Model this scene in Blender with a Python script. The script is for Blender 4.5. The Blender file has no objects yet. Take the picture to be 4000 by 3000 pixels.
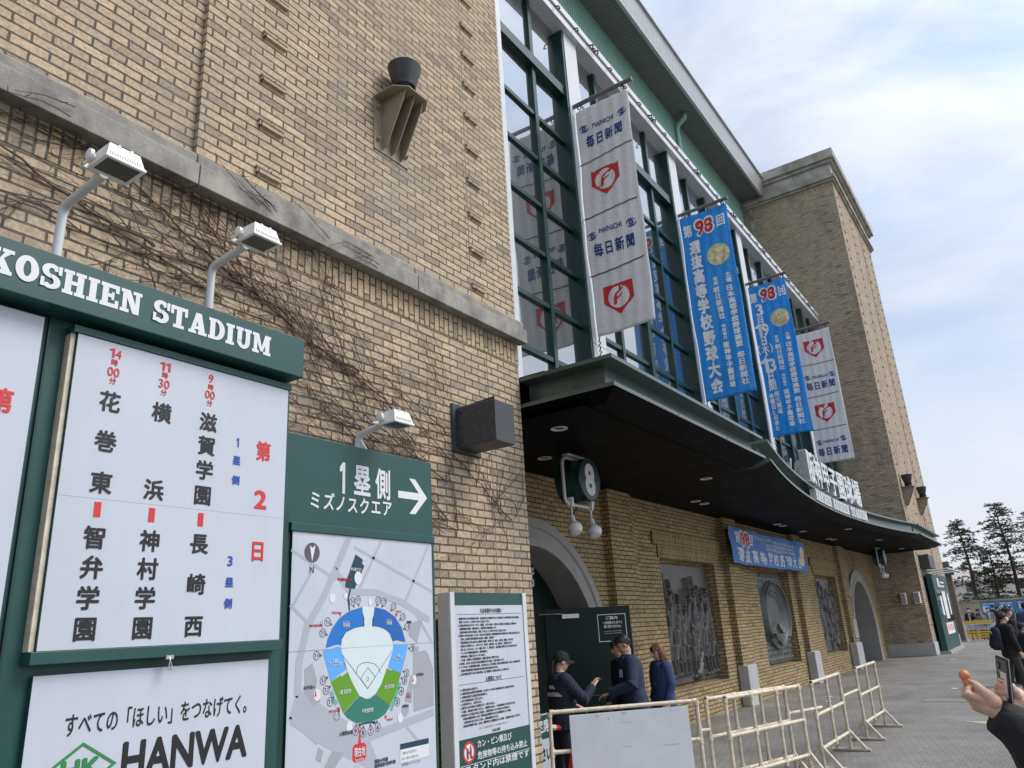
import bpy, math, random
import numpy as np
from mathutils import Vector, Matrix, kdtree, noise
random.seed(7); R_ = math.radians
sc = bpy.context.scene
COL = sc.collection
# ------------------------------------------------------------------ camera
CR = ((.57049466, .22704094, .78929605), (-.81930124, .22435216, .52764721), (-.05728275, -.94769115, .31400663))
FPX = 2946.26; CAMZ = 1.8
cam = bpy.data.cameras.new('camera'); camo = bpy.data.objects.new('camera', cam); COL.objects.link(camo)
cam.sensor_width = 36; cam.lens = 36 * FPX / 4000; cam.clip_start = .05; cam.clip_end = 3000
camo.matrix_world = Matrix(((CR[0][0], -CR[0][1], -CR[0][2], 0), (CR[1][0], -CR[1][1], -CR[1][2], 0), (CR[2][0], -CR[2][1], -CR[2][2], CAMZ), (0, 0, 0, 1)))
sc.camera = camo
# ------------------------------------------------------------------ sky and sun
sc.view_settings.view_transform = 'Standard'; sc.view_settings.look = 'None'; sc.view_settings.exposure = 0.0; sc.view_settings.gamma = 1
SUN_EL, SUN_AZ = 50, 154
w = bpy.data.worlds.new("World"); sc.world = w; w.use_nodes = True
nt = w.node_tree; N = nt.nodes; L = nt.links; N.clear()
out = N.new('ShaderNodeOutputWorld'); mix = N.new('ShaderNodeMixShader'); b1 = N.new('ShaderNodeBackground'); b2 = N.new('ShaderNodeBackground')
sky = N.new('ShaderNodeTexSky'); sky.sky_type = 'NISHITA'; sky.sun_disc = False; sky.sun_elevation = R_(SUN_EL); sky.sun_rotation = R_(SUN_AZ)
b1.inputs[1].default_value = .15
tc = N.new('ShaderNodeTexCoord'); mp = N.new('ShaderNodeMapping'); mp.inputs['Scale'].default_value = (1, 1, 2.2); mp.inputs['Rotation'].default_value = (.2, .35, .6)
n1 = N.new('ShaderNodeTexNoise'); n1.inputs['Scale'].default_value = 2.6; n1.inputs['Detail'].default_value = 9; n1.inputs['Roughness'].default_value = .56; n1.inputs['Distortion'].default_value = .4
rp = N.new('ShaderNodeValToRGB'); rp.color_ramp.elements[0].position = .36; rp.color_ramp.elements[0].color = (.62, .62, .62, 1); rp.color_ramp.elements[1].position = .60; rp.color_ramp.elements[1].color = (1, 1, 1, 1)
n2 = N.new('ShaderNodeTexNoise'); n2.inputs['Scale'].default_value = 3.1; n2.inputs['Detail'].default_value = 8; n2.inputs['Roughness'].default_value = .58; n2.inputs['Distortion'].default_value = .7
rc = N.new('ShaderNodeValToRGB'); rc.color_ramp.elements[0].position = .38; rc.color_ramp.elements[0].color = (.49, .60, .79, 1); rc.color_ramp.elements[1].position = .60; rc.color_ramp.elements[1].color = (.70, .735, .81, 1)
b2.inputs[1].default_value = 1.0
L.new(tc.outputs['Generated'], mp.inputs[0]); L.new(mp.outputs[0], n1.inputs[0]); L.new(mp.outputs[0], n2.inputs[0]); L.new(n1.outputs[0], rp.inputs[0]); L.new(n2.outputs[0], rc.inputs[0]); sz = N.new('ShaderNodeSeparateXYZ'); L.new(tc.outputs['Generated'], sz.inputs[0]); hz = N.new('ShaderNodeMapRange'); hz.inputs['From Min'].default_value = .05; hz.inputs['From Max'].default_value = .55; hz.inputs['To Min'].default_value = .85; hz.inputs['To Max'].default_value = 0; L.new(sz.outputs[2], hz.inputs[0]); hm = N.new('ShaderNodeMix'); hm.data_type = 'RGBA'; L.new(hz.outputs[0], hm.inputs[0]); L.new(rc.outputs[0], hm.inputs[6]); hm.inputs[7].default_value = (.66, .68, .735, 1)
# the cloud deck is brighter round the veiled sun
dt = N.new('ShaderNodeVectorMath'); dt.operation = 'DOT_PRODUCT'; L.new(tc.outputs['Generated'], dt.inputs[0]); dt.inputs[1].default_value = (math.sin(R_(SUN_AZ)) * math.cos(R_(SUN_EL)), math.cos(R_(SUN_AZ)) * math.cos(R_(SUN_EL)), math.sin(R_(SUN_EL)))
mxd = N.new('ShaderNodeMath'); mxd.operation = 'MAXIMUM'; mxd.inputs[1].default_value = 0; L.new(dt.outputs['Value'], mxd.inputs[0]); pw_ = N.new('ShaderNodeMath'); pw_.operation = 'POWER'; pw_.inputs[1].default_value = 4; L.new(mxd.outputs[0], pw_.inputs[0])
gl = N.new('ShaderNodeMath'); gl.operation = 'MULTIPLY_ADD'; gl.inputs[1].default_value = 1.2; gl.inputs[2].default_value = 1.24; L.new(pw_.outputs[0], gl.inputs[0]); L.new(gl.outputs[0], b2.inputs[1])
L.new(sky.outputs[0], b1.inputs[0]); L.new(hm.outputs[2], b2.inputs[0]); L.new(rp.outputs[0], mix.inputs[0]); L.new(b1.outputs[0], mix.inputs[1]); L.new(b2.outputs[0], mix.inputs[2]); L.new(mix.outputs[0], out.inputs[0])
sd = bpy.data.lights.new('sun', 'SUN'); sd.energy = 2.7; sd.angle = R_(28); sd.color = (1, .95, .87)
so = bpy.data.objects.new('sun', sd); COL.objects.link(so)
sv = Vector((math.sin(R_(SUN_AZ)) * math.cos(R_(SUN_EL)), math.cos(R_(SUN_AZ)) * math.cos(R_(SUN_EL)), math.sin(R_(SUN_EL))))
so.rotation_euler = sv.to_track_quat('Z', 'Y').to_euler(); so.location = (20, -30, 60)

# ------------------------------------------------------------------ helpers
def ray(px, py):
    c = (px - 2000, py - 1500, FPX)
    return Vector([sum(CR[i][j] * c[j] for j in range(3)) for i in range(3)])
def at(px, py, X=None, Y=None, Z=None, D=None):
    """where the line of sight through photograph pixel (px, py) meets a real plane of the place"""
    r = ray(px, py)
    t = X / r.x if X is not None else Y / r.y if Y is not None else (Z - CAMZ) / r.z if Z is not None else D / r.length
    return r * t + Vector((0, 0, CAMZ))

def tag(o, label=None, cat=None, group=None, kind=None):
    if label: o['label'] = label
    if cat: o['category'] = cat
    if group: o['group'] = group
    if kind: o['kind'] = kind
    return o
def thing(name, label, cat, loc=(0, 0, 0), rotz=0, group=None):
    o = bpy.data.objects.new(name, None); o.empty_display_size = .2; COL.objects.link(o)
    o.location = loc; o.rotation_euler = (0, 0, rotz)
    return tag(o, label, cat, group)
def origin(p):
    v = Vector((0, 0, 0))
    while p is not None: v += p.location; p = p.parent
    return v

class MB:
    def __init__(s): s.v = []; s.f = []; s.m = []
    def add(s, vs, fs, m=0):
        b = len(s.v); s.v += [tuple(x) for x in vs]; s.f += [tuple(i + b for i in q) for q in fs]; s.m += [m] * len(fs)
    def box(s, x0, x1, y0, y1, z0, z1, m=0):
        s.add([(x0, y0, z0), (x1, y0, z0), (x1, y1, z0), (x0, y1, z0), (x0, y0, z1), (x1, y0, z1), (x1, y1, z1), (x0, y1, z1)],
              [(0, 3, 2, 1), (4, 5, 6, 7), (0, 1, 5, 4), (1, 2, 6, 5), (2, 3, 7, 6), (3, 0, 4, 7)], m)
    def obox(s, c, ux, uy, uz, hx, hy, hz, m=0):
        c = Vector(c); vs = []
        for k in (-1, 1):
            for j, i in ((-1, -1), (-1, 1), (1, 1), (1, -1)):
                vs.append(c + ux * hx * i + uy * hy * j + uz * hz * k)
        s.add(vs, [(0, 3, 2, 1), (4, 5, 6, 7), (0, 1, 5, 4), (1, 2, 6, 5), (2, 3, 7, 6), (3, 0, 4, 7)], m)
    def poly(s, pts, m=0): s.add(pts, [tuple(range(len(pts)))], m)
    def prism(s, pts, d, m=0):
        n = len(pts); d = Vector(d); p = [Vector(q) for q in pts]
        s.add(p + [q + d for q in p], [tuple(range(n))[::-1], tuple(range(n, 2 * n))] + [(i, (i + 1) % n, n + (i + 1) % n, n + i) for i in range(n)], m)
    def tube(s, pts, r, n=8, m=0, cap=True):
        P = [Vector(p) for p in pts]; rs = r if isinstance(r, (list, tuple)) else [r] * len(P)
        t0 = (P[1] - P[0]).normalized(); u = t0.orthogonal().normalized(); vs = []
        for i, p in enumerate(P):
            t = ((P[i + 1] - p).normalized() if i < len(P) - 1 else Vector((0, 0, 0))) + ((p - P[i - 1]).normalized() if i else Vector((0, 0, 0)))
            if t.length < 1e-9: t = t0
            t.normalize(); u = (u - t * u.dot(t)); u = u.normalized() if u.length > 1e-6 else t.orthogonal().normalized(); w_ = t.cross(u)
            k = 1.0
            if 0 < i < len(P) - 1: k = 1 / max(.5, math.sqrt((1 + (P[i + 1] - p).normalized().dot((p - P[i - 1]).normalized())) / 2))
            for a in range(n):
                an = 2 * math.pi * a / n; vs.append(p + (u * math.cos(an) + w_ * math.sin(an)) * rs[i] * (k if k < 1.3 else 1.3))
        fs = [(i * n + a, i * n + (a + 1) % n, (i + 1) * n + (a + 1) % n, (i + 1) * n + a) for i in range(len(P) - 1) for a in range(n)]
        if cap: fs += [tuple(range(n))[::-1], tuple(range((len(P) - 1) * n, len(P) * n))]
        s.add(vs, fs, m)
    def lathe(s, c, prof, n=20, ax=(0, 0, 1), m=0, cap=True):
        ax = Vector(ax).normalized(); u = ax.orthogonal().normalized(); w_ = ax.cross(u); c = Vector(c); vs = []
        for r, h in prof:
            for a in range(n):
                an = 2 * math.pi * a / n; vs.append(c + ax * h + (u * math.cos(an) + w_ * math.sin(an)) * r)
        k = len(prof); fs = [(i * n + a, i * n + (a + 1) % n, (i + 1) * n + (a + 1) % n, (i + 1) * n + a) for i in range(k - 1) for a in range(n)]
        if cap: fs += [tuple(range(n))[::-1], tuple(range((k - 1) * n, k * n))]
        s.add(vs, fs, m)
    def ellip(s, c, rx, ry, rz, n=12, m=0, mat=None):
        vs = []; fs = []
        for i in range(n // 2 + 1):
            th = math.pi * i / (n // 2)
            for a in range(n):
                ph = 2 * math.pi * a / n; q = Vector((rx * math.sin(th) * math.cos(ph), ry * math.sin(th) * math.sin(ph), rz * math.cos(th)))
                vs.append(Vector(c) + (mat @ q if mat else q))
        for i in range(n // 2):
            for a in range(n): fs.append((i * n + a, (i + 1) * n + a, (i + 1) * n + (a + 1) % n, i * n + (a + 1) % n))
        s.add(vs, fs, m)
    def build(s, name, mats, parent=None, smooth=False, bevel=0, label=None):
        me = bpy.data.meshes.new(name); og = origin(parent)
        me.from_pydata([(x - og.x, y - og.y, z - og.z) for x, y, z in s.v], [], s.f)
        if not isinstance(mats, (list, tuple)): mats = [mats]
        for q in mats: me.materials.append(q)
        me.polygons.foreach_set('material_index', s.m)
        if smooth: me.polygons.foreach_set('use_smooth', [True] * len(s.f))
        me.update()
        o = bpy.data.objects.new(name, me); COL.objects.link(o)
        if parent is not None: o.parent = parent
        if smooth == 'auto':
            md = o.modifiers.new('edges', 'EDGE_SPLIT'); md.split_angle = R_(38)
        if bevel:
            b = o.modifiers.new('bevel', 'BEVEL'); b.width = bevel; b.segments = 2; b.limit_method = 'ANGLE'
        if label: o['label'] = label
        return o
def copy_tree(o, parent=None):
    c = o.copy(); COL.objects.link(c); c.parent = parent
    for ch in list(o.children): copy_tree(ch, c)
    return c

# ------------------------------------------------------------------ materials
def nodemat(name):
    m = bpy.data.materials.new(name); m.use_nodes = True; t = m.node_tree
    return m, t.nodes, t.links, t.nodes['Principled BSDF']
def mat(name, c, rough=.6, metal=0, var=.12, scale=6, bump=0, bscale=60, spec=.5, stretch=None, var2=0, dirt=None):
    m, N, L, P = nodemat(name)
    P.inputs['Roughness'].default_value = rough; P.inputs['Metallic'].default_value = metal; P.inputs['Specular IOR Level'].default_value = spec
    geo = N.new('ShaderNodeNewGeometry'); mpn = N.new('ShaderNodeMapping'); L.new(geo.outputs['Position'], mpn.inputs[0])
    if stretch: mpn.inputs['Scale'].default_value = stretch
    n = N.new('ShaderNodeTexNoise'); n.inputs['Scale'].default_value = scale; n.inputs['Detail'].default_value = 6; n.inputs['Roughness'].default_value = .65; L.new(mpn.outputs[0], n.inputs[0])
    r = N.new('ShaderNodeValToRGB'); r.color_ramp.elements[0].position = .3; r.color_ramp.elements[1].position = .7
    d = dirt or c
    r.color_ramp.elements[0].color = [x * (1 - var) for x in d] + [1]; r.color_ramp.elements[1].color = [min(1, x * (1 + var)) for x in c] + [1]
    L.new(n.outputs[0], r.inputs[0]); L.new(r.outputs[0], P.inputs['Base Color'])
    if var: 
        mr = N.new('ShaderNodeMapRange'); mr.inputs['To Min'].default_value = max(0, rough - .08); mr.inputs['To Max'].default_value = min(1, rough + .1)
        L.new(n.outputs[0], mr.inputs[0]); L.new(mr.outputs[0], P.inputs['Roughness'])
    if bump:
        nb = N.new('ShaderNodeTexNoise'); nb.inputs['Scale'].default_value = bscale; nb.inputs['Detail'].default_value = 5; L.new(geo.outputs['Position'], nb.inputs[0])
        b = N.new('ShaderNodeBump'); b.inputs['Strength'].default_value = bump; b.inputs['Distance'].default_value = .01; L.new(nb.outputs[0], b.inputs['Height']); L.new(b.outputs[0], P.inputs['Normal'])
    return m
def brick(name, c1, c2, mortar, stain, bw=.24, rh=.075, ms=.009, soldier=False, stainamt=.5, off=(0, 0), blot=None):
    m, N, L, P = nodemat(name); P.inputs['Roughness'].default_value = .85; P.inputs['Specular IOR Level'].default_value = .25
    geo = N.new('ShaderNodeNewGeometry'); sp = N.new('ShaderNodeSeparateXYZ'); sn = N.new('ShaderNodeSeparateXYZ'); L.new(geo.outputs['Position'], sp.inputs[0]); L.new(geo.outputs['True Normal'], sn.inputs[0])
    ab = N.new('ShaderNodeMath'); ab.operation = 'ABSOLUTE'; L.new(sn.outputs[0], ab.inputs[0]); gt = N.new('ShaderNodeMath'); gt.operation = 'GREATER_THAN'; gt.inputs[1].default_value = .7; L.new(ab.outputs[0], gt.inputs[0])
    mx = N.new('ShaderNodeMix'); L.new(gt.outputs[0], mx.inputs[0]); L.new(sp.outputs[0], mx.inputs[2]); L.new(sp.outputs[1], mx.inputs[3])
    cb = N.new('ShaderNodeCombineXYZ'); L.new(mx.outputs[0], cb.inputs[1 if soldier else 0]); L.new(sp.outputs[2], cb.inputs[0 if soldier else 1])
    dn = N.new('ShaderNodeTexNoise'); dn.inputs['Scale'].default_value = 14; dn.inputs['Detail'].default_value = 4; L.new(geo.outputs['Position'], dn.inputs[0])
    ds = N.new('ShaderNodeVectorMath'); ds.operation = 'MULTIPLY_ADD'; ds.inputs[1].default_value = (.016, .010, 0); L.new(dn.outputs['Color'], ds.inputs[0]); L.new(cb.outputs[0], ds.inputs[2])
    of = N.new('ShaderNodeVectorMath'); of.inputs[1].default_value = (off[0] - .008, off[1] - .005, 0); L.new(ds.outputs[0], of.inputs[0])
    bt = N.new('ShaderNodeTexBrick'); bt.inputs['Scale'].default_value = 1; bt.inputs['Brick Width'].default_value = bw; bt.inputs['Row Height'].default_value = rh; bt.inputs['Mortar Size'].default_value = ms; bt.inputs['Mortar Smooth'].default_value = .25; bt.inputs['Bias'].default_value = -.1
    bt.inputs['Color1'].default_value = (*c1, 1); bt.inputs['Color2'].default_value = (*c2, 1); bt.inputs['Mortar'].default_value = (*mortar, 1); L.new(of.outputs[0], bt.inputs[0])
    lo = N.new('ShaderNodeTexNoise'); lo.inputs['Scale'].default_value = 1.3; L.new(geo.outputs['Position'], lo.inputs[0])
    ls = N.new('ShaderNodeVectorMath'); ls.operation = 'MULTIPLY_ADD'; ls.inputs[1].default_value = (.03, .022, 0); L.new(lo.outputs['Color'], ls.inputs[0]); L.new(of.outputs[0], ls.inputs[2]); L.new(ls.outputs[0], bt.inputs[0])
    su = N.new('ShaderNodeSeparateXYZ'); L.new(ls.outputs[0], su.inputs[0])
    def mth(op, a, b_=None, c_=None):
        q = N.new('ShaderNodeMath'); q.operation = op
        for i, z in enumerate((a, b_, c_)):
            if z is None: continue
            if isinstance(z, (int, float)): q.inputs[i].default_value = z
            else: L.new(z, q.inputs[i])
        return q.outputs[0]
    row = mth('FLOOR', mth('DIVIDE', su.outputs[1], rh)); par = mth('SUBTRACT', 1.0, mth('MODULO', mth('ADD', row, 2000.0), 2.0)); bn = mth('FLOOR', mth('MULTIPLY_ADD', par, .5, mth('DIVIDE', su.outputs[0], bw)))
    cid = N.new('ShaderNodeCombineXYZ'); L.new(bn, cid.inputs[0]); L.new(row, cid.inputs[1]); wn = N.new('ShaderNodeTexWhiteNoise'); wn.noise_dimensions = '2D'; L.new(cid.outputs[0], wn.inputs['Vector'])
    vr = N.new('ShaderNodeValToRGB'); els = vr.color_ramp.elements; els[0].position = 0; els[0].color = (.66, .66, .70, 1); els[1].position = 1; els[1].color = (1.16, 1.14, 1.08, 1)
    for p_, c_ in ((.07, (.72, .72, .74, 1)), (.13, (.90, .90, .90, 1)), (.5, (1.0, .985, .95, 1)), (.8, (1.05, 1.0, .95, 1)), (.9, (1.08, 1.02, .98, 1))): e_ = els.new(p_); e_.color = c_
    L.new(wn.outputs['Value'], vr.inputs[0]); vm = N.new('ShaderNodeMix'); vm.data_type = 'RGBA'; vm.blend_type = 'MULTIPLY'; L.new(mth('SUBTRACT', 1.0, bt.outputs['Fac']), vm.inputs[0]); L.new(bt.outputs[0], vm.inputs[6]); L.new(vr.outputs[0], vm.inputs[7])
    # brick-face mottling, streaked stains
    fn = N.new('ShaderNodeTexNoise'); fn.inputs['Scale'].default_value = 45; fn.inputs['Detail'].default_value = 6; L.new(geo.outputs['Position'], fn.inputs[0])
    mr = N.new('ShaderNodeMapRange'); mr.inputs['From Min'].default_value = .25; mr.inputs['From Max'].default_value = .75; mr.inputs['To Min'].default_value = .66; mr.inputs['To Max'].default_value = 1.25; L.new(fn.outputs[0], mr.inputs[0])
    mu = N.new('ShaderNodeMix'); mu.data_type = 'RGBA'; mu.blend_type = 'MULTIPLY'; mu.inputs[0].default_value = 1; L.new(vm.outputs[2], mu.inputs[6]); L.new(mr.outputs[0], mu.inputs[7])
    m2 = N.new('ShaderNodeMapping'); m2.inputs['Scale'].default_value = (1.1, 1.1, .28); L.new(geo.outputs['Position'], m2.inputs[0])
    sn2 = N.new('ShaderNodeTexNoise'); sn2.inputs['Scale'].default_value = 1.5; sn2.inputs['Detail'].default_value = 8; sn2.inputs['Roughness'].default_value = .7; L.new(m2.outputs[0], sn2.inputs[0])
    sr = N.new('ShaderNodeMapRange'); sr.inputs['From Min'].default_value = .5; sr.inputs['From Max'].default_value = .72; sr.inputs['To Max'].default_value = stainamt; L.new(sn2.outputs[0], sr.inputs[0])
    ms_ = N.new('ShaderNodeMix'); ms_.data_type = 'RGBA'; L.new(sr.outputs[0], ms_.inputs[0]); L.new(mu.outputs[2], ms_.inputs[6]); ms_.inputs[7].default_value = (*stain, 1)
    fin = ms_.outputs[2]
    if blot:
        dv = N.new('ShaderNodeVectorMath'); dv.operation = 'SUBTRACT'; L.new(geo.outputs['Position'], dv.inputs[0]); dv.inputs[1].default_value = blot; sc3 = N.new('ShaderNodeVectorMath'); sc3.operation = 'MULTIPLY'; sc3.inputs[1].default_value = (1.5, 0, .8); L.new(dv.outputs[0], sc3.inputs[0]); ln = N.new('ShaderNodeVectorMath'); ln.operation = 'LENGTH'; L.new(sc3.outputs[0], ln.inputs[0])
        n9 = N.new('ShaderNodeTexNoise'); n9.inputs['Scale'].default_value = 5; n9.inputs['Detail'].default_value = 7; L.new(geo.outputs['Position'], n9.inputs[0])
        amt = mth('MULTIPLY', mth('MAXIMUM', mth('SUBTRACT', .85, ln.outputs['Value']), 0.0), mth('MULTIPLY_ADD', n9.outputs[0], 2.6, -.75)); am2 = mth('MINIMUM', mth('MAXIMUM', amt, 0.0), .8)
        bm = N.new('ShaderNodeMix'); bm.data_type = 'RGBA'; L.new(am2, bm.inputs[0]); L.new(fin, bm.inputs[6]); bm.inputs[7].default_value = (.27, .245, .215, 1); fin = bm.outputs[2]
    L.new(fin, P.inputs['Base Color'])
    iv = N.new('ShaderNodeMath'); iv.operation = 'SUBTRACT'; iv.inputs[0].default_value = 1; L.new(bt.outputs['Fac'], iv.inputs[1])
    ad = N.new('ShaderNodeMath'); ad.operation = 'MULTIPLY_ADD'; ad.inputs[1].default_value = .35; L.new(fn.outputs[0], ad.inputs[0]); L.new(iv.outputs[0], ad.inputs[2])
    bp = N.new('ShaderNodeBump'); bp.inputs['Strength'].default_value = .8; bp.inputs['Distance'].default_value = .012; L.new(ad.outputs[0], bp.inputs['Height']); L.new(bp.outputs[0], P.inputs['Normal'])
    return m
M = {}
M['brick'] = brick('tan_brick', (.50, .398, .282), (.425, .34, .245), (.105, .094, .082), (.26, .225, .185), stainamt=.5, blot=(4.85, 4.5, 5.95))
M['soldier'] = brick('soldier_brick', (.48, .375, .25), (.40, .315, .215), (.09, .08, .07), (.2, .175, .14), soldier=True)
M['niche_soldier'] = brick('niche_soldier_brick', (.42, .32, .16), (.33, .25, .125), (.055, .045, .033), (.2, .16, .1), soldier=True, bw=.25)
M['tower_brick'] = brick('weathered_brick', (.52, .42, .315), (.40, .325, .25), (.16, .14, .12), (.20, .18, .155), stainamt=.8, ms=.008)
M['yellow_brick'] = brick('yellow_brick', (.43, .33, .18), (.35, .265, .145), (.055, .045, .034), (.28, .22, .13), bw=.23, ms=.008, stainamt=.35)
M['concrete'] = mat('weathered_concrete', (.31, .292, .258), .85, var=.2, scale=4.5, bump=.5, bscale=35, dirt=(.17, .162, .148), stretch=(1, 1, .6))
M['cornice'] = mat('stained_stone', (.42, .40, .35), .85, var=.2, scale=1.2, bump=.3, bscale=20, dirt=(.2, .18, .15))
M['grey_render'] = mat('grey_render', (.33, .32, .30), .8, var=.12, scale=2.5, bump=.2, bscale=40)
M['plinth'] = mat('plinth_render', (.42, .43, .43), .75, var=.1, scale=3, bump=.2, bscale=30)
M['green'] = mat('dark_green_paint', (.012, .066, .060), .42, var=.1, scale=2)
M['frame_green'] = mat('window_frame_green', (.010, .040, .034), .28, var=.15, scale=3)
M['fascia'] = mat('fascia_green', (.062, .097, .086), .3, metal=.25, var=.12, scale=3, spec=1)
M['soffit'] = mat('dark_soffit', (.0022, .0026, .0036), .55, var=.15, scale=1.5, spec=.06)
M['door_green'] = mat('dark_door_green', (.0035, .016, .0145), .45, var=.12, scale=3, spec=.25)
M['white_metal'] = mat('white_metal', (.58, .60, .62), .35, var=.06, scale=4)
M['white_paint'] = mat('white_paint', (.75, .75, .73), .4, var=.05, scale=10)
M['panel_white'] = mat('panel_white', (.50, .53, .595), .38, var=.06, scale=2.2, stretch=(1, 1, .35))
M['print_white'] = mat('print_white', (.68, .69, .72), .5, var=.02)
M['print_black'] = mat('print_black', (.012, .012, .014), .5, var=.05)
M['print_red'] = mat('print_red', (.60, .03, .03), .5, var=.04)
M['print_blue'] = mat('print_blue', (.02, .09, .42), .5, var=.04)
M['logo_green'] = mat('logo_green', (.02, .22, .06), .5, var=.04)
M['cladding'] = mat('green_cladding', (.245, .43, .35), .45, var=.06, scale=1.2)
M['eave_grey'] = mat('eave_grey_metal', (.43, .435, .45), .4, metal=.2, var=.06, scale=2)
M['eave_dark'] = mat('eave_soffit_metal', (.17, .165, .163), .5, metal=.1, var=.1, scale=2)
M['bronze'] = mat('bronze', (.10, .095, .091), .42, metal=.3, var=.3, scale=5, bump=.15, bscale=60)
M['bronze_green'] = mat('patina_bronze', (.105, .118, .11), .45, metal=.3, var=.3, scale=4, bump=.15, bscale=60)
M['pvc'] = mat('cream_pvc', (.70, .63, .50), .42, var=.1, scale=16, dirt=(.52, .44, .33))
M['board'] = mat('scuffed_white_board', (.58, .60, .64), .5, var=.03, scale=3.5, dirt=(.54, .56, .60))
M['seam'] = mat('sheet_joint', (.42, .445, .50), .5, var=.02)
M['dark_metal'] = mat('dark_metal', (.045, .047, .052), .42, metal=.3, var=.25, scale=8)
M['box_metal'] = mat('speckled_dark_steel', (.062, .066, .074), .45, metal=.3, var=.35, scale=40)
M['tan_steel'] = mat('tan_painted_steel', (.27, .22, .16), .55, var=.1, scale=6)
M['black'] = mat('black', (.008, .008, .009), .6, var=.1)
M['lens'] = mat('lamp_glass', (.05, .06, .062), .12, var=.2, scale=15)
M['steel'] = mat('bright_steel', (.5, .5, .5), .3, metal=.8, var=.1)
M['vine'] = mat('dry_vine', (.088, .054, .041), .9, var=.35, scale=20)
M['interior'] = mat('interior_plaster', (.11, .085, .065), .9, var=.1)
M['paper'] = mat('paper', (.72, .72, .70), .6, var=.04)
def glass():
    m, N, L, P = nodemat('window_glass'); o = N['Material Output']
    P.inputs['Base Color'].default_value = (.014, .018, .018, 1); P.inputs['Roughness'].default_value = .25
    g = N.new('ShaderNodeBsdfGlossy'); g.inputs['Roughness'].default_value = .015; g.inputs['Color'].default_value = (.92, .95, .97, 1)
    lw = N.new('ShaderNodeLayerWeight'); lw.inputs['Blend'].default_value = .5; mr = N.new('ShaderNodeMapRange'); mr.inputs['To Min'].default_value = .08; mr.inputs['To Max'].default_value = .70; L.new(lw.outputs['Facing'], mr.inputs[0])
    geo = N.new('ShaderNodeNewGeometry'); nz = N.new('ShaderNodeTexNoise'); nz.inputs['Scale'].default_value = .5; nz.inputs['Detail'].default_value = 1; L.new(geo.outputs['Position'], nz.inputs[0])
    b = N.new('ShaderNodeBump'); b.inputs['Strength'].default_value = .12; b.inputs['Distance'].default_value = .05; L.new(nz.outputs[0], b.inputs['Height']); L.new(b.outputs[0], g.inputs['Normal'])
    x = N.new('ShaderNodeMixShader'); L.new(mr.outputs[0], x.inputs[0]); L.new(P.outputs[0], x.inputs[1]); L.new(g.outputs[0], x.inputs[2]); L.new(x.outputs[0], o.inputs[0])
    return m
M['glass'] = glass()
def cloth(name, c, rough=.6, wr=.5, sc_=7):
    m, N, L, P = nodemat(name); P.inputs['Base Color'].default_value = (*c, 1); P.inputs['Roughness'].default_value = rough
    geo = N.new('ShaderNodeNewGeometry'); n = N.new('ShaderNodeTexNoise'); n.inputs['Scale'].default_value = sc_; n.inputs['Detail'].default_value = 5; n.inputs['Distortion'].default_value = 1.2; L.new(geo.outputs['Position'], n.inputs[0])
    n3 = N.new('ShaderNodeTexNoise'); n3.inputs['Scale'].default_value = 2; L.new(geo.outputs['Position'], n3.inputs[0])
    r = N.new('ShaderNodeMix'); r.data_type = 'RGBA'; L.new(n3.outputs[0], r.inputs[0]); r.inputs[6].default_value = (*[x * .86 for x in c], 1); r.inputs[7].default_value = (*[min(1, x * 1.1) for x in c], 1); L.new(r.outputs[2], P.inputs['Base Color'])
    b = N.new('ShaderNodeBump'); b.inputs['Strength'].default_value = wr; b.inputs['Distance'].default_value = .03; L.new(n.outputs[0], b.inputs['Height']); L.new(b.outputs[0], P.inputs['Normal'])
    return m
M['cloth_white'] = cloth('banner_cloth_white', (.80, .79, .79), .55)
M['cloth_blue'] = cloth('banner_cloth_blue', (.014, .31, .86), .35, .9, 11)
M['banner_white'] = mat('banner_print_white', (.90, .90, .91), .5, var=.02)
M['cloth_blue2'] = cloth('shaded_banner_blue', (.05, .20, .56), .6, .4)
M['medal'] = mat('gold_medal_print', (.86, .76, .50), .4, var=.2, scale=9, dirt=(.50, .38, .16))
M['p_navy'] = mat('print_navy_blue', (.012, .06, .25), .5, var=.03)

# ------------------------------------------------------------------ lettering (built-in font turned into mesh)
_G = {}
def glyph(s):
    if s not in _G and s == '1':
        _G[s] = (np.array([(.30, 0), (.47, 0), (.47, .72), (.30, .72), (.30, .56), (.08, .52), (.08, .60), (.30, .72), (.0, .0)])[:8], [(0, 1, 2, 3), (4, 3, 6, 5)])
    elif s not in _G and '1' in s and len(s) <= 3 and s.isdigit():
        vs, fs, x = [], [], 0
        for c in s:
            V, F = glyph(c); w_ = V[:, 0].max() - V[:, 0].min(); b_ = len(vs); vs += [(p[0] - V[:, 0].min() + x, p[1]) for p in V]; fs += [tuple(i + b_ for i in f) for f in F]; x += w_ + .09
        _G[s] = (np.array(vs), fs)
    if s not in _G:
        c = bpy.data.curves.new('text', 'FONT'); c.body = s; c.size = 1; c.resolution_u = 3
        o = bpy.data.objects.new('text', c); COL.objects.link(o)
        me = bpy.data.meshes.new_from_object(o.evaluated_get(bpy.context.evaluated_depsgraph_get()))
        V = np.array([(v.co.x, v.co.y) for v in me.vertices]) if len(me.vertices) else np.zeros((0, 2)); F = [tuple(p.vertices) for p in me.polygons]
        bpy.data.objects.remove(o); bpy.data.curves.remove(c); bpy.data.meshes.remove(me)
        _G[s] = (V, F)
    return _G[s]
RING = [(0, 0), (1, 0), (-1, 0), (0, 1), (0, -1), (.7, .7), (-.7, .7), (.7, -.7), (-.7, -.7)]
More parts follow.
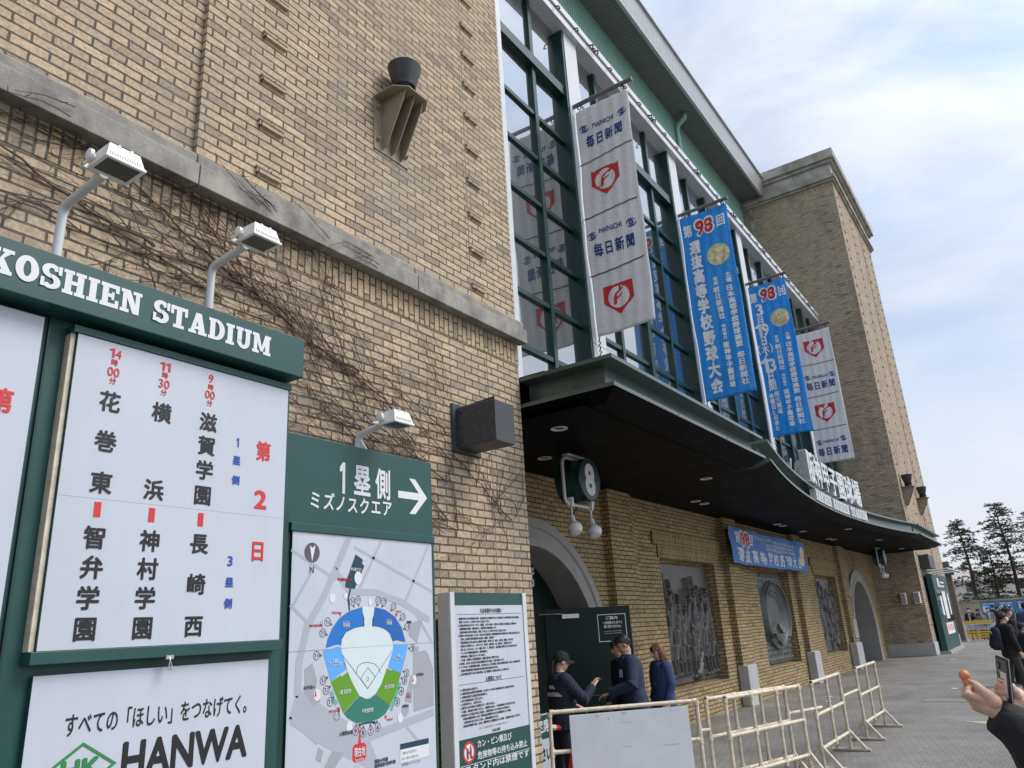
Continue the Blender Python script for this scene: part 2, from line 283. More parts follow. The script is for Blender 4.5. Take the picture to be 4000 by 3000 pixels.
def tx(mb, fn, s, a0, a1, b0, b1, bold=0, em=True, m=0, eps=.0003, d0=0.0):
    """one line of lettering s fitted into a0..a1 x b0..b1 of the surface fn(a, b, depth)"""
    V, F = glyph(s)
    if not len(V): return
    x0, x1 = V[:, 0].min(), V[:, 0].max()
    if em and len(s) == 1: x0, x1 = min(0, x0), max(1, x1)
    y0, y1 = (-.12, .88) if em else (V[:, 1].min(), V[:, 1].max())
    sx = (a1 - a0) / (x1 - x0); sy = (b1 - b0) / (y1 - y0)
    for k, (dx, dy) in enumerate(RING if bold else RING[:1]):
        A = a0 + (V[:, 0] + dx * bold - x0) * sx; B = b0 + (V[:, 1] + dy * bold - y0) * sy
        mb.add([fn(a, b, d0 + eps * (k + 1)) for a, b in zip(A, B)], F, m)
def vcol(mb, fn, s, ac, wd, bt, bb, bold=0, m=0, fill=.94, eps=.0003, d0=0):
    n = len(s); st = (bt - bb) / n
    for i, ch in enumerate(s):
        if ch == ' ': continue
        c = bt - st * (i + .5); h = min(st * fill, wd * 1.1)
        tx(mb, fn, ch, ac - wd / 2, ac + wd / 2, c - h / 2, c + h / 2, bold, True, m, eps, d0)
def plY(Y): return lambda a, b, d: (a, Y - d, b)
def txc(mb, Y, s, px, py, wd, h, bold=0, em=True, m=0, d0=.0006):
    p = at(px, py, Y=Y); tx(mb, plY(Y), s, p.x - wd / 2, p.x + wd / 2, p.z - h / 2, p.z + h / 2, bold, em, m, d0=d0)
def shape(mb, fn, pts, d=.002, m=0): mb.poly([fn(a, b, d) for a, b in pts], m)
def ellpts(ca, cb, ra, rb, n=32, a0=0, a1=2 * math.pi): return [(ca + ra * math.cos(a0 + (a1 - a0) * i / n), cb + rb * math.sin(a0 + (a1 - a0) * i / n)) for i in range(n + (0 if a1 - a0 > 6.28 else 1))]
def shapef(mb, fn, pts, d=.002, m=0, k=7, e=4):
    """a flat shape subdivided so that it follows a wavy cloth"""
    ca = sum(p[0] for p in pts) / len(pts); cb = sum(p[1] for p in pts) / len(pts); rim = []
    e = max(1, min(e, int(60 / len(pts))))
    for i in range(len(pts)):
        p, q = pts[i], pts[(i + 1) % len(pts)]; rim += [(p[0] + (q[0] - p[0]) * j / e, p[1] + (q[1] - p[1]) * j / e) for j in range(e)]
    n = len(rim); vs = [fn(ca + (a - ca) * r / k, cb + (b_ - cb) * r / k, d) for r in range(1, k + 1) for a, b_ in rim] + [fn(ca, cb, d)]
    mb.add(vs, [(r * n + i, r * n + (i + 1) % n, (r + 1) * n + (i + 1) % n, (r + 1) * n + i) for r in range(k - 1) for i in range(n)] + [(k * n, i, (i + 1) % n) for i in range(n)], m)
def ringp(mb, fn, ca, cb, ra, rb, ia, ib, d=.002, m=0, n=36, a0=0, a1=2 * math.pi):
    for i in range(n):
        t, u = a0 + (a1 - a0) * i / n, a0 + (a1 - a0) * (i + 1) / n
        mb.poly([fn(ca + x * math.cos(q), cb + y * math.sin(q), d) for x, y, q in ((ra, rb, t), (ra, rb, u), (ia, ib, u), (ia, ib, t))], m)
# ------------------------------------------------------------------ ground
def paving():
    m, N, L, P = nodemat('grey_block_paving'); P.inputs['Roughness'].default_value = .75
    geo = N.new('ShaderNodeNewGeometry'); bt = N.new('ShaderNodeTexBrick'); bt.inputs['Scale'].default_value = 1; bt.inputs['Brick Width'].default_value = .1; bt.inputs['Row Height'].default_value = .2; bt.inputs['Mortar Size'].default_value = .005; bt.inputs['Mortar Smooth'].default_value = .3
    bt.inputs['Color1'].default_value = (.205, .194, .18, 1); bt.inputs['Color2'].default_value = (.182, .173, .162, 1); bt.inputs['Mortar'].default_value = (.13, .124, .116, 1)
    sp = N.new('ShaderNodeSeparateXYZ'); cb = N.new('ShaderNodeCombineXYZ'); L.new(geo.outputs['Position'], sp.inputs[0]); L.new(sp.outputs[1], cb.inputs[0]); L.new(sp.outputs[0], cb.inputs[1]); L.new(cb.outputs[0], bt.inputs[0])
    n = N.new('ShaderNodeTexNoise'); n.inputs['Scale'].default_value = .8; n.inputs['Detail'].default_value = 9; n.inputs['Roughness'].default_value = .7; L.new(geo.outputs['Position'], n.inputs[0])
    mr = N.new('ShaderNodeMapRange'); mr.inputs['From Min'].default_value = .3; mr.inputs['From Max'].default_value = .7; mr.inputs['To Min'].default_value = .62; mr.inputs['To Max'].default_value = 1.3; L.new(n.outputs[0], mr.inputs[0])
    mu = N.new('ShaderNodeMix'); mu.data_type = 'RGBA'; mu.blend_type = 'MULTIPLY'; mu.inputs[0].default_value = 1; L.new(bt.outputs[0], mu.inputs[6]); L.new(mr.outputs[0], mu.inputs[7])
    nf = N.new('ShaderNodeTexNoise'); nf.inputs['Scale'].default_value = 60; nf.inputs['Detail'].default_value = 4; L.new(geo.outputs['Position'], nf.inputs[0])
    m3 = N.new('ShaderNodeMapRange'); m3.inputs['From Min'].default_value = .3; m3.inputs['From Max'].default_value = .7; m3.inputs['To Min'].default_value = .75; m3.inputs['To Max'].default_value = 1.25; L.new(nf.outputs[0], m3.inputs[0])
    m4 = N.new('ShaderNodeMix'); m4.data_type = 'RGBA'; m4.blend_type = 'MULTIPLY'; m4.inputs[0].default_value = 1; L.new(mu.outputs[2], m4.inputs[6]); L.new(m3.outputs[0], m4.inputs[7])
    L.new(m4.outputs[2], P.inputs['Base Color'])
    b = N.new('ShaderNodeBump'); b.inputs['Strength'].default_value = .5; b.inputs['Distance'].default_value = .006; b.invert = True; L.new(bt.outputs['Fac'], b.inputs['Height']); L.new(b.outputs[0], P.inputs['Normal'])
    return m
M['paving'] = paving()
g = MB(); g.box(-400, 600, -400, 400, -.4, 0); tag(g.build('ground', M['paving']), kind='structure')
def flat(name, pts, m, label, cat, kind=None, z=.004):
    b = MB(); b.prism([(x, y, z - .003) for x, y in pts], (0, 0, .004)); o = b.build(name, m); tag(o, label, cat, kind=kind); return o
M['grate'] = mat('drain_grate', (.30, .31, .31), .6, metal=.3, var=.2, scale=40)
M['ground_paint'] = mat('worn_ground_paint', (.42, .36, .26), .8, var=.3, scale=20)
b = MB()
for i in range(26): b.box(18.5, 19.2, 1.55 + i * .045, 1.575 + i * .045, .002, .008)
b.box(18.44, 18.5, 1.5, 2.75, .001, .010); b.box(19.2, 19.26, 1.5, 2.75, .001, .010)
tag(b.build('drain_grate', M['grate']), 'pale steel drain grate set in the paving beside the raised hand', 'drain grate')
flat('road_marking', [(15.35, 1.72), (15.42, 1.2), (15.12, 1.1), (15.0, 1.3)], M['ground_paint'], 'worn cream paint patch on the paving below the black sleeve', 'marking')
flat('road_marking', [(21.3, 1.75), (21.6, 1.3), (21.3, 1.1), (21.15, 1.4)], M['ground_paint'], 'small cream paint patch on the paving behind the raised phone', 'marking')
for (x, y, a, s), lb in zip(((19.63, 4.85, .4, .12), (18.57, 4.6, 1.1, .09), (21.36, 2.43, .2, .12), (33, 3.6, .5, .12)), ('scrap of white paper on the paving beyond the barriers, farther of two', 'scrap of white paper on the paving beyond the barriers, nearer of two', 'white paper scrap lying left of the small orange figurine', 'tiny paper scrap on paving in front of the far brick tower')):
    ca, sa = math.cos(a) * s, math.sin(a) * s
    flat('paper_scrap', [(x - ca, y - sa), (x + sa, y - ca), (x + ca, y + sa), (x - sa * .8, y + ca * .6)], M['paper'], lb, 'litter', z=.008)

# ------------------------------------------------------------------ stadium building
ST = thing('stadium_building', 'tan brick stadium with two square towers, dark green canopy, tall window wall and overhanging roof', 'stadium', (6.88, 4.5, 0))
def quoin(mb, xs, zs, face='y', pos=4.5, w_=.24, h=.06, d=.032):
    for x in xs:
        for z in zs:
            if face == 'y': mb.box(x - w_ / 2, x + w_ / 2, pos - d, pos + .01, z - h / 2, z + h / 2)
            else: mb.box(pos - d, pos + .01, x - w_ / 2, x + w_ / 2, z - h / 2, z + h / 2)
# near tower
b = MB(); b.box(-7, 6.88, 4.55, 9, 0, 25); b.box(2.70, 6.88, 4.5, 4.55, 0, 25); b.box(-7, 2.70, 4.5, 4.55, 0, 5.1)
nt_ = b.build('brick_tower', M['brick'], ST, label='near brick tower behind the notice boards, with a climbing vine')
b = MB()
for x0, x1 in ((-7, .3), (.306, 2.66), (2.668, 5.02), (5.028, 6.92)):
    b.prism([(x0, 4.5, 5.165), (x0, 4.42, 5.165), (x0, 4.415, 5.25), (x0, 4.44, 5.275), (x0, 4.5, 5.285)], (x1 - x0, 0, 0))
    b.prism([(x0, 4.5, 4.99), (x0, 4.375, 4.985), (x0, 4.37, 5.15), (x0, 4.39, 5.165), (x0, 4.5, 5.163)], (x1 - x0, 0, 0))
b.build('belt_course', M['concrete'], nt_, bevel=.006)
b = MB(); b.box(-7, 6.883, 4.493, 4.497, 4.735, 4.985); b.build('soldier_course', M['soldier'], nt_)
for i in range(12):
    for x in (6.16, 3.33): b = MB(); quoin(b, (x,), [5.46 + .45 * i]); b.build('projecting_brick', M['brick'], nt_)
b = MB(); b.box(6.26, 6.272, 4.496, 4.5, .2, 4.7); b.box(6.09 - .06, 6.10 - .06, 4.496, 4.5, 5.3, 24); b.box(2.66, 2.675, 4.496, 4.5, .5, 4.7); b.build('expansion_joint', M['concrete'], nt_)
# far tower
b = MB(); b.box(35.9, 45.6, 4.5, 13, .5, 22.0); b.box(35.9, 42.0, 4.44, 4.5, .5, 22.0); b.box(42.25, 45.6, 4.44, 4.5, .5, 22.0)
ft = b.build('brick_tower', M['tower_brick'], ST, label='far brick tower with stone cornice and stained left side')
b = MB(); b.box(35.84, 45.65, 4.40, 13, 0, .5); b.build('plinth', M['plinth'], ft, bevel=.02)
b = MB()
for a, z0, z1 in ((.10, 21.98, 22.1), (.20, 22.1, 22.3), (.06, 22.3, 22.95), (.2, 22.95, 23.1), (.34, 23.1, 23.6)): b.box(35.9 - a, 45.6 + a, 4.44 - a, 13 + a, z0, z1 - .004)
b.build('cornice', M['cornice'], ft, bevel=.02)
b = MB(); b.box(35.893, 45.6, 4.433, 4.437, 21.72, 21.98); b.box(35.893, 35.897, 4.44, 13, 21.72, 21.98); b.build('soldier_course', M['soldier'], ft)
zz = [1.2 + .48 * i for i in range(43)]; rest = MB()
for i, z in enumerate(zz):
    if z > 3.5: b = MB(); quoin(b, (4.96,), [z], 'x', 35.9); b.build('projecting_brick', M['tower_brick'], ft)
    if i > 12: b = MB(); quoin(b, (36.6,), [z], 'y', 4.44); b.build('projecting_brick', M['tower_brick'], ft)
    else: quoin(rest, (36.6,), [z], 'y', 4.44)
    if z > 5: quoin(rest, (39.5, 42.6, 44.8), [z], 'y', 4.44)
tag(rest.build('projecting_brick', M['tower_brick'], ft), kind='stuff')
b = MB(); b.box(35.894, 35.9, 5.125, 5.14, .5, 21.7); b.box(35.894, 35.9, 4.6, 7.6, 11.1, 11.115); b.box(35.86, 35.9, 8.4, 8.62, 19.6, 21.9); b.build('expansion_joint', M['cornice'], ft)
# recessed wall under the canopy, arched gates and niches
YR = 6.15; ARCH = ((9.3, 1.2, 2.22, 1.80), (32.0, 1.15, 2.22, 1.80)); NX0, NX1, NZ0, NZ1 = 13.98, 16.92, .62, 3.04
NS = 5.86
def wallstrip(mb, x0, x1, z0, z1, y=YR): mb.box(x0, x1, y, y + .5, z0, z1)
b = MB(); top = 4.56
cuts = []
for (cx, cz, ro, ri) in ARCH:
    n = 20
    for i in range(n):
        xa = cx - ri - .1 + (2 * ri + .2) * i / n; xb = cx - ri - .1 + (2 * ri + .2) * (i + 1) / n
        rr = ri + .1; za = cz + math.sqrt(max(0, rr * rr - (xa - cx) ** 2)); zb = cz + math.sqrt(max(0, rr * rr - (xb - cx) ** 2))
        b.prism([(xa, YR, za), (xb, YR, zb), (xb, YR, top), (xa, YR, top)], (0, .2, 0))
    cuts.append((cx - ri - .1, cx + ri + .1, 'a'))
for i in range(3): cuts.append((NX0 + NS * i, NX1 + NS * i, 'n'))
cuts.sort(); x = 6.88
for c0, c1, k in cuts:
    wallstrip(b, x, c0, 0, top); x = c1
    if k == 'n': wallstrip(b, c0, c1, 0, NZ0); wallstrip(b, c0, c1, NZ1, top); b.box(c0, c1, 6.40, 6.6, NZ0, NZ1)
wallstrip(b, x, 35.9, 0, top)
rw = b.build('recessed_wall', M['yellow_brick'], ST)
for i in range(3):
    x0, x1 = NX0 + NS * i, NX1 + NS * i; b = MB()
    b.box(x0 - .1, x1 + .22, YR - .03, YR - .001, NZ1 + .002, NZ1 + .25); b.box(x0 - .3, x1 + .42, YR - .055, YR - .001, NZ1 + .252, NZ1 + .50)
    b.build('soldier_course', M['niche_soldier'], rw)
b = MB()
for x in (11.74, 17.5, 23.3, 29.1):
    b = MB(); b.box(x, x + .86, 6.0, YR - .001, 0, 4.2); b.box(x + .86, x + 1.1, 6.08, YR - .001, 0, 4.2); b.build('pilaster', M['yellow_brick'], rw)
for x, w2 in ((17.5, .60), (23.3, .60), (28.9, .9)):
    b = MB(); b.box(x - .03, x + w2, 5.90, 6.13, 0, .84); b.build('pilaster_base', M['plinth'], rw, bevel=.015)
b = MB(); b.box(29.3, 29.9, 5.97, 5.998, .98, 1.62); b.build('wall_plate', M['grey_render'], rw)
for (cx, cz, ro, ri), lb in zip(ARCH, ('near gate arch of grey render', 'far gate arch of grey render')):
    b = MB(); n = 28
    prof = [(ro, YR), (ro, YR - .09), (ro - .13, YR - .09), (ro - .15, YR - .06), (ri + .14, YR - .06), (ri + .12, YR - .10), (ri, YR - .10), (ri, 7.1)]
    path = [(cx + math.cos(math.pi * i / n), cz, math.sin(math.pi * i / n), math.cos(math.pi * i / n)) for i in range(n + 1)]
    rows = [[(cx + r, y, 0.0) for r, y in prof]] + [[(cx + r * math.cos(math.pi * i / n), y, cz + r * math.sin(math.pi * i / n)) for r, y in prof] for i in range(n + 1)] + [[(cx - r, y, 0.0) for r, y in prof]]
    vs = [q for r in rows for q in r]; k = len(prof)
    b.add(vs, [(i * k + j, (i + 1) * k + j, (i + 1) * k + j + 1, i * k + j + 1) for i in range(len(rows) - 1) for j in range(k - 1)])
    b.build('arch_surround', M['grey_render'], rw, smooth='auto', label=lb)
# gate doors
b = MB(); b.box(9.86, 11.1, 6.62, 6.7, 0, 2.12); b.box(7.5, 11.1, 6.60, 6.72, 2.12, 3.02); b.box(7.5, 11.1, 6.56, 6.6, 2.06, 2.16); b.box(9.80, 9.88, 6.55, 6.62, 0, 2.1); b.box(8.5, 8.58, 6.55, 6.62, 0, 2.1); b.box(7.5, 8.5, 6.62, 6.7, 0, 2.12)
b.box(9.35, 9.9, 6.575, 6.6, 2.4, 2.85)
gt_ = b.build('gate_frame', M['door_green'], ST)
b = MB(); b.box(8.45, 9.95, 9.0, 9.1, 0, 2.3); b.box(8.4, 8.5, 6.72, 9, 0, 2.3); b.box(9.9, 10.0, 6.72, 9, 0, 2.3); b.box(8.4, 10, 6.72, 9.1, 2.3, 2.4); b.build('passage_wall', M['interior'], ST)
b = MB(); sf = plY(6.598)
p1 = at(2079, 2310, Y=6.56); tx(b, plY(6.575), '席', p1.x - .2, p1.x + .12, 2.45, 2.80, .03); b.build('lettering', M['print_white'], gt_)
b = MB(); b.box(30.2, 33.8, 7.0, 7.08, 0, 2.95); b.box(31.97, 32.03, 6.97, 7.0, 0, 2.9); b.box(30.3, 33.7, 6.97, 7.0, 2.05, 2.15)
gd2 = b.build('door', M['door_green'], ST, label='closed dark green double door inside the far arch')
b = MB(); b.tube([(31.85, 6.95, .9), (31.85, 6.92, .95), (31.85, 6.92, 1.25), (31.85, 6.95, 1.3)], .015); b.build('handle', M['steel'], gd2)
# open leaf
h0 = Vector((9.88, 6.28, 0)); h1 = Vector((10.80, 5.34, 0)); du = (h1 - h0).normalized(); dnrm = Vector((du.y, -du.x, 0)); LW = (h1 - h0).length
if dnrm.dot(Vector((0, 0, CAMZ)) - h0) < 0: dnrm = -dnrm
def leaf(a, z, d): return tuple(h0 + du * a + Vector((0, 0, z)) + dnrm * d)
b = MB(); b.obox(h0 + du * LW / 2 + Vector((0, 0, 1.065)), du, dnrm, Vector((0, 0, 1)), LW / 2, .022, 1.045)
dl = b.build('door', M['door_green'], ST, bevel=.004, label='open dark green steel door leaf with a small notice plate')
b = MB(); b.obox(h0 + du * .38 + Vector((0, 0, 2.0)) + dnrm * .05, du, dnrm, Vector((0, 0, 1)), .13, .025, .03); b.tube([leaf(.3, 2.03, .06), leaf(.12, 2.04, .13), leaf(-.12, 2.04, .16)], .008); b.build('door_closer', M['steel'], dl)
b = MB()
for a0, a1, z0, z1 in ((.80, 1.24, 1.99, 2.0), (.80, 1.24, 1.61, 1.62), (.80, .81, 1.62, 1.99), (1.23, 1.24, 1.62, 1.99)): b.poly([leaf(a, z, .0245) for a, z in ((a0, z0), (a1, z0), (a1, z1), (a0, z1))])
tx(b, leaf, 'ご案内', .93, 1.11, 1.92, 1.97, .03, d0=.024); tx(b, leaf, '一旦退場されますと', .87, 1.18, 1.855, 1.90, .03, d0=.024); tx(b, leaf, '再入場できません', .89, 1.16, 1.80, 1.845, .03, d0=.024)
for i, s in enumerate(('You may not re-enter the stadium', 'once you have left.')): tx(b, leaf, s, .89, 1.16, 1.745 - i * .03, 1.765 - i * .03, 0, False, d0=.024)
b.build('notice_plate', M['paper'], dl)

# canopy
def sweep(mb, path, prof, m=0, caps=True):
    P = [Vector((x, y)) for x, y in path]; n = len(P); k = len(prof); vs = []
    for i in range(n):
        a = (P[i] - P[i - 1]).normalized() if i else (P[1] - P[0]).normalized(); c = (P[i + 1] - P[i]).normalized() if i < n - 1 else a
        if i == 0: a = c
        na = Vector((-a.y, a.x)); nc = Vector((-c.y, c.x)); q = na + nc; q = q / max(.3, q.dot(na))
        for o, z in prof: vs.append((P[i].x + q.x * o, P[i].y + q.y * o, z))
    for j in range(k - 1): mb.add([vs[i * k + j + o] for i in range(n) for o in (0, 1)], [(i * 2, i * 2 + 2, i * 2 + 3, i * 2 + 1) for i in range(n - 1)], 1 if j >= 6 else 0)
    if caps: mb.add([vs[j] for j in range(k)], [tuple(range(k))], m); mb.add([vs[(n - 1) * k + j] for j in range(k)], [tuple(range(k))[::-1]], m)
PRO = [(.9, 4.60), (0, 4.585), (0, 4.54), (.20, 4.535), (.20, 4.285), (0, 4.27), (0, 4.225), (.04, 4.215), (.26, 4.13), (.9, 4.126)]
def arcY(x): return 4.03 - .76 * ((x - 20.9) / 8.7) ** 2
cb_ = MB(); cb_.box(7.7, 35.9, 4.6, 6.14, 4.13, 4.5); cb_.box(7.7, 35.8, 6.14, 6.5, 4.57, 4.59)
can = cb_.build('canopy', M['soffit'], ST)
b = MB(); b.add([(7.0, 3.4, 4.122), (35.88, 3.4, 4.122), (35.88, 6.149, 4.122), (7.0, 6.149, 4.122)], [(0, 1, 2, 3)])
# soffit follows the scooped front edge
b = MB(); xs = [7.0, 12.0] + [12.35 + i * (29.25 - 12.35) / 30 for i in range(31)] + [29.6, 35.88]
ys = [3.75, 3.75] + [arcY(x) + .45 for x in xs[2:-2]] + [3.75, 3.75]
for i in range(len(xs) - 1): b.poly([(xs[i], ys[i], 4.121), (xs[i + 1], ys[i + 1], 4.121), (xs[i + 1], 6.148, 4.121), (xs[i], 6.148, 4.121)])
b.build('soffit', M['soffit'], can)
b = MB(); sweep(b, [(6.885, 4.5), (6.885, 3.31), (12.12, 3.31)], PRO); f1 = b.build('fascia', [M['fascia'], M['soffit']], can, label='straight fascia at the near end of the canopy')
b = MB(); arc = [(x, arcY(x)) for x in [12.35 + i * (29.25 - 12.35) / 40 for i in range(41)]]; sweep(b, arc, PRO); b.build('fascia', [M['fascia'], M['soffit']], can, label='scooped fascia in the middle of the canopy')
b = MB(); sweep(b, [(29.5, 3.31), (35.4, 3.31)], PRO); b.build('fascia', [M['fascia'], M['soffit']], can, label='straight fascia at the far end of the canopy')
for x in (8.6, 10.35):
    b = MB(); b.box(x - .003, x + .003, 3.515, 3.5205, 4.287, 4.53); b.box(x - .003, x + .003, 3.3065, 3.31, 4.236, 4.264); b.build('panel_joint', M['soffit'], f1); b = MB()
for y in (3.9,): b.box(7.085, 7.0945, y - .003, y + .003, 4.287, 4.53)
b.build('panel_joint', M['soffit'], f1)
for px, py in ((2184, 1672), (2128, 1788), (2758, 1868), (2717, 1957), (2751, 1966), (3036, 2047), (3057, 2053), (3136, 2075), (3313, 2066), (3238, 2104), (3256, 2107), (3434, 2108), (3521, 2142)):
    p = at(px, py, Z=4.12); b = MB(); b.lathe((p.x, p.y, 4.12), [(.085, 0), (.105, -.004), (.105, -.014), (.08, -.014), (.075, .0), (.0, .0)], 20, cap=False); b.lathe((p.x, p.y, 4.12), [(.0, -.006), (.05, -.008), (.06, -.003)], 14, m=1, cap=False)
    b.build('downlight', [M['white_paint'], M['lens']], can, smooth='auto')
b = MB(); b.box(6.95, 35.8, 4.2, 6.4, 4.6, 4.62); b.build('canopy_roof', M['soffit'], can)

# window wall
XB, BS = 12.58, 5.90; cols = [XB + BS * i for i in range(-1, 4)]; bays = [(6.68 + BS * i, 6.68 + BS * (i + 1)) for i in range(5)]
ROWS = [5.45, 6.51, 7.58, 8.66, 9.75, 10.84, 11.93]
b = MB()
for x0, x1 in bays:
    for j in range(1, 4):
        x = x0 + .25 + (BS - .05) * j / 4; hw = .09 if j == 2 else .06
        b.box(x - hw, x + hw, 6.50 if j == 2 else 6.54, 6.625, 4.6, 14.93)
    for z in ROWS: b.box(x0 + .4, x1, 6.56, 6.624, z - .045, z + .045)
    b.box(x0 + .4, x1, 6.47, 6.622, 13.12, 13.36); b.box(x0 + .4, x1, 6.52, 6.622, 4.55, 4.75)
ww = b.build('window_wall', M['frame_green'], ST)
rnd = random.Random(3)
for x0, x1 in bays:
    for j in range(4):
        xa = x0 + .25 + (BS - .05) * j / 4 + .05; xb = x0 + .25 + (BS - .05) * (j + 1) / 4 - .05
        for z0, z1 in ((4.7, 13.15), (13.3, 14.95)):
            t1, t2 = rnd.uniform(-.012, .012), rnd.uniform(-.012, .012)
            b = MB(); b.poly([(xa, 6.62 + t1, z0), (xb, 6.62 - t1, z0), (xb, 6.62 - t1 + t2, z1), (xa, 6.62 + t1 + t2, z1)]); b.build('pane', M['glass'], ww)
for x in cols:
    b = MB(); b.box(x - .08, x + .56, 6.42, 6.72, 4.55, 14.92); b.add([], []); 
    b.box(x + .0, x + .565, 6.405, 6.419, 4.55, 14.92, 1)
    for z in (7.2, 9.9, 12.6): b.box(x - .001, x + .566, 6.4035, 6.4045, z - .006, z + .006, 0)
    b.build('column', [M['frame_green'], M['white_metal']], ww)
b = MB(); b.box(9.5, at(1956, 139, Y=6.41).x, 6.405, 6.62, 4.55, 14.92); b.build('jamb', M['white_metal'], ww)
b = MB(); b.box(6.9, 35.88, 6.28, 6.9, 14.93, 15.12); b.box(6.9, 35.88, 6.36, 6.9, 15.124, 15.17); b.box(6.9, 35.88, 6.24, 6.9, 15.174, 15.36); b.build('lintel', M['white_metal'], ww, bevel=.008)
for i in range(28):
    b = MB(); x = 12.0 + i * .83; b.tube([(x, 6.24, 15.1), (x, 6.15, 15.06), (x, 6.13, 14.99), (x, 6.19, 14.97)], .016, 6)
    if i % 4 == 2:
        for k in (-.12, .12): b.tube([(x + k, 6.24, 15.12), (x + k, 6.13, 15.08), (x + k, 6.14, 14.98)], .02, 6)
    b.build('hook', M['dark_metal'], ww)
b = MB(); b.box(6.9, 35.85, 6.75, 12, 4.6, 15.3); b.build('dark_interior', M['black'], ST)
# green corrugated wall, eave and roof
b = MB(); x = 6.9; k = 0; pts = []
while x < 35.9:
    pts += [(x, 8.9), (x + .055, 8.9), (x + .075, 8.94), (x + .125, 8.94)]; x += .145
vs = [(px, py, 15.2) for px, py in pts] + [(px, py, 22.5) for px, py in pts]; n = len(pts); b.add(vs, [(i, i + 1, n + i + 1, n + i) for i in range(n - 1)]); b.build('green_cladding', M['cladding'], ST)
b = MB(); x = 4.0; pts = []
while x < 35.9: pts += [(x, 22.5), (x + .12, 22.5), (x + .14, 22.52), (x + .16, 22.52), (x + .18, 22.5)]; x += .18
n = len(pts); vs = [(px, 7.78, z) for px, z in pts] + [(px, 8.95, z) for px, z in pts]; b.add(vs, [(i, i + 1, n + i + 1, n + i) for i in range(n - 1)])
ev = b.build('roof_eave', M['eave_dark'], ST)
b = MB(); x = 4.0
while x < 35.9: b.prism([(x, 7.75, 22.47), (x, 7.58, 23.25), (x, 7.66, 23.25), (x, 7.83, 22.47)], (.30, 0, 0)); x += .307
b.box(4, 35.9, 7.75, 7.87, 22.40, 22.468); b.box(4, 35.9, 7.50, 7.62, 23.252, 23.36); b.build('eave_fascia', M['eave_grey'], ev)
b = MB(); b.poly([(4, 7.6, 23.3), (35.9, 7.6, 23.3), (35.9, 16, 24.2), (4, 16, 24.2)]); b.build('roof', M['eave_grey'], ev)
b = MB(); b.tube([(27.0, 8.35, 22.5), (27.0, 8.4, 22.25), (27.1, 8.75, 22.1), (27.1, 8.83, 21.9), (27.1, 8.83, 15.4)], .1, 12); b.build('downpipe', M['cladding'], ST, smooth=True)
# standing letters
def slabpts():
    def S(x0, x1, y0, y1): return [(x0, y0), (x1, y0), (x1, y1), (x0, y1)]
    G = {}
    G['I'] = (.55, [S(.2, .8, 0, 1), S(0, 1, 0, .15), S(0, 1, .85, 1)])
    G['H'] = (1.05, [S(.09, .38, 0, 1), S(.62, .91, 0, 1), S(0, .47, 0, .15), S(.53, 1, 0, .15), S(0, .47, .85, 1), S(.53, 1, .85, 1), S(.3, .7, .42, .58)])
    G['E'] = (.92, [S(.1, .42, 0, 1), S(0, 1, 0, .17), S(0, 1, .83, 1), S(.8, 1, 0, .34), S(.8, 1, .66, 1), S(.4, .64, .42, .58), S(.6, .74, .33, .67)])
    G['N'] = (1.1, [S(.09, .3, 0, 1), S(.7, .9, 0, 1), S(0, .42, 0, .15), S(.56, 1, .85, 1), S(0, .3, .85, 1), [(.12, 1), (.42, 1), (.9, 0), (.6, 0)]])
    G['T'] = (.98, [S(.34, .66, 0, 1), S(.18, .82, 0, .15), S(0, 1, .83, 1), S(0, .17, .6, 1), S(.83, 1, .6, 1)])
    G['A'] = (1.12, [[(.08, 0), (.30, 0), (.56, 1), (.36, 1)], [(.58, 0), (.94, 0), (.66, 1), (.38, 1)], S(.22, .75, .22, .36), S(0, .42, 0, .14), S(.52, 1, 0, .14)])
    G['M'] = (1.3, [S(.08, .27, 0, 1), S(.70, .93, 0, 1), S(0, .36, 0, .15), S(.6, 1, 0, .15), S(0, .3, .85, 1), S(.7, 1, .85, 1), [(.1, 1), (.33, 1), (.58, .12), (.44, .12)], [(.9, 1), (.68, 1), (.44, .12), (.56, .12)]])
    G['K'] = (1.08, [S(.09, .38, 0, 1), S(0, .47, 0, .15), S(0, .47, .85, 1), [(.36, .36), (.5, .5), (.92, .9), (.66, .9)], [(.42, .5), (.6, .66), (.97, .1), (.62, .1)], S(.54, 1, .85, 1), S(.54, 1, 0, .15)])
    def arcq(cx, cy, rx, ry, ix, iy, a0, a1, n=20):
        q = []
        for i in range(n):
            t, u = a0 + (a1 - a0) * i / n, a0 + (a1 - a0) * (i + 1) / n
            q.append([(cx + x * math.cos(z), cy + y * math.sin(z)) for x, y, z in ((rx, ry, t), (rx, ry, u), (ix, iy, u), (ix, iy, t))])
        return q
    pi = math.pi
    G['O'] = (1.0, arcq(.5, .5, .5, .53, .16, .32, 0, 2 * pi, 32))
    G['U'] = (1.05, arcq(.5, .36, .41, .38, .12, .2, pi, 2 * pi) + [S(.09, .38, .35, 1), S(.62, .91, .35, 1), S(0, .47, .85, 1), S(.53, 1, .85, 1)])
    G['D'] = (1.02, [S(.09, .40, 0, 1), S(0, .5, 0, .15), S(0, .5, .85, 1)] + arcq(.45, .5, .55, .5, .22, .34, -pi / 2, pi / 2))
    G['S'] = (.9, arcq(.5, .72, .48, .30, .14, .13, .15, 1.5 * pi) + arcq(.5, .28, .48, .30, .14, .13, -.85 * pi, .5 * pi) + [S(.82, 1, .62, .98), S(0, .18, .02, .38)])
    return G
SLAB = slabpts()
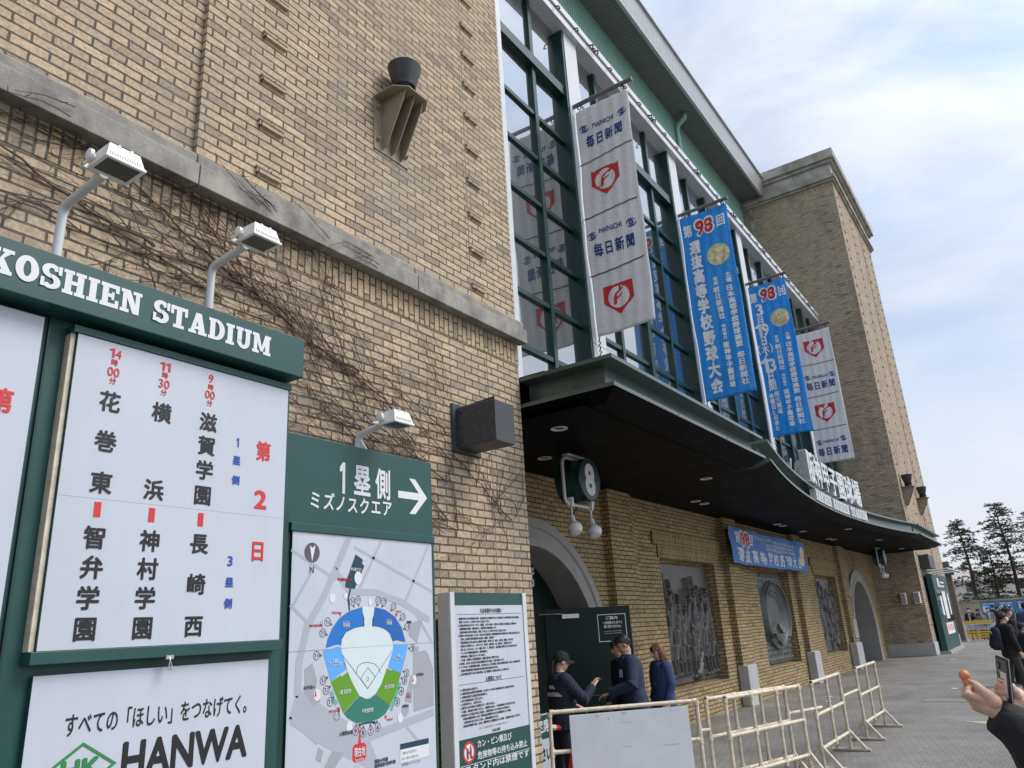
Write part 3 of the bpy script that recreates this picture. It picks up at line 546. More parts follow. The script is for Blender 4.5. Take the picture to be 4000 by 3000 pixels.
def slabtext(mb, fn, s, a0, a1, b0, b1, gap=.07, d0=.002, m=0):
    ws = [SLAB[c][0] if c in SLAB else .45 for c in s]; tot = sum(ws) + gap * (len(s) - 1); k = (a1 - a0) / tot; x = a0
    for c, w_ in zip(s, ws):
        if c in SLAB:
            for i, q in enumerate(SLAB[c][1]): mb.poly([fn(x + u * w_ * k, b0 + v * (b1 - b0), d0 + i * .00012) for u, v in q], m)
        x += (w_ + gap) * k
def extrude_text(mb, s, P0, du, zb, wd, h, depth, bold=.03):
    """a standing letter: the glyph's faces pushed forward by depth with its sides closed"""
    V, F = glyph(s); dn = Vector((du.y, -du.x, 0))
    from collections import Counter
    for dx, dy in RING[:1] + RING[5:]:
        pts = [P0 + du * ((v[0] + dx * bold) * wd) + Vector((0, 0, zb + (v[1] + dy * bold + .12) * h)) for v in V]
        n = len(pts); e = .0006 * (dx + 2 * dy)
        cnt = {}
        for f in F:
            for i in range(len(f)): cnt.setdefault(frozenset((f[i], f[(i + 1) % len(f)])), []).append((f[i], f[(i + 1) % len(f)]))
        sides = [(q[0][1], q[0][0], q[0][0] + n, q[0][1] + n) for q in cnt.values() if len(q) == 1]
        mb.add([p for p in pts] + [p + dn * (depth + e) for p in pts], [tuple(i + n for i in f) for f in F] + sides)
sg = thing('name_sign', 'white standing letters of the stadium name along the top of the scooped canopy', 'sign', (20.5, arcY(20.5), 4.6))
names = '阪神甲子園球場'; n = len(names)
for i, ch in enumerate(names):
    x = 17.25 + 6.1 * i / n; y = arcY(x) + .02; x2 = x + .86; du = Vector((x2 - x, arcY(x2) - arcY(x), 0)).normalized()
    b = MB(); extrude_text(b, ch, Vector((x, y + .08, 0)), du, 4.60, .86, .78, .16); b.build('letter', M['white_metal'], sg)
b = MB()
for i in range(12): x = 16.9 + 6.6 * i / 12; b.tube([(x, arcY(x) + .3, 4.6), (x, arcY(x) + .22, 5.1)], .02, 6)
b.tube([(16.0 + .5 * i, arcY(16.0 + .5 * i) + .24, 4.82) for i in range(16)], .02, 6); b.build('support_rail', M['white_metal'], sg)
ss = 'HANSHIN KOSHIEN STADIUM'; b = MB()
def fascfn(a, z, d): return (a, arcY(a) + .04 - d, z)
fl_ = thing('fascia_lettering', 'white slab serif capitals fixed along the scooped canopy fascia', 'lettering', (20.8, arcY(20.8), 4.3))
for wd_, xa, xb in (('HANSHIN', 17.9, 19.72), ('KOSHIEN', 19.95, 21.75), ('STADIUM', 21.98, 23.75)):
    b = MB(); slabtext(b, fascfn, wd_, xa, xb, 4.275, 4.53, gap=.10, d0=.0); o = b.build('word', M['white_metal'], fl_); md = o.modifiers.new('depth', 'SOLIDIFY'); md.thickness = .14; md.offset = 0
# ------------------------------------------------------------------ notice boards in front of the near tower
Z5 = lambda x, y: (x * .6028, 1000 + y * .6028)
Z6 = lambda x, y: (1000 + x * .6028, 1000 + y * .6028)
Z9 = lambda x, y: (x * .6028, 2000 + y * .6028)
MZ = lambda x, y: (1130 + x * .5424, 2100 + y * .5424)
def floodlight(parent, base, z_b, z_k, y_h, x, hx=.30, tilt=.0):
    """bent pipe arm with a white box lamp reaching out over the board"""
    b = MB(); P0 = Vector((x, base, z_b)); P1 = Vector((x, base, z_k)); P2 = Vector((x, y_h + .10, z_k + .03 + tilt))
    pts = [P0, P1 - Vector((0, 0, .06))]
    for i in range(1, 6):
        t = i / 6; pts.append((P1 - Vector((0, 0, .06))).lerp(P1, t).lerp(P1.lerp(P1 + (P2 - P1).normalized() * .06, t), t))
    pts += [P1 + (P2 - P1).normalized() * .06, P2]
    b.tube(pts, .024, 12); b.box(x - .06, x + .06, base - .05, base + .05, z_b, z_b + .012); b.prism([(x - .006, base - .02, z_b + .01), (x - .006, base - .09, z_b + .01), (x - .006, base - .02, z_b + .10)], (.012, 0, 0))
    fl = b.build('floodlight', M['white_metal'], parent, smooth='auto')
    c = Vector((x, y_h - .02, z_k + .05 + tilt)); K = .62; b = MB()
    def bx(*q): b.box(*[(c[i // 2] + v * K) for i, v in enumerate(q)])
    # tapered housing, open glass side down
    h = [(-.155, -.145, -.06), (.155, -.145, -.06), (.155, .12, -.06), (-.155, .12, -.06), (-.125, -.105, .075), (.125, -.105, .075), (.125, .09, .075), (-.125, .09, .075)]
    b.add([c + Vector(q) * K for q in h], [(4, 5, 6, 7), (0, 1, 5, 4), (1, 2, 6, 5), (2, 3, 7, 6), (3, 0, 4, 7)])
    for s0, s1, t0, t1 in ((-.165, .165, -.155, -.125), (-.165, .165, .10, .13), (-.165, -.135, -.125, .10), (.135, .165, -.125, .10)): bx(s0, s1, t0, t1, -.085, -.06)
    for i in range(13): bx(-.13 + i * .02, -.122 + i * .02, -.150, -.12, -.06, -.02)
    for k in (-.05, .05): bx(k - .012, k + .012, -.118, -.10, -.05, .078)
    b.build('lamp_housing', M['white_paint'], fl, bevel=.004)
    b = MB(); bx(-.135, .135, -.125, .10, -.076, -.072); b.build('lamp_glass', M['lens'], fl)
    b = MB()
    for k in (-1, 1): b.lathe((c.x + k * .172 * K, c.y + .06 * K, c.z), [(.0, -.0), (.03, 0), (.03, .018), (.02, .022), (0, .022)], 16, (k, 0, 0), cap=False); bx(k * .166 - .006, k * .166 + .006, .02, .22, -.03, .0)
    bx(-.172, .172, .20, .23, -.035, .005); b.build('lamp_bracket', M['white_paint'], fl, smooth='auto')
    return fl

SB = thing('schedule_board', 'large green framed board with the white match schedule and two white floodlights on bent arms', 'notice board', (1.6, 3.7, 0))
b = MB(); b.box(-1.5, 2.93, 3.5, 3.80, 3.37, 3.62); hd = b.build('header', M['green'], SB, bevel=.004)
b = MB(); b.box(-1.5, 2.955, 3.655, 3.78, .15, 3.368); b.build('backing_panel', M['green'], SB)
b = MB()
for x0, x1 in ((1.515, 1.525),): b.box(x0, x1, 3.64, 3.655, .2, 3.366)
b.build('post', M['frame_green'], SB)
for x in (-1.3, 1.55, 2.85): b = MB(); b.box(x, x + .1, 3.66, 3.76, 0, .15); b.build('post', M['frame_green'], SB)
b = MB(); hf = plY(3.5)
slabtext(b, hf, 'KOSHIEN STADIUM', 1.165, 2.675, 3.44, 3.562, gap=.09); b.build('lettering', M['print_white'], hd)
def boxpanel(name, x0, x1, z0, z1, yb, yf, fr, parent, mface, label=None, side=None):
    """raised sign box: face sheet with a frame round it"""
    b = MB(); b.box(x0 - fr, x1 + fr, yf + .004, yb - .001, z0 - fr, z1 + fr); o = b.build(name, side or M['green'], parent, bevel=.003, label=label)
    b = MB(); b.box(x0, x1, yf, yf + .003, z0, z1); b.build('face', mface, o)
    return o
sp = boxpanel('schedule_panel', 1.625, 2.883, 1.845, 3.295, 3.655, 3.58, .0, SB, M['panel_white'])
b = MB(); b.box(1.60, 2.905, 3.572, 3.655, 3.297, 3.335); b.box(1.60, 2.905, 3.572, 3.655, 1.79, 1.843); b.box(1.60, 1.6235, 3.60, 3.655, 1.843, 3.297, 1); b.build('frame', [M['green'], M['pvc']], sp, bevel=.003)
YP = 3.58; f = plY(YP)
br, bk, bl = MB(), MB(), MB()
def tcol(mb, lst, w_, bold=.028):
    for s, (px, py), *h in lst: txc(mb, YP, s, px, py, h[1] if len(h) > 1 else w_, h[0] if h else w_, bold)
tcol(bk, [(c, Z5(x, y)) for c, x, y in (('花', 712, 945), ('巻', 685, 1200), ('東', 655, 1468), ('横', 1048, 1015), ('浜', 997, 1515), ('滋', 1350, 1078), ('賀', 1340, 1230), ('学', 1325, 1388), ('園', 1313, 1550))], .108)
tcol(bk, [(c, Z9(x, y)) for c, x, y in (('智', 615, 165), ('弁', 595, 358), ('学', 570, 557), ('園', 550, 757), ('神', 972, 187), ('村', 957, 368), ('学', 940, 557), ('園', 923, 750), ('長', 1290, 205), ('崎', 1270, 467), ('西', 1253, 738))], .108)
for z, lst in ((Z5, (('14', 750, 632, 1), ('時', 742, 690, 0), ('00', 735, 752, 1), ('分', 730, 808, 0), ('11', 1072, 718, 1), ('時', 1069, 773, 0), ('30', 1063, 830, 1), ('分', 1060, 884, 0), ('9', 1367, 795, 2), ('時', 1365, 850, 0), ('00', 1360, 900, 1), ('分', 1357, 953, 0))),):
    for s, x, y, k in lst:
        p = z(x, y)
        if k: txc(br, YP, s, *p, .058 if k == 1 else .028, .046, .012, False)
        else: txc(br, YP, s, *p, .036, .036, .014)
for s, p, h in (('第', (1029, 1763), .118), ('日', (1006, 2152), .118)): txc(br, YP, s, *p, .105, h, .03)
txc(br, YP, '2', 1017, 1952, .075, .098, .03, False)
for p in ((380, 1990), (592, 2012), (783, 2030)): q = at(*p, Y=YP); shape(br, f, [(q.x - .016, q.z - .035), (q.x + .016, q.z - .035), (q.x + .016, q.z + .035), (q.x - .016, q.z + .035)])
for z, lst in ((Z5, (('1', 1540, 1208), ('塁', 1533, 1325), ('側', 1527, 1452))), (Z9, (('3', 1490, 318), ('塁', 1485, 455), ('側', 1477, 592)))):
    for s, x, y in lst:
        p = z(x, y)
        if s in '13': txc(bl, YP, s, *p, .028 if s == '3' else .014, .05, .025, False)
        else: txc(bl, YP, s, *p, .052, .054, .028)
bk.build('black_lettering', M['print_black'], sp); br.build('red_lettering', M['print_red'], sp); bl.build('blue_lettering', M['print_blue'], sp)
b = MB(); b.box(1.626, 2.882, 3.5792, 3.58, 2.512, 2.514); b.build('panel_seam', M['seam'], sp)
# left neighbour panel, only its edge is in view
lp = boxpanel('schedule_panel', .15, 1.475, .6, 3.335, 3.655, 3.60, .0, SB, M['panel_white'], label='white panel cut by the left edge of the picture')
b = MB(); q = at(10, 1565, Y=3.6); txc(b, 3.6, '第', 2, 1563, .105, .118, .03); b.build('red_lettering', M['print_red'], lp)
hp = boxpanel('sponsor_panel', 1.645, 2.85, .55, 1.745, 3.655, 3.62, .0, SB, M['panel_white'])
b = MB(); YQ = 3.62; fq = plY(YQ)
a0 = at(*Z9(345, 1395), Y=YQ); a1 = at(*Z9(1615, 1230), Y=YQ); tx(b, fq, 'すべての「ほしい」をつなげてく。', 1.80, 2.72, 1.485, 1.585, .012)
h0_ = at(*Z9(795, 1659), Y=YQ); h1_ = at(*Z9(805, 1500), Y=YQ); h2_ = at(*Z9(1600, 1395), Y=YQ); tx(b, fq, 'HANWA', h1_.x, h2_.x + .0, h1_.z - .145, h1_.z, .034, False); b.build('black_lettering', M['print_black'], hp)
b = MB(); t_ = at(*Z9(540, 1492), Y=YQ); r_ = at(*Z9(757, 1600), Y=YQ); cx, cz = t_.x, r_.z - .015; hw, hh = r_.x - t_.x, t_.z - cz
for i in range(4):
    a = [(cx, cz + hh), (cx + hw, cz), (cx, cz - hh), (cx - hw, cz)]; p, q = a[i], a[(i + 1) % 4]; k = .86
    shape(b, fq, [p, q, (cx + (q[0] - cx) * k, cz + (q[1] - cz) * k), (cx + (p[0] - cx) * k, cz + (p[1] - cz) * k)])
tx(b, fq, 'HK', cx - hw * .5, cx + hw * .5, cz - hh * .32, cz + hh * .34, .05, False); b.build('emblem', M['logo_green'], hp)
b = MB(); q = at(*Z9(1098, 945), Y=3.57); b.tube([(q.x, 3.57, q.z + .01), (q.x, 3.562, q.z - .01), (q.x + .012, 3.562, q.z - .04), (q.x + .008, 3.562, q.z - .055), (q.x - .006, 3.562, q.z - .05), (q.x, 3.562, q.z - .01)], .0035, 6); b.box(q.x - .02, q.x + .02, 3.565, 3.575, q.z - .006, q.z + .012); b.build('latch', M['steel'], sp)
floodlight(SB, 3.88, 3.62, 4.10, 3.38, 1.6); floodlight(SB, 3.96, 3.58, 4.14, 3.52, 2.55)

# map board
BM = thing('map_board', 'green board with an arrow sign above a stadium seating map, lit by one small floodlight', 'map board', (3.8, 3.9, 0))
b = MB(); b.box(3.10, 4.53, 3.85, 3.98, .1, 3.13); b.build('backing_panel', M['green'], BM, bevel=.004)
b = MB(); b.box(3.06, 3.10, 3.80, 3.98, .1, 2.6); b.build('post', M['frame_green'], BM)
b = MB(); fd = plY(3.85)
for s, pts in (('1塁側', None), ('ミズノスクエア', None)): pass
DZ = lambda x, y: (1030 + x * .33152, 1550 + y * .33152)
for s, px, py, wd, h in (('1', 925, 955, .045, .205), ('塁', 1160, 988, .172, .235), ('側', 1405, 1030, .160, .235)): txc(b, 3.85, s, *DZ(px, py), wd, h, .026, s != '1')
for i, (s, px, py) in enumerate(zip('ミズノスクエア', (605, 765, 905, 1045, 1185, 1320, 1450), (1215, 1235, 1255, 1275, 1290, 1300, 1315))): txc(b, 3.85, s, *DZ(px, py), .105, .125, .022)
P_ = [at(*DZ(*q), Y=3.85) for q in ((1582, 1105), (1825, 1138), (1712, 962), (1782, 975), (1922, 1195), (1785, 1385), (1715, 1378), (1825, 1222), (1582, 1188))]
shape(b, fd, [(p.x, p.z) for p in P_]); b.build('lettering', M['print_white'], BM)
mpn = boxpanel('map_panel', 3.135, 4.452, .6, 2.485, 3.85, 3.80, .0, BM, M['map_base'] if 'map_base' in M else M['panel_white'])
b = MB(); b.box(3.115, 4.475, 3.788, 3.85, 2.487, 2.54); b.box(3.115, 3.1335, 3.82, 3.85, .6, 2.487); b.box(4.4535, 4.475, 3.795, 3.85, .6, 2.487); b.build('frame', M['green'], mpn, bevel=.003)
fm = plY(3.80)
def mpp(*pts): return [(p.x, p.z) for p in (at(*MZ(x, y), Y=3.8) for x, y in pts)]
M['map_road'] = mat('map_road_grey', (.39, .41, .465), .5, var=.03); M['map_block'] = mat('map_block_grey', (.34, .35, .39), .5, var=.03); M['map_field'] = mat('map_field', (.60, .69, .70), .5, var=.03)
M['m_blue'] = mat('map_blue', (.01, .16, .52), .5, var=.03); M['m_blue2'] = mat('map_deep_blue', (.012, .11, .42), .5, var=.03); M['m_light'] = mat('map_light_blue', (.10, .37, .80), .5, var=.03); M['m_green'] = mat('map_leaf_green', (.11, .30, .012), .5, var=.03); M['m_teal'] = mat('map_teal', (.025, .18, .13), .5, var=.03); M['m_navy'] = mat('map_navy', (.008, .045, .075), .5, var=.03); M['m_mint'] = mat('map_mint', (.10, .42, .33), .5, var=.03); M['m_dark'] = mat('map_dark_grey', (.09, .08, .10), .5, var=.03)
def road(mb, pts, w_):
    q = mpp(*pts)
    for i in range(len(q) - 1):
        a, c = Vector(q[i]), Vector(q[i + 1]); n = Vector((-(c - a).y, (c - a).x)).normalized() * w_ / 2; e = (c - a).normalized() * w_ * .3
        shape(mb, fm, [tuple(a + n - e), tuple(c + n + e), tuple(c - n + e), tuple(a - n - e)], .0010 + .00005 * (i % 7))
b = MB()
road(b, [(430, 0), (330, 240), (250, 420), (130, 640), (70, 900), (60, 1120)], .05); road(b, [(330, 240), (440, 390), (620, 395), (800, 460), (1000, 590)], .045); road(b, [(60, 1120), (300, 1290), (560, 1440), (1030, 1260)], .05)
for pts in ([(20, 90), (330, 300)], [(470, 70), (1030, 390)], [(660, 30), (500, 380)], [(1000, 60), (830, 470)], [(170, 230), (30, 480)], [(10, 490), (130, 610)], [(60, 1120), (10, 1300)], [(560, 1440), (640, 1640)], [(850, 1370), (960, 1500)], [(0, 1300), (200, 1480)], [(900, 530), (1020, 740)]): road(b, pts, .02)
shape(b, fm, mpp((0, 1340), (240, 1500), (560, 1659), (640, 1659), (560, 1440), (300, 1300), (60, 1150)), .0008)
b.build('street_map', M['map_road'], mpn)
b = MB()
for i, pts in enumerate((((860, 620), (960, 590), (920, 760), (860, 700)), ((890, 830), (980, 810), (1000, 840), (1035, 940), (1040, 1210), (895, 1255)), ((870, 1000), (895, 975), (880, 1190), (830, 1180)), ((110, 950), (165, 900), (200, 1030), (190, 1090), (225, 1180), (175, 1215), (110, 1120)), ((210, 1510), (245, 1540), (225, 1620), (190, 1600)), ((310, 1540), (395, 1550), (330, 1655), (250, 1655)), ((215, 620), (240, 590), (240, 650)), ((890, 790), (930, 780), (930, 815), (890, 825)))): b = MB(); shape(b, fm, mpp(*pts), .0012 + i * .00003); b.build('map_building', M['map_block'], mpn)
b = MB(); q = mpp((835, 1240))[0]; shape(b, fm, ellpts(q[0], q[1], .035, .04), .0016); b.build('map_building', M['map_block'], mpn)
def sect(name, m, *polys):
    for i, pts in enumerate(polys): b = MB(); shape(b, fm, mpp(*pts), .0016 + i * .00004); b.build(name, M[m], mpn)
sect('map_field', 'map_field', ((525, 497), (612, 497), (600, 640), (640, 642), (700, 670), (740, 740), (745, 800), (725, 900), (670, 1040), (620, 1120), (560, 1163), (505, 1140), (450, 1040), (400, 920), (372, 800), (378, 720), (420, 670), (500, 645), (535, 640)))
sect('map_stand', 'm_blue', ((262, 795), (275, 730), (310, 650), (360, 580), (430, 530), (523, 500), (527, 540), (537, 575), (540, 640), (480, 648), (410, 680), (378, 730), (372, 775), (345, 768)))
sect('map_stand', 'm_blue2', ((612, 500), (690, 520), (760, 570), (810, 650), (836, 752), (770, 738), (743, 748), (725, 690), (680, 655), (630, 642), (595, 640), (598, 585), (606, 560)))
sect('map_stand', 'm_light', ((240, 818), (345, 785), (372, 790), (378, 830), (413, 945), (298, 1035)), ((755, 765), (852, 775), (838, 850), (805, 978), (745, 950), (707, 930), (735, 840)))
sect('map_stand', 'm_green', ((298, 1038), (372, 990), (375, 1003), (418, 968), (470, 1080), (503, 1138), (388, 1262)), ((700, 940), (742, 960), (744, 950), (803, 980), (768, 1105), (726, 1210), (622, 1125), (660, 1060)))
sect('map_stand', 'm_teal', ((505, 1140), (545, 1162), (580, 1160), (620, 1128), (725, 1213), (690, 1270), (640, 1305), (560, 1330), (480, 1335), (420, 1300), (390, 1265)))
sect('map_annex', 'm_mint', ((288, 1120), (310, 1095), (325, 1130), (305, 1150)), ((315, 1165), (335, 1160), (350, 1190), (330, 1215)), ((790, 1040), (808, 1048), (740, 1250), (722, 1240)))
sect('map_annex', 'm_navy', ((477, 120), (530, 160), (522, 185), (540, 205), (470, 370), (405, 360), (400, 340)), ((432, 365), (445, 368), (430, 440), (438, 525), (428, 525), (418, 445)), ((497, 1342), (618, 1318), (622, 1345), (590, 1335), (530, 1345), (500, 1362)))
b = MB(); b.box(3.136, 4.451, 3.7972, 3.7985, 1.775, 1.777); b.build('panel_seam', M['seam'], mpn)
b = MB(); c0 = mpp((164, 108))[0]; shape(b, fm, ellpts(c0[0], c0[1], .062, .062), .0018); tx(b, fm, 'N', c0[0] - .016, c0[0] + .016, c0[1] - .125, c0[1] - .085, .02, False)
MARK = (('18', 453, 458), ('19', 493, 450), ('20', 640, 452), ('21', 680, 462), ('22', 750, 496), ('23', 817, 570), ('24', 848, 642), ('16', 275, 606), ('15', 240, 686), ('14', 195, 850), ('13', 243, 1027), ('12', 265, 1098), ('11', 294, 1182), ('10', 340, 1283), ('1', 885, 795), ('2', 845, 975), ('3', 830, 1028), ('4', 806, 1105), ('5', 778, 1183), ('6', 636, 1365), ('7', 585, 1393), ('8', 530, 1405), ('9', 476, 1393))
for s, x, y in MARK:
    c = mpp((x, y))[0]; ringp(b, fm, c[0], c[1], .026, .027, .0225, .0235, .002, n=20); k = .009 * len(s); tx(b, fm, s, c[0] - k, c[0] + k, c[1] - .013, c[1] + .013, 0 if len(s) > 1 else .02, False)
    cc = mpp((560, 830))[0]; dd = (Vector(cc) - Vector(c)).normalized(); nn = Vector((-dd.y, dd.x)); t = Vector(c) + dd * .046; shape(b, fm, [tuple(t), tuple(t - dd * .017 + nn * .010), tuple(t - dd * .017 - nn * .010)], .002)
for s, x, y, wd, h in (('お手洗い', 143, 1078, .085, .024), ('お手洗い', 940, 985, .075, .022), ('入場券売場', 405, 1407, .11, .026), ('国道43号線', 662, 1602, .12, .026), ('阪神高速3号神戸線', 690, 1628, .19, .026), ('●時計台', 835, 1212, .065, .02), ('駐輪場', 862, 607, .045, .018)):
    c = mpp((x, y))[0]; tx(b, fm, s, c[0] - wd / 2, c[0] + wd / 2, c[1] - h / 2, c[1] + h / 2, .012, d0=.0018)
b.build('map_symbol', M['m_dark'], mpn)
b = MB(); shape(b, fm, mpp((147, 55), (164, 75), (188, 55), (163, 172)), .0022)
for (x, y, r) in ((495, 290, .034), (310, 435, .025), (200, 1133, .027), (897, 1025, .025), (798, 1297, .025), (583, 466, .018), (432, 1362, .026), (405, 420, .016)):
    c = mpp((x, y))[0]; shape(b, fm, ellpts(c[0], c[1], r, r * 1.25, 20), .0022)
for s, x, y, wd, h in (('レフト', 408, 612, .055, .024), ('外野席', 408, 632, .058, .026), ('ライト', 716, 596, .05, .022), ('外野席', 716, 616, .054, .024), ('3塁', 327, 888, .04, .026), ('アルプス席', 327, 908, .1, .026), ('1塁', 780, 850, .036, .024), ('アルプス席', 780, 868, .082, .024), ('3塁 指定席', 400, 1110, .10, .028), ('1塁 指定席', 717, 1072, .092, .026), ('中央指定席', 562, 1243, .098, .028), ('甲子園プラス', 480, 230, .095, .024)):
    c = mpp((x, y))[0]; tx(b, fm, s, c[0] - wd / 2, c[0] + wd / 2, c[1] - h / 2, c[1] + h / 2, .016, d0=.0022)
for pts in (((370, 990), (376, 1004)),): pass
q = mpp((797, 1487), (1002, 1445), (1010, 1590), (800, 1624)); shape(b, fm, [(q[0][0], q[3][1]), (q[1][0], q[3][1]), (q[1][0], q[0][1]), (q[0][0], q[0][1])], .002); bx = (q[0][0], q[1][0], q[3][1], q[0][1]); b.build('white_lettering', M['print_white'], mpn)
b = MB(); shape(b, fm, [(bx[0], bx[3] - .035), (bx[1], bx[3] - .035), (bx[1], bx[3]), (bx[0], bx[3])], .0022)
for i, s in enumerate(('・一旦退場されますと再入場できません', '・内野エリアと外野エリアの行き来はできません', '・阪神甲子園球場にはコインロッカーはございません')): tx(b, fm, s, bx[0] + .01, bx[0] + .16 + .02 * i, bx[3] - .07 - i * .034, bx[3] - .05 - i * .034, 0, d0=.0022)
b.build('small_notice', M['m_navy'], mpn)
b = MB(); q = mpp((455, 1492), (552, 1465), (550, 1608), (457, 1622)); x0, x1, z0, z1 = q[0][0], q[1][0], q[3][1], q[0][1]; r = .018
shape(b, fm, [(x0 + r, z0), (x1 - r, z0), (x1, z0 + r), (x1, z1 - r), (x1 - r, z1), (x0 + r, z1), (x0, z1 - r), (x0, z0 + r)], .0021); t = mpp((506, 1382))[0]; shape(b, fm, [(t[0] - .012, z1 - .003), (t[0] + .012, z1 - .003), (t[0] + .003, t[1]), (t[0] - .003, t[1])], .00215); ringp(b, fm, t[0], t[1], .016, .016, .011, .011, .002)
for s, x, y, wd, h in (('甲子園歴史館 / 売店', 397, 302, .12, .02), ('グッズショップ', 331, 540, .06, .018), ('グッズショップ', 786, 532, .05, .016), ('グッズショップ', 310, 1248, .06, .018), ('グッズショップ', 722, 1308, .052, .017), ('ミズノ', 856, 1127, .036, .02), ('スクエア', 856, 1147, .048, .02), ('OBAYASHI-SITE', 190, 632, .105, .018)):
    c = mpp((x, y))[0]; tx(b, fm, s, c[0] - wd / 2, c[0] + wd / 2, c[1] - h / 2, c[1] + h / 2, .012, d0=.002)
for x, y in ((365, 552), (770, 560), (352, 1237), (693, 1295)): c = mpp((x, y))[0]; shape(b, fm, [(c[0] - .014, c[1] + .012), (c[0] + .014, c[1] + .012), (c[0], c[1] - .014)], .002)
for c in (mpp((190, 1130))[0], mpp((890, 1025))[0]): shape(b, fm, ellpts(c[0] - .003, c[1] + .014, .005, .006, 10), .0026); shape(b, fm, [(c[0] - .012, c[1] - .012), (c[0] + .006, c[1] - .012), (c[0] + .001, c[1] + .009), (c[0] - .007, c[1] + .009)], .0026)
b.build('red_symbol', M['print_red'], mpn)
b = MB(); tx(b, fm, '現在地', x0 + .012, x1 - .012, z1 - .075, z1 - .02, .025, d0=.0024); tx(b, fm, 'You are here', x0 + .02, x1 - .02, z1 - .102, z1 - .08, 0, False, d0=.0024)
for i, s in enumerate(('現在位置', '当前位置')): tx(b, fm, s, x0 + .02, x1 - .05, z1 - .135 - i * .03, z1 - .112 - i * .03, 0, d0=.0024)
b.build('white_lettering', M['print_white'], mpn)
b = MB(); H_ = mpp((563, 1088))[0]
def line(mb, p, q, w_=.004, d=.0022):
    a, c = Vector(p), Vector(q); n = Vector((-(c - a).y, (c - a).x)).normalized() * w_ / 2; shape(mb, fm, [tuple(a + n), tuple(c + n), tuple(c - n), tuple(a - n)], d)
for seg in (((563, 1088), (378, 842)), ((563, 1088), (738, 815)), ((563, 1088), (512, 1015)), ((512, 1015), (565, 937)), ((565, 937), (618, 1003)), ((618, 1003), (563, 1088))): line(b, *mpp(*seg))
a_ = mpp((480, 980), (490, 930), (520, 905), (565, 898), (610, 908), (640, 935), (655, 975))
for i in range(6): line(b, a_[i], a_[i + 1], .004)
ringp(b, fm, H_[0], mpp((563, 1017))[0][1], .010, .013, .007, .010, .0022, n=16); b.build('diamond_outline', M['m_teal'], mpn)
floodlight(BM, 3.97, 3.13, 3.26, 3.62, 3.85)

# rules notice by the wall corner
NB = thing('rules_notice', 'tall narrow notice of printed rules above a green no bottles warning, by the wall corner', 'notice board', (5.7, 4.3, 0))
b = MB(); b.box(5.14, 6.29, 4.21, 4.32, .25, 2.165); b.build('backing_panel', M['green'], NB); 
for q in ((5.135, 5.138, 4.20, 4.33, .25, 2.165), (5.14, 5.197, 4.195, 4.209, .25, 2.167), (6.235, 6.292, 4.195, 4.209, .25, 2.167)): b = MB(); b.box(*q); b.build('frame', M['white_metal'], NB)
for x in (5.3, 6.1): b = MB(); b.box(x, x + .06, 4.32, 4.49, 1.9, 1.96); b.box(x, x + .06, 4.22, 4.30, 0, .25); b.build('bracket', M['dark_metal'], NB)
NZ = lambda x, y: (1700 + x * .42198, 2300 + y * .42198)
def nz(x, y): p = at(*NZ(x, y), Y=4.205); return p.x, p.z
zt = nz(178, 155)[1]; zb = nz(213, 1410)[1]
b = MB(); b.box(5.20, 6.232, 4.205, 4.2095, zb, zt); fc = b.build('face', M['panel_white'], NB)
fn_ = plY(4.205); b = MB(); wd = 6.232 - 5.20
l1 = '1. 危険物の持ち込みや試合進行の妨げ、他のお客さまに迷惑がかかるような行為などで主催者が相当と認める場合は、|　退場していただくことがありますのでご注意ください。|2. 主催者の許可のないポスターやビラ、横断幕、パネルやのぼり、旗等による宣伝および示威行為、球場内での|　各種物品販売や勧誘・営業行為など、観戦以外の行為は禁止します。|　主催者の指示に従わない場合は、退場していただくことがありますのでご注意ください。|3. 球場内への持ち込み品については、次のとおり主催者および球場管理者が定める規則に準じて持ち込みを禁止します|　・法令により所持や使用が制限された凶器、危険物、火気類など|　・学校応援団に属さない個人および団体での楽器、鳴り物、旗、のぼり、長尺棒、横断幕、パネルなど|　・金属および木製のバット、ゴルフクラブ、釣り竿、虫取り網、工具、脚立など、危険を伴うもの|　・着ぐるみ、ぬいぐるみ、ジェット風船、紙テープ、紙吹雪など、試合観戦に支障をきたすおそれのあるもの|　・ペットなどの動物の類(盲導犬、聴導犬等除く)|　・飲料用の缶、瓶類など(ペットボトル除く)|　・その他、主催者および球場管理者が、観戦に必要ないと判断するもの|4. 暴力団、またはこれに類する反社会的団体に属する者の、入場をお断りします。|5. ファウルボールや練習球等の飛球、また折れたバット等で負傷した場合や転倒等の事故、暑さによる疾病などは、|　主催者や球場管理者に帰責事由がある場合を除き責任は負いません。|6. 上記の内容を遵守できない場合は退場、および敷地外への退去を求めることがあります。'.split('|')
l2 = '1. 入場券は4歳から必要です。|2. 入場券は購入後の席種や座席の変更、およびキャンセルなどの料金の払い戻しはお応じかねます。|3. 入場券は記載された指定日以外は無効です。|4. 必ず本券記載の席でご覧ください。|5. 入場券1枚で1人、入場できます。|6. 副券がとれた本券のみでは無効となり、入場できません。|7. 入場後、本券は必ずお持ちください。一度球場から出ると、その券は無効となり入場できません。|8. 降雨などにより試合を中止した場合の、入場券の扱いについては次のとおり定めます。|　・第1試合の勝敗が決まった後、以降の試合が降雨等で中止または継続試合となった場合、|　　入場券の払い戻しはいたしません。入場券は無効となります。|　・第1試合が降雨等で中止、または、勝敗が決まらず継続試合となった場合、入場券は払い戻しとなります。'.split('|')
fs = 6.15 - 5.25
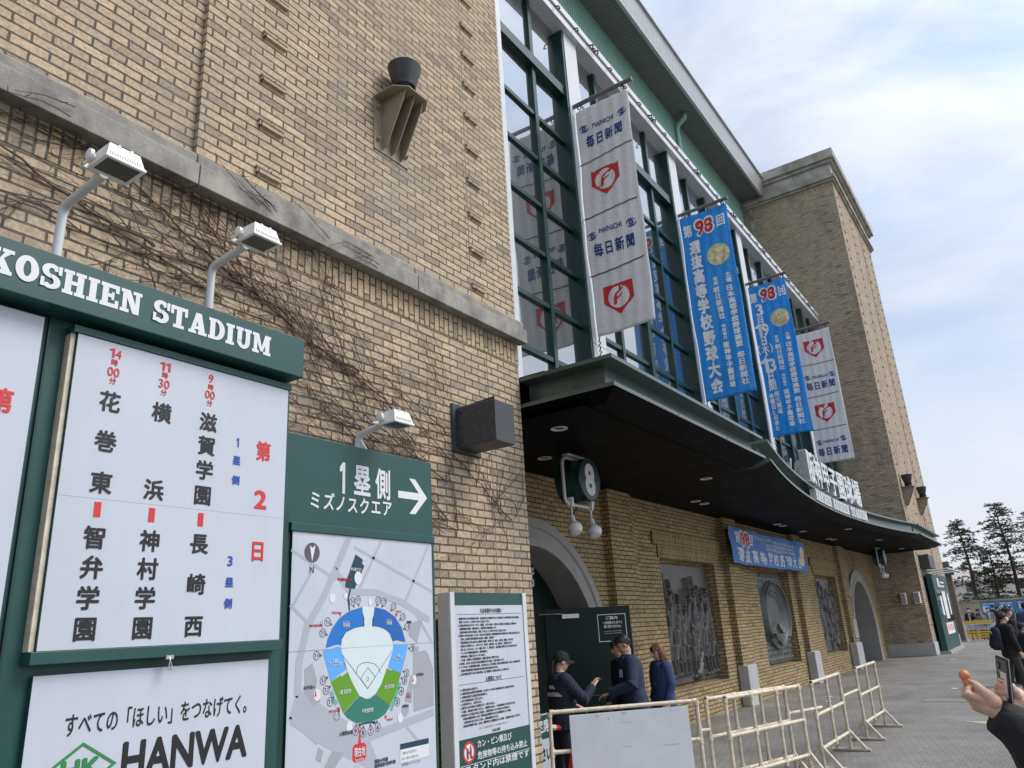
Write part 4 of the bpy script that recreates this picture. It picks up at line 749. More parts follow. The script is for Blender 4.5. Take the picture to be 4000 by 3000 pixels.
def para(lines, zt_, zb_):
    st = (zt_ - zb_) / len(lines); mxl = 56
    for i, s in enumerate(lines):
        ind = (len(s) - len(s.lstrip('　'))) * .018; s = s.strip('　'); n = sum(.55 if ord(c) < 256 else 1 for c in s)
        z = zt_ - st * (i + .5); tx(b, fn_, s, 5.245 + ind, 5.245 + ind + n * .0172, z - .0105, z + .0105, .008, d0=.0006)
z_h1 = nz(505, 200)[1]; z_r1 = nz(490, 232)[1]; z_a = nz(210, 262)[1]; z_b_ = nz(225, 812)[1]; z_h2 = nz(540, 825)[1]; z_r2 = nz(520, 852)[1]; z_c = nz(235, 925)[1]; z_d = nz(270, 1290)[1]
tx(b, fn_, '大会本部からのお願い', 5.56, 5.89, z_h1 - .022, z_h1 + .022, .02, d0=.001); shape(b, fn_, [(5.235, z_r1 - .002), (6.2, z_r1 - .002), (6.2, z_r1 + .002), (5.235, z_r1 + .002)], .0012)
para(l1, z_a, z_b_); tx(b, fn_, '入場券について', 5.60, 5.84, z_h2 - .022, z_h2 + .022, .02, d0=.001); shape(b, fn_, [(5.235, z_r2 - .002), (6.2, z_r2 - .002), (6.2, z_r2 + .002), (5.235, z_r2 + .002)], .0012)
para(l2, z_c, z_d); tx(b, fn_, '大会本部', 5.66, 5.78, z_d - .075, z_d - .05, .01, d0=.001); tx(b, fn_, '※ 詳しくは入場券に記載されている注意事項をご確認ください', 5.48, 5.92, z_d - .035, z_d - .018, 0, d0=.001); b.build('black_lettering', mat('grey_print', (.10, .10, .11), .5, var=.02), fc)
b = MB(); b.box(5.20, 6.232, 4.205, 4.2095, .3, zb - .003); wp = b.build('warning_panel', M['green'], NB)
b = MB()
for s, xa, ya, xb, wb_ in (('カン・ビン類及び', 390, 1437, 705, .06), ('危険物等の持ち込み禁止', 392, 1545, 850, .06), ('スタンド内は禁煙です', 330, 1668, 860, .06)):
    x0 = nz(xa, ya)[0]; x1 = nz(xb, ya - (xb - xa) * .2)[0]; z = nz(xa, ya)[1]; 
    if s[0] == 'ス': x0 = 5.28; x1 = 6.2
    tx(b, fn_, s, x0, x1, z - .031, z + .031, .018, d0=.001)
zz = nz(565, 1560)[1]; shape(b, fn_, [(5.22, zz - .004), (6.22, zz - .004), (6.22, zz + .0), (5.22, zz + .0)], .0012)
c = nz(313, 1515); shape(b, fn_, ellpts(c[0], c[1], .07, .07), .001); b.build('white_lettering', M['print_white'], wp)
b = MB(); ringp(b, fn_, c[0], c[1], .08, .08, .062, .062, .0016); shape(b, fn_, [(c[0] - .055, c[1] + .045), (c[0] - .045, c[1] + .055), (c[0] + .055, c[1] - .045), (c[0] + .045, c[1] - .055)], .0022); b.build('ban_symbol', M['print_red'], wp)
b = MB(); shape(b, fn_, [(c[0] - .035, c[1] - .05), (c[0] - .005, c[1] - .05), (c[0] - .005, c[1] + .03), (c[0] - .035, c[1] + .03)], .0014); shape(b, fn_, [(c[0] + .01, c[1] - .05), (c[0] + .035, c[1] - .05), (c[0] + .035, c[1] + .01), (c[0] + .028, c[1] + .05), (c[0] + .018, c[1] + .05), (c[0] + .01, c[1] + .01)], .0014); b.build('can_and_bottle', M['m_dark'], wp)
# ------------------------------------------------------------------ hanging banners on the window wall
def eye_logo(mb, fn, a, b, r, d=.003):
    for k, (ra, rb, t) in enumerate(((1.0, .95, .34), (.80, .74, .30))):
        n = 16
        for s0, s1 in ((.15 * math.pi, 1.05 * math.pi), (1.15 * math.pi, 2.05 * math.pi)):
            for i in range(n):
                x = i / n; y = (i + 1) / n; wa = math.sin(math.pi * min(1, x * 1.0)) ** .6; wb = math.sin(math.pi * min(1, y * 1.0)) ** .6
                def pt(q, w_, o): rr = (1 - o * w_ * t * .6); an = s0 + (s1 - s0) * q; return (a + r * ra * rr * math.cos(an), b + r * rb * rr * .85 * math.sin(an))
                mb.poly([fn(*pt(x, wa, 0), d + .0002 * k), fn(*pt(y, wb, 0), d + .0002 * k), fn(*pt(y, wb, 1), d + .0002 * k), fn(*pt(x, wa, 1), d + .0002 * k)])
    ringp(mb, fn, a, b, r * .46, r * .46, r * .15, r * .15, d, n=24)
def f_emblem(mr, mw, fn, a, b, s, d=.003):
    shapef(mr, fn, [(a - .5 * s, b + .44 * s), (a + .5 * s, b + .44 * s), (a + .5 * s, b - .12 * s), (a, b - .56 * s), (a - .5 * s, b - .12 * s)], d)
    shapef(mw, fn, ellpts(a, b, .355 * s, .355 * s, 36), d + .002)
    for q in ([(-.18, -.27), (-.07, -.20), (-.05, .07), (-.16, .0)], [(-.16, .0), (.17, .23), (.21, .31), (-.10, .13)], [(-.06, -.08), (.13, .05), (.16, .12), (-.06, -.0)]):
        shapef(mr, fn, [(a + x * s, b + y * s) for x, y in q], d + .004)
BAN = {1: ((2226, 431), (2467, 304), (2246, 443), (2455, 338), (2335, 1325), (2555, 1241)), 2: ((2639, 850), (2841, 772), (2654, 856), (2835, 793), (2755, 1566), (2960, 1530)),
       3: ((2904, 1112), (3074, 1067), (2917, 1124), (3074, 1081), (3027, 1716), (3168, 1676)), 4: ((3105, 1293), (3241, 1260), (3106, 1311), (3238, 1277), (3197, 1816), (3337, 1788))}
def banner(k, label, clothm):
    X = XB + BS * (k - 1) + .15; pb, pt, tl, tr_, bl, br = BAN[k]; q = [at(*p, X=X) for p in (pb, pt, tl, tr_, bl, br)]
    zp = (q[0].z + q[1].z) / 2; ya, yb = (q[2].y + q[4].y) / 2, (q[3].y + q[5].y) / 2; zt = q[2].z * .5 + q[3].z * .5; zb = q[4].z * .5 + q[5].z * .5
    t = thing('banner', label, 'banner', (X, 6.4, zp), 0, 'long banners hanging from poles on the window wall')
    b = MB(); b.tube([(X, 6.42, zp), (X, q[1].y, zp + .02)], .05, 12); b.build('pole', M['eave_dark'], t, smooth='auto')
    for y in (ya - .12, yb + .1):
        b = MB(); b.tube([(X, y, zp - .03), (X, y + .05, zp - .09), (X, y, zp - .15), (X, y - .05, zp - .09), (X, y, zp - .03)], .012, 6); b.build('ring', M['dark_metal'], t)
    b = MB()
    for y in (ya - .05,):
        for i in range(5): b.tube([(X + .03 * (i % 2), y, zb - .02 - .1 * i), (X - .03 * (i % 2), y + .03, zb - .13 - .1 * i)], .014, 6)
    b.build('chain', M['dark_metal'], t)
    W, Hh = ya - yb, zt - zb
    def fn(a, z, d):
        u = (-a + yb * 0 + ya - 0) / 1.0; u = (ya + a) / W; v = (zt - z) / Hh
        wv = .055 * math.sin(6.0 * v + 2.2 * u + k) * math.sin(math.pi * min(1, max(0, v))) + .016 * math.sin(23 * v + 5 * u + 2 * k) + .008 * math.sin(31 * u + 7 * v + k) + .03 * (v ** 2) * math.sin(3.1 * u + k)
        return (X + wv - (d + .004 if d else 0), -a, z - .03 * math.sin(math.pi * min(1, max(0, u))) * (1 - v) * .8)
    n, m_ = 28, 72; b = MB(); vs = []
    for j in range(m_ + 1):
        for i in range(n + 1): vs.append(fn(-ya + W * i / n, zt - Hh * j / m_, 0))
    b.add(vs, [(j * (n + 1) + i, (j + 1) * (n + 1) + i, (j + 1) * (n + 1) + i + 1, j * (n + 1) + i + 1) for j in range(m_) for i in range(n)])
    cl = b.build('cloth', clothm, t, smooth=True); sm = cl.modifiers.new('thickness', 'SOLIDIFY'); sm.thickness = .002; sm.offset = 0
    def ab(px, py): p = at(px, py, X=X); return -p.y, p.z
    return t, cl, fn, ab, X
def mainichi(fn, ab, mb, pl, pr, ptx, pk, r, wd, kw, kh):
    a1, b1 = ab(*pl); a2, b2 = ab(*pr); eye_logo(mb, fn, a1, b1, r); eye_logo(mb, fn, a2, b2, r)
    a, b_ = ab(*ptx); tx(mb, fn, 'MAINICHI', a - wd / 2, a + wd / 2, b_ - .055, b_ + .055, .02, False, d0=.003)
    a, b_ = ab(*pk)
    for i, ch in enumerate('毎日新聞'): c = a - kw * 1.5 * 1.14 + i * kw * 1.14; tx(mb, fn, ch, c - kw / 2, c + kw / 2, b_ - kh / 2, b_ + kh / 2, .028, d0=.003)
B1 = lambda x, y: (2200 + x * .6633, 300 + y * .6633)
t, cl, fn, ab, X = banner(1, 'nearest grey white banner, with a red emblem at its foot', M['cloth_white'])
mb, mr, mw, ml = MB(), MB(), MB(), MB()
mainichi(fn, ab, mb, B1(122, 308), B1(343, 200), B1(232, 256), B1(240, 335), .115, .50, .205, .31)
mainichi(fn, ab, mb, B1(178, 945), B1(400, 855), B1(283, 890), B1(302, 990), .115, .50, .205, .31)
f_emblem(mr, mw, fn, *ab(*B1(253, 600)), .66); f_emblem(mr, mw, fn, *ab(*B1(325, 1290)), .66)
def seam(y0, y1):
    a0, z0 = ab(*B1(*y0)); a1, z1 = ab(*B1(*y1)); n = 16
    for i in range(n): p = lambda q, o: (a0 + (a1 - a0) * q, z0 + (z1 - z0) * q + o); shape(ml, fn, [p(i / n, -.012), p((i + 1) / n, -.012), p((i + 1) / n, .012), p(i / n, .012)], .010)
for y in (((95, 525), (411, 376)), ((128, 850), (440, 710)), ((162, 1183), (478, 1050))): seam(*y)
mb.build('blue_print', M['p_navy'], cl); mr.build('red_emblem', M['print_red'], cl); mw.build('white_print', M['cloth_white'], cl); ml.build('seam', M['dark_metal'], cl)
B4 = lambda x, y: (2850 + x * .5126, 1050 + y * .5126)
t, cl, fn, ab, X = banner(4, 'farthest grey white banner, with a red emblem at its top', M['cloth_white'])
mb, mr, mw, ml = MB(), MB(), MB(), MB()
mainichi(fn, ab, mb, B4(593, 834), B4(777, 795), B4(686, 815), B4(693, 880), .125, .56, .245, .33)
mainichi(fn, ab, mb, B4(685, 1327), B4(868, 1288), B4(776, 1310), B4(790, 1385), .125, .56, .245, .33)
f_emblem(mr, mw, fn, *ab(*B4(643, 598)), .74); f_emblem(mr, mw, fn, *ab(*B4(730, 1088)), .74)
B1 = B4
for y in (((540, 748), (798, 688)), ((585, 988), (835, 930)), ((620, 1236), (892, 1185))): seam(*y)
mb.build('blue_print', M['p_navy'], cl); mr.build('red_emblem', M['print_red'], cl); mw.build('white_print', M['cloth_white'], cl); ml.build('seam', M['dark_metal'], cl)
def medal(fn, ab, p, r, cl):
    a, z = ab(*p); b = MB(); shapef(b, fn, ellpts(a, z, r, r * 1.02, 40), .003); ringp(b, fn, a, z, r * 1.03, r * 1.05, r * .95, r * .97, .004); b.build('medal_print', M['medal'], cl)
def vcolz(mb, fn, ab, s, p0, p1, wd, bold=.03, d0=.003):
    """vertical lettering: first and last characters centred on two photograph points"""
    n = len(s); a0, z0 = ab(*p0); a1, z1 = ab(*p1)
    for i, ch in enumerate(s):
        if ch == ' ': continue
        q = i / max(1, n - 1); a = a0 + (a1 - a0) * q; z = z0 + (z1 - z0) * q; h = abs(z1 - z0) / max(1, n - 1) * .95
        tx(mb, fn, ch, a - wd / 2, a + wd / 2, z - h / 2, z + h / 2, bold, d0=d0)
def dup(mb_src, fn, mats, cl): pass
for k, lb, B in ((2, 'bright blue banner with one long line of large white characters and a gold medal', lambda x, y: (2600 + x * .5725, 750 + y * .5725)), (3, 'bright blue banner showing the dates in large white numerals below its heading', B4)):
    t, cl, fn, ab, X = banner(k, lb, M['cloth_blue']); mw, mr, mo = MB(), MB(), MB()
    if k == 2: q9, q1, q2, qm, rm = B(262, 228), B(150, 268), B(375, 188), B(362, 424), .30
    else: q9, q1, q2, qm, rm = B(290, 188), B(183, 225), B(397, 163), B(385, 368), .30
    for ch, p, wd in (('第', q1, .26), ('回', q2, .26)): a, z = ab(*p); tx(mw, fn, ch, a - wd / 2, a + wd / 2, z - .19, z + .19, .035, d0=.003)
    a, z = ab(*q9); tx(mw, fn, '98', a - .26, a + .26, z - .24, z + .24, .07, False, d0=.003); tx(mr, fn, '98', a - .235, a + .235, z - .215, z + .215, .035, False, d0=.007)
    if k == 2:
        vcolz(mw, fn, ab, '選抜高等学校野球大会', B(200, 378), B(348, 1320), .32, .05)
        for s, p0, p1, wd in (('主催', B(427, 562), B(432, 597), .15), ('日本高等学校野球連盟', B(435, 650), B(502, 1030), .19), ('毎日新聞社', B(513, 1105), B(550, 1290), .2), ('後援', B(342, 592), B(346, 622), .13), ('朝日新聞社', B(350, 667), B(381, 840), .16), ('特別協力', B(393, 910), B(405, 990), .11), ('阪神甲子園球場', B(413, 1040), B(460, 1310), .16)): vcolz(mw, fn, ab, s, p0, p1, wd, .04)
    else:
        for s, p, wd, h in (('3', B(228, 315), .20, .42), ('月', B(237, 398), .26, .34), ('19', B(252, 468), .40, .42), ('日', B(263, 548), .24, .36), ('13', B(297, 735), .42, .44), ('日', B(312, 815), .24, .38), ('間', B(327, 885), .26, .38)): a, z = ab(*p); tx(mw, fn, s, a - wd / 2, a + wd / 2, z - h / 2, z + h / 2, .035, s not in ('3', '19', '13'), d0=.003)
        a, z = ab(*B(274, 613)); tx(mw, fn, '木', a - .13, a + .13, z - .16, z + .16, .03, d0=.003); tx(mw, fn, '(', a - .24, a - .17, z - .16, z + .16, .02, False, d0=.003); tx(mw, fn, ')', a + .17, a + .24, z - .16, z + .16, .02, False, d0=.003)
        a, z = ab(*B(283, 668)); mw.poly([fn(a + x, z + y, .003) for x, y in ((-.03, .17), (.03, .14), (.05, .05), (-.03, -.03), (.0, -.1), (.05, -.13), (.03, -.17), (-.04, -.13), (-.08, -.03), (.0, .05), (-.02, .1))])
        for s, p0, p1, wd in (('主催', B(437, 492), B(442, 520), .14), ('日本高等学校野球連盟', B(445, 568), B(512, 925), .21), ('毎日新聞社', B(522, 990), B(555, 1160), .22), ('後援', B(357, 515), B(362, 545), .12), ('朝日新聞社', B(368, 588), B(397, 745), .18), ('特別協力', B(408, 805), B(420, 880), .11), ('阪神甲子園球場', B(432, 932), B(480, 1180), .18), ('雨天順延', B(357, 950), B(385, 1080), .16), ('休養日2日含む', B(317, 968), B(370, 1215), .16)): vcolz(mw, fn, ab, s, p0, p1, wd, .04)
    # hems
    mw.build('white_lettering', M['banner_white'], cl); mr.build('red_numerals', M['print_red'], cl); medal(fn, ab, qm, rm, cl)
# wide blue cloth banner under the canopy
CB = thing('cloth_banner', 'wide pale blue cloth banner with white characters strung under the canopy across a brick pier', 'banner', (20.4, 5.8, 3.9))
X0, X1, Z0, Z1 = 17.25, 23.68, 3.04, 3.87
def cfn(a, z, d):
    u = (a - X0) / (X1 - X0); v = (Z1 - z) / (Z1 - Z0)
    return (a, 5.8 - d + .02 * math.sin(18 * u + 5 * v) + .012 * math.sin(41 * u + 9 * v), z - .03 * math.sin(math.pi * u) * (1 - .4 * v) + .008 * math.sin(30 * u))
b = MB(); n, m_ = 70, 12
b.add([cfn(X0 + (X1 - X0) * i / n, Z1 - (Z1 - Z0) * j / m_, 0) for j in range(m_ + 1) for i in range(n + 1)], [(j * (n + 1) + i, (j + 1) * (n + 1) + i, (j + 1) * (n + 1) + i + 1, j * (n + 1) + i + 1) for j in range(m_) for i in range(n)])
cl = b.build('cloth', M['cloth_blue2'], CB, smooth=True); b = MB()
CZ = lambda x, y: (2800 + x * .2034, 2000 + y * .2034)
def cab(x, y): p = at(*CZ(x, y), Y=5.8); return p.x, p.z
for i, ch in enumerate('選抜高等学校野球大会'): a = 17.8 + i * (22.95 - 17.8) / 9; tx(b, cfn, ch, a - .21, a + .21, 3.09, 3.43, .03, d0=.004)
tx(b, cfn, '第', 17.58, 17.92, 3.5, 3.80, .03, d0=.004); tx(b, cfn, '回', 18.55, 18.86, 3.5, 3.78, .03, d0=.004); tx(b, cfn, '98', 17.93, 18.55, 3.46, 3.82, .07, False, d0=.004)
for s, a0, a1, z in (('3月19日(木)〜13日間', 18.98, 20.45, 3.74), ('(雨天順延、休養日2日含む)', 20.5, 21.35, 3.71), ('阪神甲子園球場', 21.4, 22.5, 3.70), ('主催 日本高等学校野球連盟 毎日新聞社', 19.9, 22.4, 3.60), ('後援 朝日新聞社 特別協力 阪神甲子園球場', 19.9, 22.4, 3.50)): tx(b, cfn, s, a0, a1, z - .045, z + .045, .02, d0=.004)
b.build('white_lettering', M['print_white'], cl); b = MB(); tx(b, cfn, '98', 17.97, 18.51, 3.485, 3.795, .03, False, d0=.008); b.build('red_numerals', M['print_red'], cl)
b = MB(); shapef(b, cfn, ellpts(23.3, 3.45, .27, .28), .006); b.build('medal_print', M['medal'], cl)
for x, z in ((X0, Z1), (X1, Z1), (X0, Z0), (X1, Z0)): b = MB(); b.tube([(x, 5.8, z), (x + (-.15 if x == X0 else .15), 6.0, z + .12)], .008, 5); b.build('cord', M['black'], CB)

# ------------------------------------------------------------------ wall lights, boxes, gate signs, reliefs
def uplight(x, z, yw, label, s=1.0):
    t = thing('wall_light', label, 'wall light', (x, yw, z), 0, 'cup lamps on brackets on the brick towers')
    b = MB(); b.box(x - .245 * s, x + .245 * s, yw - .014, yw, z - .60 * s, z + .0)
    b.prism([(x - .25 * s, yw, z), (x + .25 * s, yw, z), (x + .25 * s, yw - .26 * s, z), (x + .14 * s, yw - .38 * s, z), (x - .14 * s, yw - .38 * s, z), (x - .25 * s, yw - .26 * s, z)], (0, 0, .014))
    for k in (-.13, 0, .13): b.prism([(x + k * s - .006, yw - .014, z - .002), (x + k * s - .006, yw - .33 * s, z - .002), (x + k * s - .006, yw - .30 * s, z - .10 * s), (x + k * s - .006, yw - .08 * s, z - .54 * s), (x + k * s - .006, yw - .014, z - .57 * s)], (.012, 0, 0))
    b.build('bracket', M['tan_steel'], t, bevel=.003)
    for kx in (-.2, .2):
        for kz in (-.1, -.48): b = MB(); b.lathe((x + kx * s, yw - .012, z + kz * s), [(.022, 0), (.022, .02), (.01, .03), (.01, .045)], 8, (0, -1, 0)); b.build('bolt', M['tan_steel'], t)
    c = (x, yw - .2 * s, z + .014); b = MB()
    b.lathe(c, [(.105 * s, 0), (.105 * s, .16 * s), (.125 * s, .20 * s), (.165 * s, .36 * s), (.175 * s, .39 * s), (.15 * s, .40 * s), (.13 * s, .30 * s), (0, .28 * s)], 28, cap=False)
    b.build('lamp_cup', M['dark_metal'], t, smooth='auto'); b = MB()
    for i in range(9): b.lathe((c[0], c[1], c[2] + .012 * s + i * .016 * s), [(.105 * s, 0), (.114 * s, .004 * s), (.105 * s, .008 * s)], 24, cap=False)
    b.build('cooling_fin', M['black'], t)
uplight(4.785, 7.0, 4.5, 'dark cup lamp on a tan fin bracket high on the near brick wall')
uplight(36.7, 6.85, 4.44, 'dark cup lamp on a bracket on the far tower, nearer of two', 1.35); uplight(41.2, 6.85, 4.44, 'dark cup lamp on a bracket on the far tower, farther of two', 1.35)
def wallbox(x0, x1, y0, yw, z0, z1, label):
    t = thing('metal_box', label, 'metal box', ((x0 + x1) / 2, yw, z0), 0, 'dark steel boxes on the brick towers'); b = MB()
    b.box(x0, x1, y0, yw - .03, z0, z1); b.build('housing', M['box_metal'], t, bevel=.004); b = MB(); b.box(x0 - .06, x1 + .06, yw - .028, yw, z0 - .03, z1 + .05); b.prism([(x0 - .002, yw - .03, z1), (x0 - .002, y0, z1 + .03), (x0 - .002, y0, z1), ], (.004, 0, 0)); b.build('flange', M['box_metal'], t)
    for z in (z0 + .05, (z0 + z1) / 2, z1 - .05): b = MB(); b.lathe((x0, yw - .08, z), [(.014, 0), (.014, .008), (0, .010)], 8, (-1, 0, 0), cap=False); b.build('bolt', M['dark_metal'], t)
wallbox(5.665, 5.985, 4.0, 4.5, 3.55, 3.955, 'large speckled dark steel box jutting from the vine covered near wall'); wallbox(36.9, 38.7, 4.05, 4.44, 3.45, 3.98, 'dark steel box on the far tower, just right of the canopy end')
for y0, y1, lb in ((5.05, 5.24, 'white box speaker on the shaded side of the far tower, left of two'), (4.54, 4.76, 'white box speaker on the shaded side of the far tower, right of two')):
    t = thing('wall_speaker', lb, 'speaker', (35.9, (y0 + y1) / 2, 2.02), 0, 'white speakers on the far tower'); b = MB(); b.box(35.6, 35.89, y0, y1, 2.02, 2.48); b.build('housing', M['white_paint'], t, bevel=.015); b = MB(); b.box(35.594, 35.598, y0 + .03, y1 - .03, 2.06, 2.44); b.build('grille', M['grey_render'], t)
def gatesign(px0, label, num, s=1.0):
    p = at(*px0, Z=4.08); x0, y = p.x, p.y; t = thing('gate_sign', label, 'gate sign', (x0 + .38, y, 4.12), 0, 'round gate number signs under the canopy')
    zt, zb, x1 = 4.06, 3.42, x0 + .78; b = MB(); r = .1
    pts = []
    for cx, cz, a in ((x1 - r, zt - r, 90), (x1 - r, zb + r, 0), (x0 + r, zb + r, -90), (x0 + r, zt - r, 180)):
        for i in range(5): an = R_(a - i * 22.5); pts.append((cx + r * math.cos(an), y, cz + r * math.sin(an)))
    pts.append(pts[0]); b.tube(pts, .023, 10, cap=False); b.box(x0 + .1, x1 - .1, y - .05, y + .05, zt + .028, 4.119); b.build('frame', M['white_metal'], t, smooth='auto')
    c = Vector(((x0 + x1) / 2, y, (zt + zb) / 2 + .02)); b = MB(); b.lathe(c + Vector((0, .2, 0)), [(0, 0), (.29, 0), (.30, .01), (.30, .39), (.29, .40), (.285, .394), (0, .394)], 40, (0, -1, 0), cap=False); d = b.build('drum', M['frame_green'], t, smooth='auto')
    b = MB(); tx(b, plY(y - .1945), num, c.x - .115, c.x + .115, c.z - .20, c.z + .20, .05, False, d0=.002); b.build('number', M['print_white'], d)
    for k in (.12, .66):
        e = Vector((x0 + k, y - .02, zb)); b = MB(); b.box(e.x - .02, e.x + .02, e.y - .035, e.y + .035, zb - .04, zb + .09); b.tube([e + Vector((0, 0, -.04)), e + Vector((0, .0, -.13)), e + Vector((.03, .02, -.16))], .012, 6); dv = Vector((-.35, -.35, -.8)).normalized(); o = e + Vector((.05, .03, -.16))
        b.lathe(o, [(.035, 0), (.037, .11), (.065, .13), (.10, .19), (.10, .22), (.065, .28), (0, .29)], 20, dv); b.build('spotlight', M['white_paint'], t, smooth='auto')
    b = MB(); b.tube([(x0 + .12, y, zb - .03), (x0 + .2, y + .02, zb - .14), (x0 + .32, y, zb - .02)], .008, 6); b.build('cable', M['black'], t)
gatesign((2193, 1778), 'round dark gate sign with the number 8 hanging by the near arch', '8'); gatesign((3420, 2142), 'round gate sign seen edge on, hanging beside the far arch', '7')
def relief(i, label, m, segs, extra=None):
    x0, x1 = 14.06 + NS * i, 16.86 + NS * i; z0, z1 = .69, 2.95; nx, nz_ = 230, 200
    U, V = np.meshgrid(np.linspace(0, 1, nx), np.linspace(0, 1, nz_)); A = (x1 - x0); Bz = z1 - z0; PX, PZ = U * A, V * Bz; Hf = np.zeros_like(PX)
    for (ax, az, bx_, bz, r, h) in segs:
        dx, dz = bx_ - ax, bz - az; l2 = dx * dx + dz * dz + 1e-9; tt = np.clip(((PX - ax) * dx + (PZ - az) * dz) / l2, 0, 1); D = np.hypot(PX - ax - tt * dx, PZ - az - tt * dz); rr = r * (1 - .3 * tt)
        Hf = np.maximum(Hf, h * np.sqrt(np.clip(1 - (D / rr) ** 2, 0, 1)))
    if extra is not None: Hf = Hf + extra(PX / A, PZ / Bz)
    Hf = Hf * 1.5; Hf[0, :] = Hf[-1, :] = 0; Hf[:, 0] = Hf[:, -1] = 0
    b = MB(); b.add([(x0 + PX[j, k], 6.34 - Hf[j, k], z0 + PZ[j, k]) for j in range(nz_) for k in range(nx)], [(j * nx + k, j * nx + k + 1, (j + 1) * nx + k + 1, (j + 1) * nx + k) for j in range(nz_ - 1) for k in range(nx - 1)])
    b.box(x0, x1, 6.342, 6.397, z0, z1); o = b.build('relief_panel', m, smooth=True); tag(o, label, 'relief', 'bronze reliefs in the brick niches')
rn = random.Random(5)
def figure(x, z, h, seed, arms=1):
    r = random.Random(seed); s = []; k = h / 1.5; hx, hz = x + r.uniform(-.05, .05), z + .78 * k; sx, sz = hx + r.uniform(-.08, .08), z + 1.18 * k
    s.append((hx, hz, sx, sz, .135 * k, .085)); s.append((sx + .02, sz + .2 * k, sx + .03, sz + .24 * k, .085 * k, .09))
    for q in (-1, 1):
        kx = hx + q * r.uniform(.04, .14); s.append((hx + q * .05, hz, kx, z + .42 * k, .085 * k, .075)); s.append((kx, z + .42 * k, kx + r.uniform(-.1, .14), z, .06 * k, .065)); s.append((kx + .0, z, kx + .1, z - .02, .04, .05))
        if arms: ex, ez = sx + q * r.uniform(.1, .2), sz + r.uniform(.1, .3) * k; s.append((sx + q * .1, sz, ex, ez, .055 * k, .06)); s.append((ex, ez, ex + r.uniform(-.12, .12), ez + r.uniform(.2, .4) * k, .042 * k, .055))
        else: ex, ez = sx + q * r.uniform(.1, .22), sz - r.uniform(.1, .25) * k; s.append((sx + q * .1, sz, ex, ez, .055 * k, .06)); s.append((ex, ez, ex + r.uniform(-.2, .2), ez + r.uniform(-.1, .2) * k, .042 * k, .055))
    return s
sg1 = []
for i in range(19): sg1 += figure(.22 + .128 * i + rn.uniform(-.05, .05), (.12, .42, .72)[i % 3] + rn.uniform(-.06, .06), rn.uniform(1.0, 1.16), 60 + i, i % 4 != 1)
sg1 += [(1.5, .12, 1.62, .3, .12, .1), (1.62, .3, 1.75, .5, .07, .08)]
relief(0, 'dark bronze relief of ballplayers raising their arms, nearest of the three reliefs', M['bronze'], sg1)
def stad(u, v):
    x = (u - .55) / .36; y = (v - .52) / .36; r = np.hypot(x, y); e = .06 * np.clip((r - .55) / .5, 0, 1) * (r < 1.05); e += .05 * ((abs(r - 1.05) < .05) & (y > -.7)); e += .03 * ((abs(u - .5) < .05) & (v > .75) & (v < .9)); d = abs(x) + abs(y + .55) * 1.1; e += .05 * ((d > .35) & (d < .45) & (y < -.2)); e += .012 * np.sin(40 * r) * (r > .6) * (r < 1.0); e += .02 * (np.sin(u * 60) * np.sin(v * 50) > .6) * (r > 1.1)
    return e
relief(1, 'greenish bronze relief of the stadium seen from above, in the middle niche', M['bronze_green'], [], stad)
sg3 = []
for i in range(46): x, z = rn.uniform(.15, 2.65), rn.uniform(.1, 1.75) ; sg3 += [(x, z, x + rn.uniform(-.1, .1), z + rn.uniform(.15, .4), rn.uniform(.05, .09), rn.uniform(.04, .08)), (x, z + .3, x + rn.uniform(-.2, .2), z + rn.uniform(.3, .6), .035, .05)]
relief(2, 'dark bronze relief crowded with small figures, in the farthest niche', M['bronze'], sg3)

# ------------------------------------------------------------------ vines on the near wall
rv = random.Random(11); b = MB()
def stem(x, z, ang, length, r, depth=0, y0=4.482):
    pts = [(x, y0, z)]; n = max(4, int(length / .09)); a = ang
    for i in range(n):
        a += rv.gauss(0, .17); a += (ang - a) * .14
        x += math.cos(a) * .09; z += math.sin(a) * .09
        if z > 4.96 and y0 > 4.4: z = 4.96 - rv.uniform(0, .03); a = math.pi + rv.uniform(-.1, .3)
        if x > 6.86 or x < -.8: break
        pts.append((x, y0 - (0 if i % 3 else rv.uniform(0, .02)), z))
        if depth < 2 and rv.random() < (.26 if depth == 0 else .13): stem(x, z, a + rv.choice((-1, 1)) * rv.uniform(.25, .8), length * rv.uniform(.12, .45), r * .55, depth + 1, y0 - .003)
        if rv.random() < .22: t_ = rv.uniform(0, 6.28); b.tube([(x, y0, z), (x + math.cos(t_) * .035, y0 - .02, z + math.sin(t_) * .035)], .0026, 3, cap=False)
    if len(pts) > 1: b.tube(pts, [max(.0018, r * (1 - .75 * i / len(pts))) for i in range(len(pts))], 4, cap=False)
for i in range(19):
    x0, z0 = rv.uniform(4.6, 6.8), rv.uniform(2.7, 3.9); stem(x0, z0, math.pi - rv.uniform(.12, .62), rv.uniform(1.2, 4.2), rv.uniform(.003, .007))
for i in range(8): stem(rv.uniform(5.6, 6.8), rv.uniform(2.5, 3.4), rv.uniform(.6, 2.6), rv.uniform(.5, 1.4), .005)
for i in range(6): stem(rv.uniform(2.4, 4.6), rv.uniform(3.6, 4.5), math.pi - rv.uniform(.05, .4), rv.uniform(1.5, 3), .010)
for i in range(7): stem(rv.uniform(1.4, 3.2), 5.3, rv.uniform(1.2, 2.6), rv.uniform(.8, 2.2), .004, 1, 4.53)
for i in range(16): stem(rv.uniform(1.2, 4.5), rv.uniform(4.98, 5.12), rv.uniform(2.4, 3.9), rv.uniform(.2, .5), .004, 2, 4.352)
